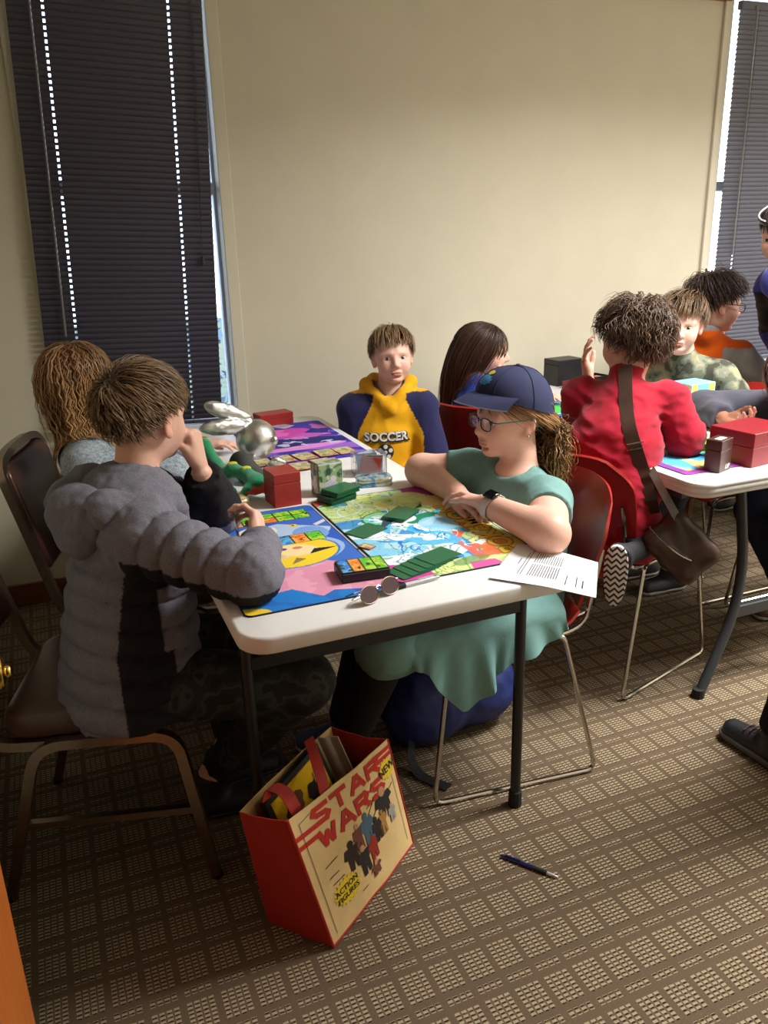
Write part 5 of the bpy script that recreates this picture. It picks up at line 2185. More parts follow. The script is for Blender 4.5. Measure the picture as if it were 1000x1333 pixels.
def hairline(front=.42, side=-.05, back=-.62, ear=.0):
    """True where hair grows: directions (x forward, y left, z up) on the scalp"""
    def fn(u):
        x, y, z = u[:, 0], u[:, 1], u[:, 2]
        lim = np.where(x > .25, side + (front - side) * np.clip((x - .25) / .5, 0, 1), side + (back - side) * np.clip((.15 - x) / .75, 0, 1))
        return z > lim
    return fn


def make_hair(name, parent, H, base, line, n=900, length=.06, lenfn=None, crown=(-.45, .05, .9), comb=(0, 0, 0), away=1.0, grav=.0, lift=.006, wave=0, wfreq=20, width=.0026,
              steps=9, body=None, jitter=.12, seed=1, tipcol=None, hug=1.0, rnd=.2, free=None, thick=1.012, cap=True, clump=0, bodyoff=.006):
    rg = np.random.default_rng(seed)
    k = np.arange(n * 3) + .5
    ph = np.arccos(1 - 2 * k / (n * 3))
    th = PI * (1 + 5 ** .5) * k
    u = np.stack([np.cos(th) * np.sin(ph), np.sin(th) * np.sin(ph), np.cos(ph)], 1)
    u = u[line(u)]
    if len(u) > n:
        u = u[rg.permutation(len(u))[:n]]
    N = len(u)
    crown = nrm(crown)
    comb = np.asarray(comb, float)
    if lenfn is not None:
        Ln = lenfn(u) * (1 + rg.normal(0, rnd * .5, N))
    else:
        Ln = length * (1 + rg.normal(0, rnd, N))
    Ln = np.maximum(Ln, .008)
    st = Ln / (steps - 1)
    P = HC + u * HE
    pts = [P.copy()]
    jit = rg.normal(0, jitter, (N, 3))
    if clump:
        cid = rg.integers(0, clump, N)
        cu = u[rg.integers(0, N, clump)]
        # nearest clump centre
        d2 = ((u[:, None, :] - cu[None, :, :]) ** 2).sum(2)
        cid = d2.argmin(1)
        cj = rg.normal(0, jitter * 1.6, (clump, 3))
        jit = jit * .45 + cj[cid]
    phase = rg.uniform(0, 2 * PI, N)
    if clump:
        phase = rg.uniform(0, 2 * PI, clump)[cid] + rg.normal(0, .35, N)
    lf = lift * (1 + .35 * rg.normal(size=N))
    downl = H.R @ V(0, 0, -1)
    for i in range(1, steps):
        q = (P - HC) / HE
        rad = np.linalg.norm(q, axis=1)
        un = q / rad[:, None]
        nm = un / HE
        nm /= np.linalg.norm(nm, axis=1)[:, None]
        aw = un * (un @ crown)[:, None] - crown
        aw /= np.linalg.norm(aw, axis=1)[:, None] + 1e-6
        t = i / (steps - 1)
        g = grav * (t ** .6 if hug else 1)
        d = away * aw + comb + g * downl + jit
        if wave:
            sd = np.cross(nm, aw)
            d = d + (wave * np.sin(wfreq * t * Ln / .1 + phase))[:, None] * sd + (wave * .6 * np.cos(wfreq * t * Ln / .1 + phase))[:, None] * nm
        inn = (d * nm).sum(1)
        hold = np.minimum(inn, 0) if hug else 0
        near = rad < 1.25
        d = d - nm * np.where(near, hold, 0)[:, None]
        d /= np.linalg.norm(d, axis=1)[:, None] + 1e-9
        P = P + d * st[:, None]
        q = (P - HC) / HE
        rad = np.linalg.norm(q, axis=1)
        want = 1.0 + (lf * min(1, t * 2.5 + .15)) / .085
        low = rad < want
        P[low] = HC + q[low] / rad[low][:, None] * want[low][:, None] * HE
        if hug:
            hi_ = (rad > want + .02) & (q[:, 2] > -.35 if free is None else q[:, 2] > free)
            P[hi_] = HC + q[hi_] / rad[hi_][:, None] * (want[hi_] + .02 + (rad[hi_] - want[hi_] - .02) * .35)[:, None] * HE
        if body is not None:
            Wp = H.W(P)
            dd = body.dist(Wp)
            m_ = dd < bodyoff
            if m_.any():
                e = .004
                Q = Wp[m_]
                g3 = np.stack([body.dist(Q + V(e, 0, 0)) - body.dist(Q - V(e, 0, 0)), body.dist(Q + V(0, e, 0)) - body.dist(Q - V(0, e, 0)), body.dist(Q + V(0, 0, e)) - body.dist(Q - V(0, 0, e))], 1)
                g3 /= np.linalg.norm(g3, axis=1)[:, None] + 1e-6
                Wp[m_] = Q + g3 * np.minimum(bodyoff - dd[m_], .03)[:, None]
                P = H.local(Wp)
        pts.append(P.copy())
    pts = np.stack(pts, 1)                       # N, steps, 3 (local)
    tan = np.gradient(pts, axis=1)
    tan /= np.linalg.norm(tan, axis=2)[..., None] + 1e-9
    q = (pts - HC) / HE
    nm = q / HE
    nm /= np.linalg.norm(nm, axis=2)[..., None]
    sd = np.cross(tan, nm)
    sd /= np.linalg.norm(sd, axis=2)[..., None] + 1e-9
    nm2 = np.cross(sd, tan)
    w = width * np.interp(np.linspace(0, 1, steps), [0, .15, .6, 1], [.7, 1, .85, .12])[None, :, None] * (1 + .3 * rg.normal(size=(N, 1, 1)))
    A = pts + sd * w
    B = pts + nm2 * w * .6
    C = pts - sd * w
    ring = np.stack([A, B, C], 2)                # N, steps, 3, 3
    v = H.W(ring.reshape(-1, 3))
    i, j, m3 = np.meshgrid(np.arange(N), np.arange(steps - 1), np.arange(3), indexing='ij')
    b0 = i * steps * 3 + j * 3
    a = b0 + m3
    b = b0 + (m3 + 1) % 3
    f = np.stack([a, b, b + 3, a + 3], -1).reshape(-1, 4)
    tone = (1 + .22 * rg.normal(size=N)).clip(.5, 1.6)
    cb = np.array(srgb(base))
    ct = cb * 1.25 if tipcol is None else np.array(srgb(tipcol))
    tt = np.linspace(0, 1, steps)[None, :, None, None]
    cols = (cb * (1 - tt) + ct * tt) * tone[:, None, None, None] * np.ones((1, 1, 3, 1))
    cols = cols.reshape(-1, 3)
    if cap:
        n1, n2 = 40, 28
        a_, b_ = np.meshgrid(np.linspace(0, 2 * PI, n1), np.linspace(.001, PI - .25, n2), indexing='ij')
        uu = np.stack([np.cos(a_) * np.sin(b_), np.sin(a_) * np.sin(b_), np.cos(b_)], -1).reshape(-1, 3)
        ok = line(uu).reshape(n1, n2)
        cv = H.W(HC + uu * HE * thick)
        ii, jj = np.meshgrid(np.arange(n1 - 1), np.arange(n2 - 1), indexing='ij')
        keep = ok[:-1, :-1] & ok[1:, :-1] & ok[1:, 1:] & ok[:-1, 1:]
        aa = (ii * n2 + jj)[keep]
        fq = np.stack([aa, aa + 1, aa + n2 + 1, aa + n2], 1)
        f = np.concatenate([f, fq + len(v)])
        v = np.concatenate([v, cv])
        cols = np.concatenate([cols, np.zeros((len(cv), 3)) + cb * .7])
    hm = mat('hair', attr=True, rough=.42, namp=.1, nscale=200, spec=.45)
    return obj(name, v, f, hm, parent, True, cols)


def glasses(H, parent, col, lens_w=.0225, lens_h=.0165, temple=None, name='glasses'):
    root = MB()
    fm = M('glasses_frame_%d_%d_%d' % col, col, .3)
    tm = fm if temple is None else M('glasses_temple_%d_%d_%d' % temple, temple, .3)
    lens = mat('clear_lens', (.97, .98, 1), .03, trans=.97, namp=0, spec=.35)
    mb = MB()
    for s in (-1, 1):
        ring = []
        for a in np.linspace(0, 2 * PI, 29)[:-1]:
            cx, cz = math.cos(a), math.sin(a)
            cx = math.copysign(abs(cx) ** .75, cx)
            cz = math.copysign(abs(cz) ** .75, cz)
            ring.append(H.w(.097 - .10 * abs(cx * lens_w * s + s * .0305) ** 1.0 * .55 + .002, s * .0305 + lens_w * cx, -.004 + lens_h * cz))
        mb.tube(ring, .0017 * H.s, 6, closed=True)
    mb.tube([H.w(.0975, -.009, .004), H.w(.1005, 0, .006), H.w(.0975, .009, .004)], .0016 * H.s, 6)
    g = mb.build(name, fm, parent, True)
    for s in (-1, 1):
        MB().tube([H.w(.094, s * .052, .004), H.w(.085, s * .070, .005), H.w(.02, s * .080, .004), H.w(-.015, s * .083, .004), H.w(-.03, s * .083, -.02)], .0017 * H.s, 6).build('temple', tm, g, True)
        vs = [H.w(.0965 - .055 * abs(s * .0305), s * .0305, -.004)]
        for a in np.linspace(0, 2 * PI, 29)[:-1]:
            cx, cz = math.cos(a), math.sin(a)
            cx = math.copysign(abs(cx) ** .75, cx)
            cz = math.copysign(abs(cz) ** .75, cz)
            vs.append(H.w(.0985 - .055 * abs(cx * lens_w + s * .0305), s * .0305 + lens_w * cx, -.004 + lens_h * cz))
        q = [x - H.f * .0011 for x in vs]
        m2 = MB().add(vs, [(0, 1 + i, 1 + (i + 1) % 28) for i in range(28)])
        m2.add(q, [(0, 1 + (i + 1) % 28, 1 + i) for i in range(28)])
        m2.build('lens', lens, g, True)
    return g


def shoes(parent, J, col, sole=(30, 30, 32), h=.006, names=('L', 'R')):
    cm = M('shoe_%d_%d_%d' % col, col, .6, bump=.2)
    sm = M('sole_%d_%d_%d' % sole, sole, .7)
    for s in names:
        S = SDF()
        foot_ops(S, J, s, .010)
        S.plane(J['an' + s] * V(1, 1, 0) + V(0, 0, .016), (0, 0, -1))
        S.plane(J['an' + s] + V(0, 0, .012), (0, 0, 1))
        sh_ = cloth(S, h, 'shoe', parent, cm)
        S = SDF()
        foot_ops(S, J, s, .013)
        S.plane(J['an' + s] * V(1, 1, 0) + V(0, 0, .022), (0, 0, 1))
        S.plane(J['an' + s] * V(1, 1, 0) + V(0, 0, .001), (0, 0, -1))
        cloth(S, h, 'sole', sh_, sm)


def person_common(J, H, skin_r=None, hands=(), coarse=.011, neck=.046, legs=True, head_kw=None, arm_rad=(.046, .038, .036, .025), leg_rad=(.074, .054, .052, .034), bulk=1.0):
    S = SDF()
    torso_ops(S, J, bulk=bulk)
    for s in ('L', 'R'):
        arm_ops(S, J, s, rad=arm_rad)
        if legs:
            leg_ops(S, J, s, rad=leg_rad)
            foot_ops(S, J, s)
    neck_ops(S, H, J['nek'], neck)
    head_ops(S, H, **(head_kw or {}))
    return S
# ================================================================ the people
def latv(az):
    a = math.radians(az)
    return V(-math.sin(a), math.cos(a), 0)


def fwd(az):
    a = math.radians(az)
    return V(math.cos(a), math.sin(a), 0)


FAIR = (226, 178, 156)
knit = lambda n, **k: mat(n, attr=True, rough=.85, spec=.2, **k)
cotton = knit('cotton', nscale=260, namp=.12, bump=.18, bscale=700, sheen=.15)
heather = knit('heather_shell', nscale=300, namp=.5, bump=.12, bscale=300, stretch=(1, 1, 3))
speckle = knit('speckled_knit', nscale=150, namp=.62, bump=.3, bscale=300)
denim = knit('trouser_cloth', nscale=120, namp=.25, bump=.15, bscale=500)


def camo_material(name, cols, scale):
    m, nt, b = _mk(name)
    co = _coord(nt)
    n1 = _noise(nt, co, scale, 2, .4)
    c = _ramp(nt, n1, [(0, srgb(cols[0])), (.43, srgb(cols[1])), (.52, srgb(cols[2])), (.60, srgb(cols[3]))], 'CONSTANT')
    nt.links.new(c, b.inputs['Base Color'])
    b.inputs['Roughness'].default_value = .9
    _bump(nt, b, _noise(nt, co, 500, 3), .15, .001)
    MATS[name] = m
    return m


camo = camo_material('camouflage_cloth', [(58, 60, 46), (92, 96, 76), (116, 120, 104), (140, 134, 104)], 22)
camo_dk = camo_material('dark_camouflage', [(14, 15, 15), (30, 32, 31), (48, 52, 46), (22, 24, 24)], 20)


def solid(rgb):
    c = np.array(srgb(rgb))
    return lambda v: np.zeros((len(v), 3)) + c


def trousers(P, J, rgb, material=None, infl=.012, upto=1.93, h=.010, rad=(.074, .054, .052, .034), waist=.06, seat=None):
    seat = infl if seat is None else seat
    S = SDF()
    S.cap(J['pel'] - UPZ * .03, J['pel'] + UPZ * waist, .112 + seat, .105 + seat, .04, sc=(J['lat'], 1.3))
    for s in ('L', 'R'):
        leg_ops(S, J, s, infl, upto, flat=1, rad=rad)
    S.post = wrinkle(.006, 22, seed=3)
    return cloth(S, h, 'trousers', P, material or denim, solid(rgb) if material is None else None)


def cut(front=.028, fk=.12, side=.022, sk=.06, fz=.45):
    """strand length by root: short at the hairline, longer towards the crown"""
    def fn(u):
        fr = front + fk * np.clip(u[:, 2] - fz, 0, .5)
        sd = side + sk * np.clip(u[:, 2] + .05, 0, 1)
        w = np.clip((u[:, 0] - .0) / .35, 0, 1)
        return fr * w + sd * (1 - w)
    return fn


# table tops (a little smaller, so that what leans on an edge still touches it)
TB1 = (V((T1[0] + T1[1]) / 2, (T1[2] + T1[3]) / 2, .690), V((T1[1] - T1[0]) / 2 - .004, (T1[3] - T1[2]) / 2 - .004, .046), 0)
TB2 = (V((T2[0] + T2[1]) / 2, (T2[2] + T2[3]) / 2, .690), V((T2[1] - T2[0]) / 2 - .004, (T2[3] - T2[2]) / 2 - .004, .046), 0)
TB3 = (V((T3[0] + T3[1]) / 2, (T3[2] + T3[3]) / 2, .690), V((T3[1] - T3[0]) / 2 - .004, (T3[3] - T3[2]) / 2 - .004, .046), 0)


def rests(key, *more):
    CARVE.clear()
    CARVE.extend(([SEATS[key]] if key else []) + list(more))
    if key in ('C', 'D', 'F'):           # leaning back against the shell
        c, h, rz = SEATS[key]
        b = rotz(rz) @ V(-.315, 0, 0)
        CARVE.append((V(c[0] + b[0], c[1] + b[1], .655), V(.1, .215, .15), rz))


# ---------------------------------------------------------------- A: boy in the grey puffer jacket
rests('A', TB1)
H = Frame((.183, 1.86, 1.066), 40, 4, 0, 1.0)
J = dict(pel=V(.05, 1.80, .50), che=V(.085, 1.80, .72), nek=V(.145, 1.83, .925), lat=latv(12),
         shR=V(.125, 1.685, .85), shL=V(.155, 1.955, .855), elR=V(.315, 1.50, .80), wrR=V(.375, 1.665, .79),
         elL=V(.345, 1.95, .79), wrL=V(.300, 1.875, .915),
         hipR=V(.07, 1.71, .49), hipL=V(.09, 1.89, .49), knR=V(.445, 1.625, .455), knL=V(.46, 1.86, .455),
         anR=V(.245, 1.84, .115), anL=V(.305, 1.955, .105), toeR=nrm(V(1, -.2, 0)), toeL=nrm(V(1, 0, 0)))
S = person_common(J, H, head_kw=dict(ear=1.05), bulk=.88)
hRw = J['wrR'] + V(.012, .03, .0)
hand_ops(S, hRw, V(.06, .72, .62), V(-.86, .25, -.35), .86, False, (.75, .7, .65, .6), (.5, .55), .25)
hLw = J['wrL'] + V(-.004, 0, .025)
hand_ops(S, hLw, V(-.10, .12, 1), V(-.55, .35, .1), .88, True, (1.15, 1.2, 1.25, 1.3), (.35, .6), .05)
A = body_mesh(S, [(*box_about(H.c, (.135, .135, .135)), .0034), (*box_about(hRw + V(0, .055, .05), (.075, .075, .075)), .003), (*box_about(hLw + V(-.02, .02, .05), (.075, .07, .075)), .003)], .012, H, FAIR, 'person',
              'boy in a grey and black quilted puffer jacket with elbows on the table')
eyes(H, A)
make_hair('hair', A, H, (92, 70, 46), hairline(.36, .04, -.66), 2700, crown=(-.70, .12, .70), comb=(.30, -.05, .0), away=.9, grav=.25, lift=.013,
          lenfn=cut(.03, .12, .020, .055, .35), width=.0014, steps=8, jitter=.12, seed=11, tipcol=(150, 122, 86), clump=330, thick=1.03)
# jacket
Jk = SDF()


def quilt(sp, amp, off=0.0):
    return lambda t, L: amp * (np.abs(np.sin(PI * (t + off) / sp)) ** .38 - .6)


Jk.cap(V(.070, 1.785, .415), V(.125, 1.81, .86), .160, .118, .03, sc=(J['lat'], 1.20), mod=quilt(.058, .018))
for s in ('L', 'R'):
    Jk.cap(V(.115, 1.815, .87), J['sh' + s], .082, .072, .04)
    Jk.cap(J['sh' + s], J['el' + s], .072, .056, .025, mod=quilt(.050, .018))
Jk.cap(J['elR'], J['wrR'] + V(.005, .01, 0), .060, .044, .025, mod=quilt(.05, .008), flat=1)
Jk.cap(J['elL'], J['wrL'], .058, .046, .025, mod=quilt(.05, .008), flat=1)
Jk.cap(V(.09, 1.75, .915), V(.19, 1.76, .90), .038, .036, .03)
Jk.cap(V(.085, 1.9, .915), V(.20, 1.9, .90), .036, .034, .03)
Jk.plane((0, 0, .422), (0.12, 0, -1))
Jk.ell(H.w(.0, 0, -.035), V(.07, .066, .085), H.R, .01, True)


def creases(x, y, z):
    return .005 * vnoise(x * 26, y * 26, z * 60) + .0045 * vnoise(x * 75, y * 75, z * 34) + .002 * vnoise(x * 150, y * 150, z * 90)


Jk.post = creases


def jcol(v):
    c = np.zeros((len(v), 3)) + np.array(srgb(130, 129, 140))
    x, y, z = v[:, 0], v[:, 1], v[:, 2]
    blk = (y < 1.76) & (z < .79) & (x > .045 + .22 * np.maximum(0, z - .60)) & (x < .165 - .02 * (z > .6)) & (z < .83)
    # underside of the near sleeve and the far sleeve's cuff
    d = J['elR'] - J['shR']
    t = np.clip(((v - J['shR']) @ d) / (d @ d), 0, 1)
    ax = J['shR'] + t[:, None] * d
    arm = np.linalg.norm(v - ax, axis=1) < .10
    blk |= arm & (z < ax[:, 2] - .022) & (t > .05)
    d2 = J['wrR'] - J['elR']
    t2 = np.clip(((v - J['elR']) @ d2) / (d2 @ d2), 0, 1)
    ax2 = J['elR'] + t2[:, None] * d2
    blk |= (np.linalg.norm(v - ax2, axis=1) < .085) & (z < ax2[:, 2] - .04) & (x < .40)
    d3 = J['wrL'] - J['elL']
    t3 = ((v - J['elL']) @ d3) / (d3 @ d3)
    ax3 = J['elL'] + np.clip(t3, 0, 1)[:, None] * d3
    blk |= (np.linalg.norm(v - ax3, axis=1) < .08) & (t3 > .1)
    c[blk] = srgb(38, 37, 40)
    return c


jk = cloth(Jk, .0050, 'puffer_jacket', A, heather, jcol)
# hood lying on the back
Ho = SDF()
hr = [V(.215, 1.735, .885), V(.13, 1.715, .90), V(.06, 1.715, .905), V(.012, 1.77, .895), V(.01, 1.85, .895), V(.05, 1.915, .905), V(.13, 1.945, .90), V(.20, 1.92, .885)]
rd = [.024, .036, .046, .052, .052, .046, .036, .024]
for a, b, ra_, rb_ in zip(hr, hr[1:], rd, rd[1:]):
    Ho.cap(a, b, ra_, rb_, .02)
Ho.cap(V(.020, 1.745, .855), V(.022, 1.86, .855), .050, .050, .03)
Ho.ell(H.w(-.005, 0, -.05), V(.072, .068, .085), H.R, .012, True)


def hoodq(x, y, z):
    a = np.arctan2(y - 1.83, x - .17)
    g = np.abs(np.sin(a * 4.2 + 9 * (z - .88))) ** .38
    return creases(x, y, z) - .016 * (g - .6)


Ho.post = hoodq
cloth(Ho, .0042, 'hood', jk, heather, solid((130, 129, 140)))
MB().tube([(.185 + .012 * t, 1.612 + .01 * t, .44 + .14 * t) for t in np.linspace(0, 1, 8)], .0022, 6).build('pocket_zip', black_pl, jk, True)
trousers(A, J, None, camo_dk, .014, 1.90, waist=.0, seat=-.02)
shoes(A, J, (24, 25, 28), (38, 38, 40))
# the hand of cards he holds
HR = Matrix.Rotation(math.radians(64), 4, 'Z') @ Matrix.Rotation(math.radians(68), 4, 'Y') @ Matrix.Rotation(math.radians(-18), 4, 'X')
for k in range(3):
    o = MB().box((0, 0, 0), (CW, .0014, CH), bev=0).build('held_card', M('held_card_%d' % k, ((60, 70, 96), (168, 160, 150), (196, 190, 182))[k], .35, nscale=60, namp=.4))
    o.matrix_world = Matrix.Translation((.350, 1.752, .802)) @ HR @ Matrix.Translation((0, .0022 * k, 0)) @ Matrix.Rotation(math.radians(9 * k), 4, 'Y')
    tag(o, 'trading card held up by the boy in the puffer jacket', 'card', 'cards held by boy in puffer jacket')

# ---------------------------------------------------------------- B: girl with long wavy hair
rests('B', TB1)
H = Frame((.075, 2.5, 1.06), 42, 2, 0, .98)
J = dict(pel=V(.115, 2.465, .50), che=V(.092, 2.475, .70), nek=V(.065, 2.49, .91), lat=latv(10), shR=V(.06, 2.365, .84), shL=V(.075, 2.62, .84),
         elR=V(.285, 2.345, .798), wrR=V(.315, 2.50, .782), elL=V(.29, 2.70, .798), wrL=V(.42, 2.715, .782))
J.update(seated(J['pel'], -13, thigh=.36, spread=.07, shin=(.09, 0)))
S = person_common(J, H)
for s, l in (('R', False), ('L', True)):
    hand_ops(S, J['wr' + s] + V(.015, 0, 0), V(.35, .9, .0) if s == 'R' else V(.9, -.1, .0), V(0, .0, -1), .82, l, (.25, .25, .25, .3))
body_B = S
B = body_mesh(S, [(*box_about(H.c, .135), .0042), (*box_about(J['wrR'] + V(.03, .06, 0), .09), .005), (*box_about(J['wrL'] + V(.06, -.02, 0), .09), .005)], .013, H, FAIR, 'person',
              'girl with long wavy light brown hair and a speckled pale top beside the blind')
eyes(H, B)
St = SDF()
torso_ops(St, J, .012)
for s in ('L', 'R'):
    arm_ops(St, J, s, .016, 1.85, flat=1)
St.cap(J['nek'], J['nek'] + UPZ * .03, .062, .056, .02)
St.post = wrinkle(.006, 20, (1, 1, .8), 5)
cloth(St, .008, 'shirt', B, speckle, solid((176, 190, 200)))
trousers(B, J, (40, 44, 60))
shoes(B, J, (120, 110, 120), (210, 208, 204), .009)
make_hair('hair', B, H, (122, 88, 56), hairline(.45, -.35, -.7), 1250, crown=(-.1, 0, 1), away=.9, grav=1.5, lift=.012, lenfn=lambda u: np.full(len(u), .36) - .03 * (u[:, 2] < 0), wave=.95, wfreq=15,
          width=.0024, steps=18, body=St, jitter=.10, seed=21, tipcol=(190, 146, 92), clump=120, bodyoff=.012, free=-.1)

# ---------------------------------------------------------------- C: boy in the soccer hoodie
rests('C', TB1)
H = Frame((1.208, 2.85, 1.003), 254, -4, -3, .95)
azC = 250
J = dict(pel=V(1.145, 2.89, .50), che=V(1.168, 2.88, .68), nek=V(1.195, 2.865, .865), lat=latv(azC), elL=V(1.325, 2.735, .60), wrL=V(1.18, 2.685, .555), elR=V(1.075, 2.92, .60), wrR=V(1.075, 2.745, .555))
J['shL'] = J['nek'] + J['lat'] * .122 - UPZ * .065
J['shR'] = J['nek'] - J['lat'] * .130 - UPZ * .065
J.update(seated(J['pel'], 203, thigh=.36))
S = person_common(J, H, bulk=.88)
for s, l in (('R', False), ('L', True)):
    hand_ops(S, J['wr' + s], V(-.4, -.8, -.05), V(0, 0, -1), .82, l, (.3, .3, .3, .3))
C = body_mesh(S, [(*box_about(H.c, .135), .0026)], .013, H, (230, 184, 164), 'person', 'boy in a yellow and navy soccer hoodie facing into the room')
eyes(H, C, (84, 62, 46), 0, 1.12, (112, 82, 54))
make_hair('hair', C, H, (98, 72, 48), hairline(.46, .0, -.6), 2000, crown=(-.3, .1, .95), comb=(.45, .0, 0), away=.8, grav=.2, lift=.011,
          lenfn=cut(.034, .085, .03, .05), width=.0015, steps=8, jitter=.10, seed=31, tipcol=(160, 128, 92), clump=200, thick=1.02)
Hd = SDF()
torso_ops(Hd, J, .026, bulk=.88)
for s in ('L', 'R'):
    arm_ops(Hd, J, s, .024, 1.95, flat=1)
f_, l_ = fwd(azC), J['lat']
nk = J['nek']
ring = [nk + f_ * .085 - UPZ * .045, nk + l_ * .05 + f_ * .05 - UPZ * .0, nk + l_ * .085 - f_ * .01 + UPZ * .035, nk + l_ * .05 - f_ * .075 + UPZ * .04, nk - f_ * .09 + UPZ * .03]
ring2 = [nk + (q - nk) - 2 * ((q - nk) @ l_) * l_ for q in ring]
for rg_ in (ring, ring2):
    for a, b in zip(rg_, rg_[1:]):
        Hd.cap(a, b, .020, .023, .018)
Hd.cap(nk - f_ * .09 - UPZ * .02, nk - f_ * .115 - UPZ * .06, .05, .04, .03)
Hd.ell(nk + UPZ * .06 + f_ * .01, V(.055, .056, .085), np.stack([f_, l_, UPZ]), .012, True)
Hd.post = wrinkle(.006, 17, (1, 1, .7), 8)


def hcol(v):
    y = np.abs((v - nk) @ l_)
    z = (v - nk)[:, 2]
    x = (v - nk) @ f_
    c = np.zeros((len(v), 3)) + np.array(srgb(224, 164, 8))
    lim = .062 + .062 * np.clip((-z - .02) / .12, 0, 1)
    navy = (y > lim) & (z < .005) | (y > .16)
    c[navy] = srgb(34, 34, 74)
    r = np.sqrt((x - .01) ** 2 + y ** 2)
    c[(z > .0) & (r < .062)] = srgb(30, 30, 62)
    return c


hd = cloth(Hd, .006, 'hoodie', C, cotton, hcol)
MB().tube([nk + f_ * .05 + UPZ * -.012 + l_ * a for a in np.linspace(-.02, .02, 5)], .009, 6).build('undershirt', M('white_cotton', (226, 222, 216), .9), hd, True)


def project_on(SD, P, d):
    """slide points along d until they meet the solid"""
    P = P.copy()
    t = np.zeros(len(P))
    for _ in range(40):
        dd = SD.dist(P)
        dd = np.where(dd > .5, .01, dd)
        P += d * np.clip(dd, -.01, .01)[:, None] * .9
    return P


def badge(name, v2, f2, mt, parent, SD, c, ex, ey, d, off):
    P = c + v2[:, :1] * ex + v2[:, 1:2] * ey - d * .12
    P = project_on(SD, P, d) - d * off
    return obj(name, P, f2, mt, parent)


fc = -f_
cB = nk + f_ * .05 - UPZ * .148 - l_ * .018
ex, ey = l_ * 1.0, UPZ
blk = M('black_print', (26, 24, 24), .7)
wht = M('grey_print', (206, 204, 198), .7)


def grid_rect(w, h, n=12, m_=6):
    vs = np.array([(w * (i / n - .5), h * (j / m_ - .5)) for i in range(n + 1) for j in range(m_ + 1)])
    fs = [(i * (m_ + 1) + j, (i + 1) * (m_ + 1) + j, (i + 1) * (m_ + 1) + j + 1, i * (m_ + 1) + j + 1) for i in range(n) for j in range(m_)]
    return vs, fs


def disc(r, n=20):
    vs = [(0, 0)] + [(r * q * math.cos(2 * PI * i / n), r * q * math.sin(2 * PI * i / n)) for q in (.5, 1) for i in range(n)]
    fs = [(0, 1 + i, 1 + (i + 1) % n) for i in range(n)] + [(1 + i, 1 + n + i, 1 + n + (i + 1) % n, 1 + (i + 1) % n) for i in range(n)]
    return np.array(vs), fs


v2, f2 = text2d('SOCCER', .043, .0050)
badge('lettering_shadow', v2 + V(.002, -.003), f2, blk, hd, Hd, cB, ex, ey, fc, .0065)
v2, f2 = text2d('SOCCER', .043, .0016)
badge('lettering', v2, f2, wht, hd, Hd, cB, ex, ey, fc, .0080)
cBall = cB - UPZ * .056 + l_ * -.004
v2, f2 = disc(.032)
badge('ball_print', v2, f2, blk, hd, Hd, cBall, ex, ey, fc, .0068)
for k in range(6):
    a = 2 * PI * k / 5 + .3
    r_ = .021 if k < 5 else 0
    v2, f2 = disc(.0085 if k < 5 else .0075, 7)
    badge('ball_patch', v2 + V(r_ * math.cos(a), r_ * math.sin(a)), f2, wht, hd, Hd, cBall, ex, ey, fc, .0082)
trousers(C, J, (36, 40, 52))
shoes(C, J, (50, 52, 60), (200, 200, 200), .009)

# ---------------------------------------------------------------- D: girl with long straight dark hair
rests('D', TB2)
H = Frame((1.625, 2.895, .988), -34, 4, 0, .97)
J = dict(pel=V(1.575, 2.895, .50), che=V(1.575, 2.893, .67), nek=V(1.59, 2.895, .855), lat=latv(-4), shR=V(1.60, 2.77, .79), shL=V(1.605, 3.02, .79),
         elR=V(1.755, 2.70, .796), elL=V(1.77, 3.05, .796), wrL=V(1.88, 2.93, .782))
hp = H.w(.056, -.046, -.085)
J['wrR'] = V(1.735, 2.755, .862)
J.update(seated(J['pel'], 12, thigh=.37))
S = person_common(J, H, bulk=.86)
hand_ops(S, J['wrR'], hp - J['wrR'] + V(-.03, .0, .02), V(-.3, .9, .25), .84, False, (.15, .16, .18, .2), (.4, .3), .1)
hand_ops(S, J['wrL'], V(.6, -.8, 0), V(0, 0, -1), .82, True, (.2, .2, .2, .2))
D = body_mesh(S, [(*box_about(H.c, .135), .0036), (*box_about(J['wrR'] + (hp - J['wrR']) * .5, .085), .0036), (*box_about(J['wrL'] + V(.04, -.05, 0), .09), .005)], .012, H, (226, 176, 156), 'person',
              'girl with long straight dark brown hair resting her cheek on her hand')
eyes(H, D, (60, 44, 32), 0, 1, (70, 48, 36))
St = SDF()
torso_ops(St, J, .012, bulk=.86)
for s in ('L', 'R'):
    arm_ops(St, J, s, .018, .95, flat=1)
St.cap(J['nek'], J['nek'] + UPZ * .012, .06, .055, .02)
St.post = wrinkle(.005, 18, seed=4)
cloth(St, .008, 'shirt', D, cotton, solid((22, 74, 176)))
make_hair('hair', D, H, (54, 36, 26), lambda u: u[:, 2] > np.where(u[:, 0] > .45, .55, np.where(u[:, 0] > .05,   .20, -.7)), 1500, crown=(.15, 0, 1), away=.9, grav=1.7, lift=.008, lenfn=lambda u: np.where(u[:, 0] > .45, .34, .40), width=.0021, steps=15, body=St, jitter=.05, seed=41,
          tipcol=(92, 62, 44), bodyoff=.010, free=-.1, comb=(-.8, 0, 0))
trousers(D, J, (30, 34, 52))
shoes(D, J, (90, 80, 90), (210, 208, 204), .009)

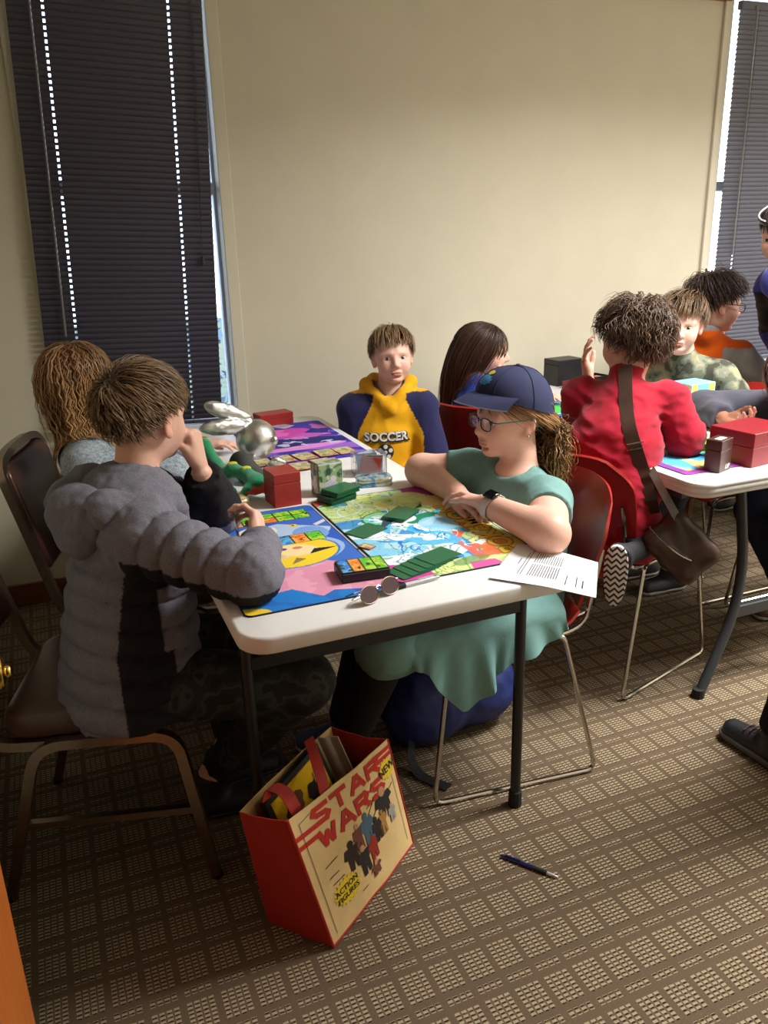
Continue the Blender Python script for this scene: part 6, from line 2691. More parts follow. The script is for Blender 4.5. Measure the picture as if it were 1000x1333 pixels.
# ---------------------------------------------------------------- E: girl in the navy cap and teal dress
rests('E', TB1)
H = Frame((1.135, 1.868, .967), 182, 2, 0, 1.0)
J = dict(pel=V(1.11, 1.82, .50), che=V(1.135, 1.835, .66), nek=V(1.155, 1.85, .825), lat=latv(196), shL=V(1.138, 1.690, .775), shR=V(1.085, 2.0, .785),
         elL=V(1.005, 1.475, .782), wrL=V(.963, 1.685, .795), elR=V(.965, 2.075, .785), wrR=V(.962, 1.85, .778),
         hipL=V(1.07, 1.745, .49), hipR=V(1.07, 1.89, .49), knL=V(.675, 1.665, .475), knR=V(.71, 1.84, .475), anL=V(.640, 1.865, .10), anR=V(.665, 1.99, .10), toeL=nrm(V(-1, .25, 0)), toeR=nrm(V(-1, .1, 0)))
ar = (.056, .046, .046, .029)
S = person_common(J, H, arm_rad=ar, head_kw=dict(jaw=1.06), bulk=1.04)
hand_ops(S, J['wrL'] + V(0, .012, 0), V(-.12, 1, -.08), V(-.5, 0, -.85), .86, True, (.35, .4, .45, .5), (.5, .4), .12)
hand_ops(S, J['wrR'] + V(0, -.012, -.004), V(.12, -1, -.05), V(.1, 0, -1), .86, False, (.2, .2, .2, .25), (.4, .2))
E_ = body_mesh(S, [(*box_about(H.c, .135), .003), (V(.89, 1.40, .735), V(1.22, 2.15, .86), .0052)], .012, H, (230, 180, 160), 'person',
               'girl in a navy cap and teal dress with folded arms on the table')
eyes(H, E_, (60, 70, 70), 0, 1, (120, 84, 54))
glasses(H, E_, (24, 30, 40), temple=(46, 100, 84), name='glasses')
# dress: bodice with short sleeves, and skirt over the lap
Ds = SDF()
torso_ops(Ds, J, .012, bulk=1.04)
for s in ('L', 'R'):
    arm_ops(Ds, J, s, .008, .46, flat=1, rad=ar)
Ds.ell(J['nek'] + UPZ * .065 + fwd(196) * .045, V(.07, .082, .085), np.stack([fwd(196), latv(196), UPZ]), .008, True)
Ds.post = lambda x, y, z: wrinkle(.005, 16, (1, 1, .7), 9)(x, y, z)
rib = mat('ribbed_teal', attr=True, rough=.85, nscale=40, namp=.1, bump=.3, bscale=260, stretch=(1, 1, .08))
dr_ = cloth(Ds, .006, 'dress', E_, rib, solid((108, 150, 146)))
Sk = SDF()
for s in ('L', 'R'):
    leg_ops(Sk, J, s, .016, 1.10, flat=1, rad=(.082, .058, .052, .034))
Sk.cap(J['hipL'] * .5 + J['hipR'] * .5 - UPZ * .005, J['hipL'] * .5 + J['hipR'] * .5 + V(-.28, 0, -.005), .075, .06, .05, sc=(V(0, 1, 0), 1.4))
Sk.cap(J['pel'] - UPZ * .02, J['pel'] + UPZ * .08, .125, .115, .04, sc=(J['lat'], 1.28))
Sk.post = wrinkle(.008, 15, seed=2)
cloth(Sk, .008, 'skirt', dr_, rib, solid((108, 150, 146)))
nx_, nz_ = 60, 22
xs_ = np.linspace(.672, 1.15, nx_)
hem = np.interp(xs_, [.672, .70, .76, .80, .845, .88, .94, 1.02, 1.10, 1.15], [.47, .435, .425, .36, .285, .315, .355, .40, .43, .455])
P_ = np.zeros((nx_, nz_, 3))
for i, x in enumerate(xs_):
    for j in range(nz_):
        t = j / (nz_ - 1)
        q = min(1, t / .3)                 # over the thigh to the edge of the seat
        r = max(0, (t - .3) / .7)          # then hanging free beside it
        y = 1.672 - .077 * math.sin(q * PI / 2) - .012 * r + r * (.012 * math.sin(x * 46 + 1) + .008 * math.sin(x * 95))
        z = .535 - .050 * (1 - math.cos(q * PI / 2)) + (hem[i] - .485) * r
        P_[i, j] = (x + .02 * r * math.sin(x * 30), y, z)
MB().sheet(P_, .003).build('skirt_drape', mat('ribbed_teal_plain', srgb(108, 150, 146), .85, nscale=40, namp=.1, bump=.3, bscale=260), dr_, True)
# knee socks and shoes
for s in ('L', 'R'):
    So = SDF()
    k0 = J['kn' + s] * .86 + J['an' + s] * .14
    So.cap(J['an' + s] + UPZ * 0, k0, .046, .060, .02, flat=1)
    cloth(So, .007, 'sock', E_, M('black_sock', (14, 14, 16), .9))
shoes(E_, J, (60, 76, 120), (206, 204, 200))
# hair under the cap: fringe at the temple and a wavy ponytail
make_hair('hair', E_, H, (118, 84, 50), lambda u: (u[:, 2] < .34) & hairline(.3, -.10, -.62)(u), 1100, crown=(.5, 0, .86), comb=(-.9, 0, -.25), away=.5, grav=.1, lift=.004, length=.10, width=.002, steps=9, jitter=.08, seed=51, tipcol=(160, 120, 76), thick=1.012)


def ponytail(H, parent, root, direction, n, L, base, tip, seed, spread=.02, body=None):
    rg = np.random.default_rng(seed)
    v, f, c = [], [], []
    st = 20
    cl = rg.normal(0, 1, (26, 3))
    for k in range(n):
        g = rg.integers(0, 26)
        off = cl[g] * spread * .5 + rg.normal(0, spread * .22, 3)
        p = root + off * .35
        d = nrm(direction + cl[g] * .12)
        ln = L * rg.uniform(.65, 1.05)
        ph = g * 1.7 + rg.normal(0, .3)
        pts = []
        for i in range(st):
            t = i / (st - 1)
            pts.append(p.copy())
            dd = nrm(d * max(0, .8 - t * 1.6) + V(0, 0, -1) * (.25 + 1.5 * t) + 1.25 * V(math.sin(26 * t + ph), math.cos(24 * t + ph * 1.3), .2 * math.sin(20 * t + ph)))
            p = p + dd * ln / st + off * (.14 * math.sin(PI * t) if t < .6 else 0)
        pts = np.array(pts)
        if body is not None:
            for _ in range(3):
                q = body.dist(pts)
                m_ = q < .008
                if m_.any():
                    pts[m_] += V(.8, -.1, .3) * np.minimum(.02, .008 - q[m_])[:, None]
        lowp = pts[:, 2] < .83          # lies against the front of the chair back
        pts[lowp, 0] = np.minimum(pts[lowp, 0], 1.292 + .016 * rg.random())
        w = .0017 * np.interp(np.linspace(0, 1, st), [0, .1, .7, 1], [.7, 1, .9, .15])
        t_ = np.gradient(pts, axis=0)
        t_ /= np.linalg.norm(t_, axis=1)[:, None] + 1e-9
        a = np.cross(t_, V(.3, .5, .8))
        a /= np.linalg.norm(a, axis=1)[:, None] + 1e-9
        b = np.cross(t_, a)
        n0 = sum(map(len, v))
        v.append(np.stack([pts + a * w[:, None], pts + b * w[:, None], pts - (a + b) * w[:, None] * .7], 1).reshape(-1, 3))
        for i in range(st - 1):
            for m3 in range(3):
                f.append((n0 + i * 3 + m3, n0 + i * 3 + (m3 + 1) % 3, n0 + i * 3 + 3 + (m3 + 1) % 3, n0 + i * 3 + 3 + m3))
        tone = (1 + .25 * rg.normal()) * np.linspace(0, 1, st)[:, None]
        cb, ct = np.array(srgb(base)), np.array(srgb(tip))
        cc = (cb + (ct - cb) * np.linspace(0, 1, st)[:, None]) * np.clip(1 + .25 * rg.normal(), .5, 1.6)
        c.append(np.repeat(cc, 3, 0))
    return obj('ponytail', np.concatenate(v), np.array(f), MATS['hair'], parent, True, np.concatenate(c))


ponytail(H, E_, H.w(-.112, .012, -.028), nrm(H.w(-1, .1, -.15) - H.c), 560, .27, (88, 60, 36), (168, 128, 78), 5, .045, Ds)
# cap
cap_m = M('navy_twill', (32, 38, 78), .85, nscale=300, namp=.15, bump=.15, bscale=700)
CH_ = Frame(H.w(-.012, 0, .034), 182, -5, 0, 1.0)
n1, n2 = 48, 16
P = np.zeros((n1 + 1, n2, 3))
for i in range(n1 + 1):
    for j in range(n2):
        a = 2 * PI * i / n1
        b = (j / (n2 - 1)) * PI * .5
        low = .024 - .052 * (1 - math.cos(a)) * .5
        rx, ry, rz = .112, .089, .098
        cr = math.cos(b) ** .85
        x, y = rx * math.cos(a) * cr, ry * math.sin(a) * cr
        z = low + (rz - low) * math.sin(b) ** 1.0
        wob = .003 * float(vnoise(np.array(a * 2.2 + 3), np.array(b * 5.0), np.array(.5))) * (1 if math.cos(a) < .3 else .4)
        P[i, j] = CH_.w(x * (1 + wob * 8), y * (1 + wob * 8), z + wob)
cp = MB().sheet(P, .0025).build('cap', cap_m, E_, True)
seam_m = M('navy_seam', (22, 26, 54), .9)
for a in np.arange(6) * PI / 3 + PI / 6:
    i = int(round(a / (2 * PI) * n1)) % n1
    MB().tube([P[i, j] + nrm(P[i, j] - CH_.c) * .0018 for j in range(n2)], .0012, 5).build('seam', seam_m, cp, True)
S2 = SDF().ell(CH_.w(0, 0, .100), V(.008, .008, .005), CH_.R, .003)
v, f = S2.mesh(.002)
obj('button', v, f, cap_m, cp, True)
nb, nr = 25, 9
P2 = np.zeros((nb, nr, 3))
for i in range(nb):
    a = math.radians(-68 + 136 * i / (nb - 1))
    for j in range(nr):
        t = j / (nr - 1)
        x0, y0 = .108 * math.cos(a), .087 * math.sin(a)
        ext = .070 * (math.cos(a) ** .7)
        x = x0 + ext * t
        y = y0 * (1 + .02 * t)
        z = .029 - .014 * t * t - .13 * (abs(y) ** 1.6) * t * 4 - .004 * (1 - math.cos(a))
        z -= .010 * t
        P2[i, j] = CH_.w(x, y, z)
MB().sheet(P2, .003).build('brim', cap_m, cp, True)
MB().tube([P2[i, nr - 1] for i in range(nb)], .0018, 6).build('brim_edge', M('brim_edge_grey', (120, 122, 130), .8), cp, True)
em = M('blue_embroidery', (70, 150, 206), .8, nscale=300, namp=.4)
em2 = M('gold_embroidery', (206, 184, 50), .8, nscale=300, namp=.4)
def captop(a, b):
    i = (a % (2 * PI)) / (2 * PI) * n1
    j = b / (PI * .5) * (n2 - 1)
    p_ = P[int(i) % n1, min(n2 - 1, int(j))] * (1 - (i % 1)) + P[(int(i) + 1) % n1, min(n2 - 1, int(j))] * (i % 1)
    q_ = P[int(i) % n1, min(n2 - 1, int(j) + 1)] * (1 - (i % 1)) + P[(int(i) + 1) % n1, min(n2 - 1, int(j) + 1)] * (i % 1)
    r_ = p_ * (1 - j % 1) + q_ * (j % 1)
    return r_ + nrm(r_ - CH_.c) * .0032


for nm, (a0, b0, ra, rb), mt in (('embroidery', (.0, .55, .30, .20), em), ('embroidery_top', (.0, .86, .17, .10), em2)):
    mb = MB()
    vs = [captop(a0, b0)]
    N2 = 26
    for q in (.5, 1):
        for i in range(N2):
            w_ = 1 + .16 * math.sin(i * 2.4) * (q == 1)
            vs.append(captop(a0 + ra * q * w_ * math.cos(2 * PI * i / N2), b0 + rb * q * w_ * math.sin(2 * PI * i / N2)))
    mb.add(vs, [(0, 1 + i, 1 + (i + 1) % N2) for i in range(N2)] + [(1 + i, 1 + N2 + i, 1 + N2 + (i + 1) % N2, 1 + (i + 1) % N2) for i in range(N2)])
    mb.build(nm, mt, cp)
MB().box(H.w(-.118, .012, -.030), (.012, .026, .024), R=np.stack([H.f, H.l, H.u]).T, bev=.004).build('hair_clip', M('pearl_clip', (206, 190, 160), .3, nscale=400, namp=.5), E_, True)
MB().lathe([(.001, -.0025), (.0028, 0), (.001, .0025)], H.w(0, .083, -.040), H.l, 8).build('earring', gold, E_, True)
# wrist watch
wd = nrm(J['wrL'] - J['elL'])
wc = J['wrL'] - wd * .022
wn = nrm(V(-.25, -.1, 1) - wd * (V(-.25, -.1, 1) @ wd))
ws = np.cross(wd, wn)
ring = [wc + (wn * math.cos(a) * .0335 + ws * math.sin(a) * .036) for a in np.linspace(0, 2 * PI, 25)[:-1]]
Pw = np.array([[q - wd * .010, q + wd * .010] for q in ring + ring[:1]])
wt = MB().sheet(Pw, .0025).build('watch_strap', M('pale_strap', (206, 200, 192), .6), E_, True)
MB().box(wc + wn * .0375, (.036, .031, .009), R=np.stack([wd, ws, wn]).T, bev=.003).build('watch_case', M('watch_black', (14, 14, 16), .12), wt, True)

# ---------------------------------------------------------------- F: child in the red shirt, kneeling on the chair
rests('F', TB2)
H = Frame((1.752, 2.15, 1.098), 103, 8, 0, 1.03)
azF = 52
J = dict(pel=V(1.585, 2.025, .60), che=V(1.635, 2.06, .79), nek=V(1.72, 2.125, .985), lat=latv(azF), shL=V(1.625, 2.225, .915), shR=V(1.825, 2.045, .91),
         elL=V(1.72, 2.37, .79), wrL=V(1.742, 2.36, .93), elR=V(1.855, 1.985, .795), wrR=V(1.985, 2.095, .795),
         hipL=V(1.57, 2.10, .58), hipR=V(1.66, 1.99, .58), knL=V(1.74, 2.24, .52), knR=V(1.83, 2.08, .52), anL=V(1.575, 2.14, .525), anR=V(1.610, 1.878, .50), toeL=V(-.8, -.5, .3), toeR=V(-.6, -.8, 0))
S = SDF()
torso_ops(S, J)
for s in ('L', 'R'):
    arm_ops(S, J, s)
    leg_ops(S, J, s)
neck_ops(S, H, J['nek'])
head_ops(S, H)
hand_ops(S, J['wrL'] + V(0, 0, .012), V(-.15, .1, 1), V(.5, -.5, .1), .86, True, (.25, .3, .3, .35), (.6, .3), .3)
hand_ops(S, J['wrR'] + V(.008, .008, 0), V(.5, .8, .25), V(-.7, .5, -.2), .86, False, (.7, .65, .6, .6), (.5, .5))
F_ = body_mesh(S, [(*box_about(H.c, .135), .0045), (*box_about(J['wrL'] + V(-.01, 0, .09), .085), .0036), (*box_about(J['wrR'] + V(.03, .05, .02), .085), .003)], .012, H, (224, 172, 152), 'person',
               'child in a red shirt with tousled brown hair kneeling on a red chair')
eyes(H, F_)
make_hair('hair', F_, H, (66, 48, 36), hairline(.3, .0, -.8), 2100, crown=(-.35, 0, .95), away=.8, grav=.3, lift=.024, lenfn=cut(.05, .07, .05, .035), wave=.75, wfreq=17, width=.0019, steps=10, jitter=.22, seed=61,
          tipcol=(108, 84, 64), clump=110, thick=1.12)
St = SDF()
torso_ops(St, J, .014, bulk=.95)
St.cap(J['pel'] - UPZ * .10, J['pel'] + UPZ * .03, .142, .122, .03, sc=(J['lat'], 1.3))
arm_ops(St, J, 'L', .020, 1.3, flat=1)
arm_ops(St, J, 'R', .022, 1.45, flat=1)
St.cap(J['nek'] - V(.02, .02, .02), J['nek'] + V(-.004, -.002, .022), .056, .052, .02, flat=1)


def diag(x, y, z):
    a = (x - y) * .7
    return .015 * (np.abs(vnoise(a * 7 + z * 15, z * 11 - a * 9, x * 4)) * 2 - .35) + .008 * (np.abs(vnoise(a * 16 + z * 34, z * 20 - a * 22, x * 9)) * 2 - .3)


St.post = diag
cloth(St, .0062, 'shirt', F_, cotton, solid((160, 14, 40)))
trousers(F_, J, (30, 36, 56), infl=.010, upto=1.9, waist=.0, seat=-.004)
# shoes seen from behind, soles towards the room
sole_m, nt, b = _mk('chevron_sole')
co = _coord(nt)
wv = nt.nodes.new('ShaderNodeTexWave')
wv.wave_type = 'BANDS'
wv.bands_direction = 'Z'
wv.wave_profile = 'TRI'
wv.inputs['Scale'].default_value = 17
mp = nt.nodes.new('ShaderNodeVectorMath')
mp.operation = 'ADD'
sp = nt.nodes.new('ShaderNodeSeparateXYZ')
nt.links.new(co, sp.inputs[0])
pz = nt.nodes.new('ShaderNodeMath'); pz.operation = 'PINGPONG'; pz.inputs[1].default_value = .0125
nt.links.new(sp.outputs[1], pz.inputs[0])
cb_ = nt.nodes.new('ShaderNodeCombineXYZ')
nt.links.new(pz.outputs[0], cb_.inputs[2])
nt.links.new(co, mp.inputs[0]); nt.links.new(cb_.outputs[0], mp.inputs[1])
nt.links.new(mp.outputs[0], wv.inputs['Vector'])
nt.links.new(_ramp(nt, wv.outputs[1], [(.0, srgb(24, 24, 26)), (.45, srgb(206, 202, 192))], 'CONSTANT'), b.inputs['Base Color'])
b.inputs['Roughness'].default_value = .7
MATS['chevron_sole'] = sole_m
for s, c, ang in (('R', V(1.468, 1.802, .468), 230), ('L', V(1.545, 2.085, .555), 197)):
    n_ = fwd(ang)
    l2 = latv(ang)
    S3 = SDF().cap(c + UPZ * .055, c - UPZ * .06, .036, .030, .02, sc=(l2, 1.05)).cap(c + UPZ * .05, J['an' + s], .035, .04, .03)
    S3.plane(c + n_ * .012, n_)
    sh_ = cloth(S3, .006, 'shoe', F_, M('shoe_dark', (36, 36, 40), .7))
    ol = []
    for i in range(28):
        a = 2 * PI * i / 28
        w_ = .038 + .006 * math.sin(a) - .004 * math.cos(2 * a)
        ol.append((w_ * math.cos(a), .098 * math.sin(a)))
    tmp = MB().slab(ol, 0, .018, .004, 2)
    so = obj('sole', np.array(tmp.v)[:, [2, 0, 1]], tmp.f, sole_m, sh_, True, None, c + n_ * .006, 40)
    so.rotation_euler = (0, 0, math.radians(ang))
# messenger bag: strap across the back and the bag at the hip
leather = M('brown_leather', (62, 40, 30), .38, nscale=40, namp=.25, bump=.15, bscale=300)
bg_ = empty('messenger_bag', (1.86, 1.93, .58), 0, 'brown leather messenger bag hanging at the hip of the child in red', 'bag')
o3 = V(1.86, 1.93, .58)
raw = rpath([V(1.665, 2.07, 1.03), ony(815, 545, 1.97), ony(832, 600, 1.90), ony(846, 650, 1.85), ony(852, 690, 1.765)], .08, 6)
raw = np.array([raw[0] * (1 - t) + raw[-1] * t for t in np.linspace(0, 1, 1)]) if False else raw
den = np.array([raw[min(int(t), len(raw) - 2)] * (1 - t % 1) + raw[min(int(t), len(raw) - 2) + 1] * (t % 1) for t in np.linspace(0, len(raw) - 1.001, 46)])
view = nrm(V(.62, .78, 0))
stp = project_on(St, den - view * .10, view)
for _ in range(4):
    stp[1:-1] = (stp[:-2] + stp[1:-1] * 2 + stp[2:]) / 4
stp = stp - view * .009
lo_i = den[:, 2] < .60
stp[lo_i] = den[lo_i]
w_ = nrm(V(.78, -.62, .25)) * .021
MB().sheet(np.stack([stp - w_, stp + w_], 1) - o3, .003).build('strap', leather, bg_, True)
bk = stp[18]
MB().tube([bk - w_ * 1.15 - V(0, 0, .006) - view * .004 - o3, bk + w_ * 1.15 - V(0, 0, .006) - view * .004 - o3, bk + w_ * 1.15 + V(0, 0, .012) - view * .004 - o3, bk - w_ * 1.15 + V(0, 0, .012) - view * .004 - o3], .0022, 5, closed=True).build('buckle', chrome, bg_, True)
S4 = SDF()
ca, cb2 = ony(870, 694, 1.79) - o3, ony(903, 730, 1.81) - o3
dvec = nrm(cb2 - ca)
mid_ = (ca + cb2) / 2
nb_ = nrm(V(-.42, -.88, .12))
d1_ = nrm(dvec - nb_ * (dvec @ nb_))
d2_ = np.cross(d1_, nb_)
cn = [mid_ + d1_ * a_ * .074 + d2_ * b_ * .046 for a_, b_ in ((-1, -1), (1, -1), (1, 1), (-1, 1))]
for i_ in range(4):
    S4.cap(cn[i_], cn[(i_ + 1) % 4], .023, .023, .02)
S4.ell(mid_, V(.100, .076, .035), np.stack([d1_, d2_, nb_]), .03)
S4.cap(cn[0], cn[2], .025, .025, .03).cap(cn[1], cn[3], .025, .025, .03)
S4.post = lambda x, y, z: .006 * vnoise(x * 24, y * 24, z * 24)
v, f = S4.mesh(.006)
obj('bag_body', v, f, leather, bg_, True)
e0, e1 = ony(846, 686, 1.735) - o3, ony(910, 734, 1.765) - o3
MB().tube(rpath([e0, (e0 + e1) / 2 + V(-.005, -.012, -.02), e1], .06, 6), .0028, 6).build('zip', chrome, bg_, True)
stb = rpath([ony(848, 612, 1.83), ony(868, 650, 1.81), ony(893, 695, 1.79), ony(902, 722, 1.78)], .05, 6) - o3
wb = nrm(V(.8, .3, .6)) * .016
MB().sheet(np.stack([stb - wb, stb + wb], 1), .003).build('strap', leather, bg_, True)
MB().tube([stb[-1] + V(.014 * math.cos(a), 0, .014 * math.sin(a)) for a in np.linspace(0, 2 * PI, 13)[:-1]], .0024, 5, closed=True).build('ring', chrome, bg_, True)

# ---------------------------------------------------------------- G: boy in the camouflage shirt
rests('G', TB2)
H = Frame((2.306, 2.55, 1.08), 226, 3, 2, 1.0)
azG = 214
J = dict(pel=V(2.585, 2.53, .51), che=V(2.505, 2.565, .77), nek=V(2.362, 2.585, .925), lat=latv(azG), shL=V(2.475, 2.49, .865), shR=V(2.31, 2.715, .86), elL=V(2.50, 2.435, .80), wrL=V(2.43, 2.59, .785), elR=V(2.16, 2.74, .80), wrR=V(2.11, 2.58, .785))
J.update(seated(J['pel'], 180, thigh=.36, shin=(-.05, 0)))
S = person_common(J, H)
hand_ops(S, J['wrL'], V(-.55, .8, 0), V(0, 0, -1), .86, True)
hand_ops(S, J['wrR'], V(-.3, -.9, 0), V(0, 0, -1), .86, False)
G = body_mesh(S, [(*box_about(H.c, .14), .0036), (*box_about(J['wrL'] + V(-.04, .06, 0), .09), .005), (*box_about(J['wrR'] + V(-.02, -.07, 0), .09), .005)], .013, H, (226, 180, 162), 'person',
              'boy in a camouflage shirt with a dark fringe facing into the room')
eyes(H, G, (52, 40, 34), 0, .85, (66, 48, 36))
make_hair('hair', G, H, (64, 46, 32), hairline(.44, -.02, -.65), 1500, crown=(-.3, .15, .95), comb=(.4, -.2, 0), away=.8, grav=.3, lift=.015, lenfn=cut(.042, .09, .035, .05), width=.0017, steps=9, jitter=.16, seed=71,
          tipcol=(130, 102, 72), clump=130, thick=1.03)
St = SDF()
torso_ops(St, J, .016)
for s in ('L', 'R'):
    arm_ops(St, J, s, .018, 1.9, flat=1)
St.cap(J['nek'], J['nek'] + V(-.01, -.005, .02), .058, .054, .02)
St.post = wrinkle(.006, 18, seed=6)
cloth(St, .007, 'shirt', G, camo)
trousers(G, J, (40, 42, 46), h=.012)
shoes(G, J, (50, 50, 54), (180, 180, 180), .01)

# ---------------------------------------------------------------- H: boy in the orange hoodie
rests('H', TB3)
H = Frame((2.79, 2.88, 1.11), -16, 8, 0, 1.12)
azH = 18
J = dict(pel=V(2.83, 3.02, .53), che=V(2.80, 2.985, .73), nek=V(2.775, 2.93, .955), lat=latv(azH), shR=V(2.855, 2.785, .875), shL=V(2.78, 3.09, .88), elR=V(3.03, 2.78, .74), wrR=V(3.20, 2.86, .77), elL=V(2.98, 3.17, .70), wrL=V(3.2, 3.1, .77))
J.update(seated(J['pel'], 4, thigh=.38, kneez=.49))
S = person_common(J, H, bulk=1.08)
for s, l in (('R', False), ('L', True)):
    hand_ops(S, J['wr' + s], V(.9, .2, 0), V(0, 0, -1), .9, l)
Hh = body_mesh(S, [(*box_about(H.c, .15), .0045), (*box_about(J['wrR'] + V(.07, 0, 0), .09), .006), (*box_about(J['wrL'] + V(.07, 0, 0), .09), .006)], .013, H, (226, 176, 156), 'person', 'boy in an orange and grey hoodie and glasses facing the far window')
eyes(H, Hh, (60, 50, 40), 0, .8, (48, 34, 28))
glasses(H, Hh, (70, 72, 80), name='glasses')
make_hair('hair', Hh, H, (40, 27, 20), hairline(.42, .0, -.58), 1600, crown=(-.3, 0, .95), comb=(.35, 0, 0), away=.85, grav=.2, lift=.020, lenfn=cut(.035, .10, .03, .06), width=.0018, steps=8, jitter=.03, rnd=.06, seed=81, tipcol=(70, 48, 36), thick=1.10)
Hd = SDF()
torso_ops(Hd, J, .026, bulk=1.08)
for s in ('L', 'R'):
    arm_ops(Hd, J, s, .030, 1.9, flat=1)
Hd.cap(J['nek'] + V(-.04, .06, .03), J['nek'] + V(-.03, -.06, .03), .05, .05, .04)
Hd.cap(J['nek'] + V(-.03, -.06, .03), J['nek'] + V(.06, -.05, -.02), .045, .035, .03)
Hd.cap(J['nek'] + V(-.03, .06, .03), J['nek'] + V(.06, .05, -.02), .045, .035, .03)
Hd.ell(H.w(-.01, 0, -.05), V(.062, .06, .09), H.R, .01, True)
Hd.post = wrinkle(.008, 14, seed=12)


def ocol(v):
    c = np.zeros((len(v), 3)) + np.array(srgb(226, 96, 12))
    y = np.abs((v - J['nek']) @ J['lat'])
    z = (v - J['nek'])[:, 2]
    c[(y > .125 + .03 * np.clip((-z - .03) / .12, 0, 1)) & (z < -.03)] = srgb(156, 154, 156)
    d3 = J['wrR'] - J['elR']
    t = ((v - J['elR']) @ d3) / (d3 @ d3)
    c[(t > .75) & (y > .1)] = srgb(40, 96, 150)
    r = np.linalg.norm((v - H.w(-.02, 0, -.06)), axis=1)
    c[(r < .092) & (z > .045)] = srgb(150, 148, 148)
    return c


cloth(Hd, .009, 'hoodie', Hh, cotton, ocol)
trousers(Hh, J, (44, 52, 80), h=.012)
shoes(Hh, J, (50, 50, 54), (180, 180, 180), .01)


# ---------------------------------------------------------------- standing figures at the right edge
def standing(pel, az, hip=.075, feet=.09, step=0.0):
    f = fwd(az)
    l = latv(az)
    K = {}
    for n_, s in (('L', 1), ('R', -1)):
        K['hip' + n_] = pel + l * s * hip - UPZ * .02
        an = pel * V(1, 1, 0) + l * s * feet + f * step * s + UPZ * .085
        K['an' + n_] = an
        kn = (K['hip' + n_] + an) / 2 + f * .03
        K['kn' + n_] = kn
        K['toe' + n_] = f
    return K


rests(None)
H = Frame((2.735, 2.50, 1.405), 200, 16, 0, 1.05)
J = dict(pel=V(3.06, 2.46, .80), che=V(2.95, 2.46, 1.03), nek=V(2.83, 2.475, 1.235), lat=latv(200), shL=V(2.80, 2.42, 1.285), shR=V(2.84, 2.62, 1.19), elL=V(2.70, 2.47, 1.225), wrL=V(2.95, 2.42, 1.10), elR=V(2.99, 2.72, 1.0), wrR=V(2.98, 2.60, .84))
J.update(standing(J['pel'], 200))
S = person_common(J, H)
for s, l in (('R', False), ('L', True)):
    hand_ops(S, J['wr' + s], V(.8, .1, -.5), V(0, .4, -1), .9, l)
I_ = body_mesh(S, [(*box_about(H.c, .14), .006), (*box_about(J['wrR'] + V(.06, 0, -.03), .09), .006), (*box_about(J['wrL'] + V(.06, 0, -.03), .09), .006)], .014, H, (222, 174, 152), 'person', 'standing person in a blue top with dark cropped hair by the far window')
eyes(H, I_)
make_hair('hair', I_, H, (58, 44, 36), hairline(.36, -.1, -.6), 800, crown=(-.3, 0, .95), away=.9, grav=.2, lift=.005, lenfn=lambda u: np.where(u[:, 2] > .4, .05, .018), width=.0022, steps=7, jitter=.1, seed=91, thick=1.012)
rb = [H.w(.105 * math.cos(a) - .012, .088 * math.sin(a), .070 - .012 * math.cos(a)) for a in np.linspace(-2.4, 2.4, 20)]
hb = MB().tube(rb, .007, 6).build('head_strap', black_pl, I_, True)
MB().tube([q + H.u * .009 + nrm(q - H.c) * .003 for q in rb[:9]], .003, 5).build('strap_trim', M('white_trim', (220, 220, 220), .5), hb, True)
St = SDF()
torso_ops(St, J, .022)
for s in ('L', 'R'):
    arm_ops(St, J, s, .024, 1.85, flat=1)
St.post = wrinkle(.008, 13, seed=14)


def bcol2(v):
    c = np.zeros((len(v), 3)) + np.array(srgb(56, 62, 150))
    d_ = J['wrL'] - J['elL']
    t = ((v - J['elL']) @ d_) / (d_ @ d_)
    c[(v[:, 2] < 1.17) & (v[:, 0] < 2.92)] = srgb(16, 16, 20)
    return c


sh_ = cloth(St, .008, 'top', I_, cotton, bcol2)
S3 = SDF().ell(V(0, 0, 0), V(.014, .032, .016), None, .01).cap(V(0, .02, .004), V(.0, .045, .022), .010, .003, .01).cap(V(0, -.02, .0), V(0, -.045, .012), .009, .003, .01)
v, f = S3.mesh(.0035)
yb2 = project_on(St, np.array([ony(990, 368, 2.30)]), nrm(V(.9, .45, 0)))[0]
obj('yellow_badge', v + yb2, f, M('yellow_felt', (228, 206, 40), .7), sh_, True)
trousers(I_, J, (24, 26, 34), h=.012)
shoes(I_, J, (40, 40, 44), (180, 180, 180), .01)

# ---------------------------------------------------------------- J: child in the dark grey jacket, forearm on the ridged table
rests('J', TB2)
H = Frame((2.335, 2.0, .955), 168, 18, 0, .98)
pe, ph_ = onz(930, 548, .79), onz(968, 538, .80)
J = dict(pel=V(2.64, 1.985, .51), che=V(2.555, 2.0, .73), nek=V(2.42, 2.01, .845), lat=latv(176), shR=V(2.405, 2.15, .805), shL=V(2.43, 1.88, .80), elR=V(2.24, 2.325, .797), wrR=V(2.187, 2.16, .79), elL=V(2.345, 1.80, .80), wrL=V(2.275, 1.97, .785))
J.update(seated(J['pel'], 178, thigh=.34, shin=(-.22, 0)))
S = person_common(J, H)
hand_ops(S, J['wrR'] + V(-.002, -.012, 0), V(-.05, -1, .1), V(-.5, .1, .8), .86, False, (.4, .45, .5, .5), (.7, .4), .2)
hand_ops(S, J['wrL'], V(-.1, .95, 0), V(0, 0, -1), .86, True, (.3, .3, .3, .3))
Jp = body_mesh(S, [(*box_about(H.c, .135), .007), (*box_about(J['wrR'] + V(-.01, -.08, .01), .09), .003), (*box_about(J['wrL'] + V(-.01, .07, 0), .09), .005)], .013, H, (168, 116, 92), 'person', 'child in a dark grey jacket with brown ringlets leaning on the ridged table')
eyes(H, Jp, (40, 28, 20), 0, .9, (40, 28, 22))
St = SDF()
torso_ops(St, J, .024)
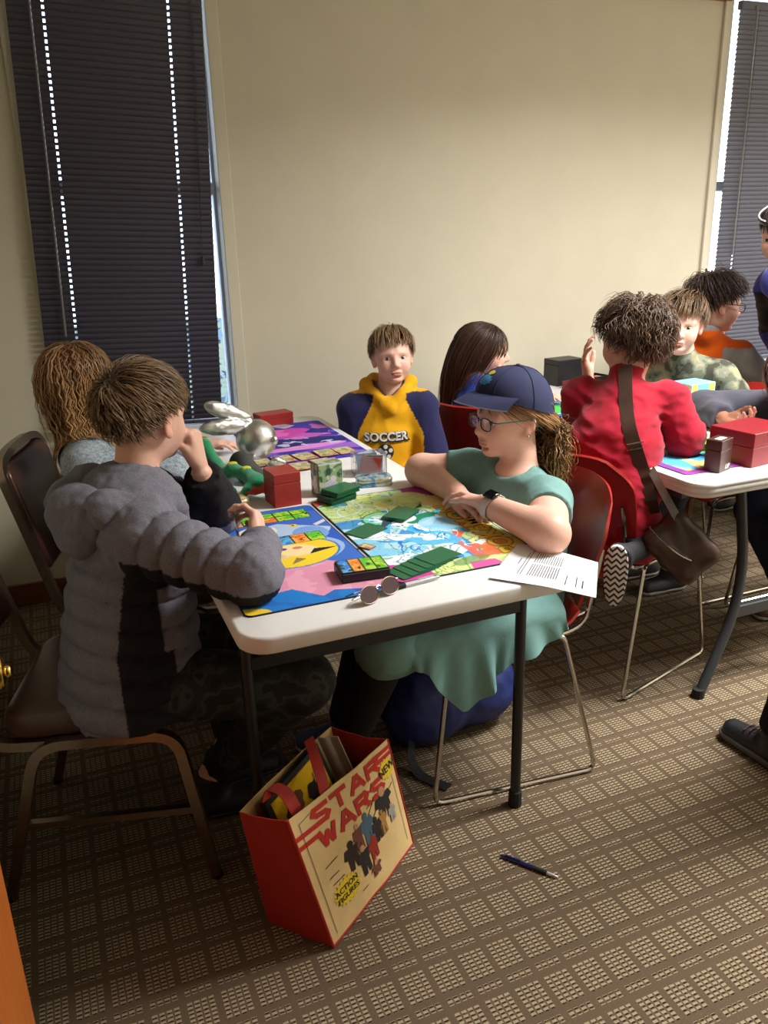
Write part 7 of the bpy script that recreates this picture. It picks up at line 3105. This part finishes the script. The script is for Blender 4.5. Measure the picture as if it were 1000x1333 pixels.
for s in ('L', 'R'):
    arm_ops(St, J, s, .022, 1.92, flat=1)
St.post = wrinkle(.007, 18, seed=15)
cloth(St, .009, 'jacket', Jp, cotton, solid((70, 70, 80)))
make_hair('hair', Jp, H, (70, 48, 34), hairline(.45, -.3, -.7), 360, crown=(0, 0, 1), away=.8, grav=1.4, lift=.014, lenfn=lambda u: np.full(len(u), .24), wave=.75, wfreq=26, width=.0055, steps=22, body=St, jitter=.16, seed=101, tipcol=(120, 88, 60), clump=60, bodyoff=.012, free=-.1)
trousers(Jp, J, (36, 40, 60), h=.012)
shoes(Jp, J, (90, 60, 50), (180, 180, 180), .01)

# ---------------------------------------------------------------- K: standing child whose shoe shows by the ridged table
rests(None)
J = dict(pel=V(1.90, 1.27, .74), che=V(1.90, 1.27, .95), nek=V(1.90, 1.28, 1.15), lat=latv(92), shR=V(2.035, 1.28, 1.09), shL=V(1.765, 1.28, 1.09), elR=V(2.08, 1.33, .88), wrR=V(2.06, 1.47, .80), elL=V(1.73, 1.24, .87), wrL=V(1.76, 1.20, .70))
J.update(standing(J['pel'], 95, .075, .12))
J['anL'] = V(1.722, 1.385, .09)
J['knL'] = V(1.80, 1.36, .42)
J['toeL'] = nrm(V(-.10, 1, 0))
H = Frame((1.90, 1.31, 1.30), 95, 10, 0, .98)
S = person_common(J, H)
for s, l in (('R', False), ('L', True)):
    hand_ops(S, J['wr' + s], V(0, .6, -.6), V(.5, 0, 0), .84, l)
K_ = body_mesh(S, [(*box_about(H.c, .135), .007), (*box_about(J['wrR'] + V(0, .05, -.05), .09), .006), (*box_about(J['wrL'] + V(0, .05, -.05), .09), .006)], .014, H, FAIR, 'person', 'standing child in black trousers and black trainers at the end of the ridged table')
eyes(H, K_)
make_hair('hair', K_, H, (70, 50, 36), hairline(.4, -.1, -.62), 400, crown=(-.3, 0, .95), comb=(.3, 0, 0), away=.9, grav=.3, lift=.01, length=.06, width=.003, steps=8, seed=111, thick=1.03)
St = SDF()
torso_ops(St, J, .018)
for s in ('L', 'R'):
    arm_ops(St, J, s, .02, 1.9, flat=1)
St.post = wrinkle(.006, 18, seed=16)
cloth(St, .009, 'shirt', K_, cotton, solid((60, 64, 72)))
trousers(K_, J, (20, 20, 24), infl=.018, upto=1.96)
cm = M('black_trainer', (30, 31, 35), .5, nscale=80, namp=.3, bump=.3, bscale=300)
sm = M('grey_midsole', (86, 86, 84), .7)
for s in ('L', 'R'):
    an, d = J['an' + s], J['toe' + s]
    h0 = an * V(1, 1, 0)
    sd = np.cross(UPZ, d)
    S3 = SDF().cap(an + UPZ * .0, h0 + UPZ * .05 - d * .02, .042, .042, .02)
    S3.cap(h0 - d * .045 + UPZ * .046, h0 + d * .135 + UPZ * .036, .037, .031, .02, sc=(sd, 1.12))
    S3.plane(h0 + UPZ * .024, (0, 0, -1))
    S3.plane(an + UPZ * .02, (0, 0, 1))
    t_ = cloth(S3, .005, 'shoe', K_, cm)
    S3 = SDF().cap(h0 - d * .045 + UPZ * .03, h0 + d * .14 + UPZ * .03, .043, .036, .02, sc=(sd, 1.10))
    S3.plane(h0 + UPZ * .030, (0, 0, 1))
    S3.plane(h0 + UPZ * .001, (0, 0, -1))
    cloth(S3, .005, 'sole', t_, sm)
    for k in range(5):
        c0 = h0 + d * (.015 + .018 * k) + UPZ * (.098 - .0055 * k)
        MB().tube([c0 - sd * .024 - UPZ * .006, c0, c0 + sd * .024 - UPZ * .006], .0028, 5).build('lace', M('dark_lace', (64, 40, 38), .8), t_, True)
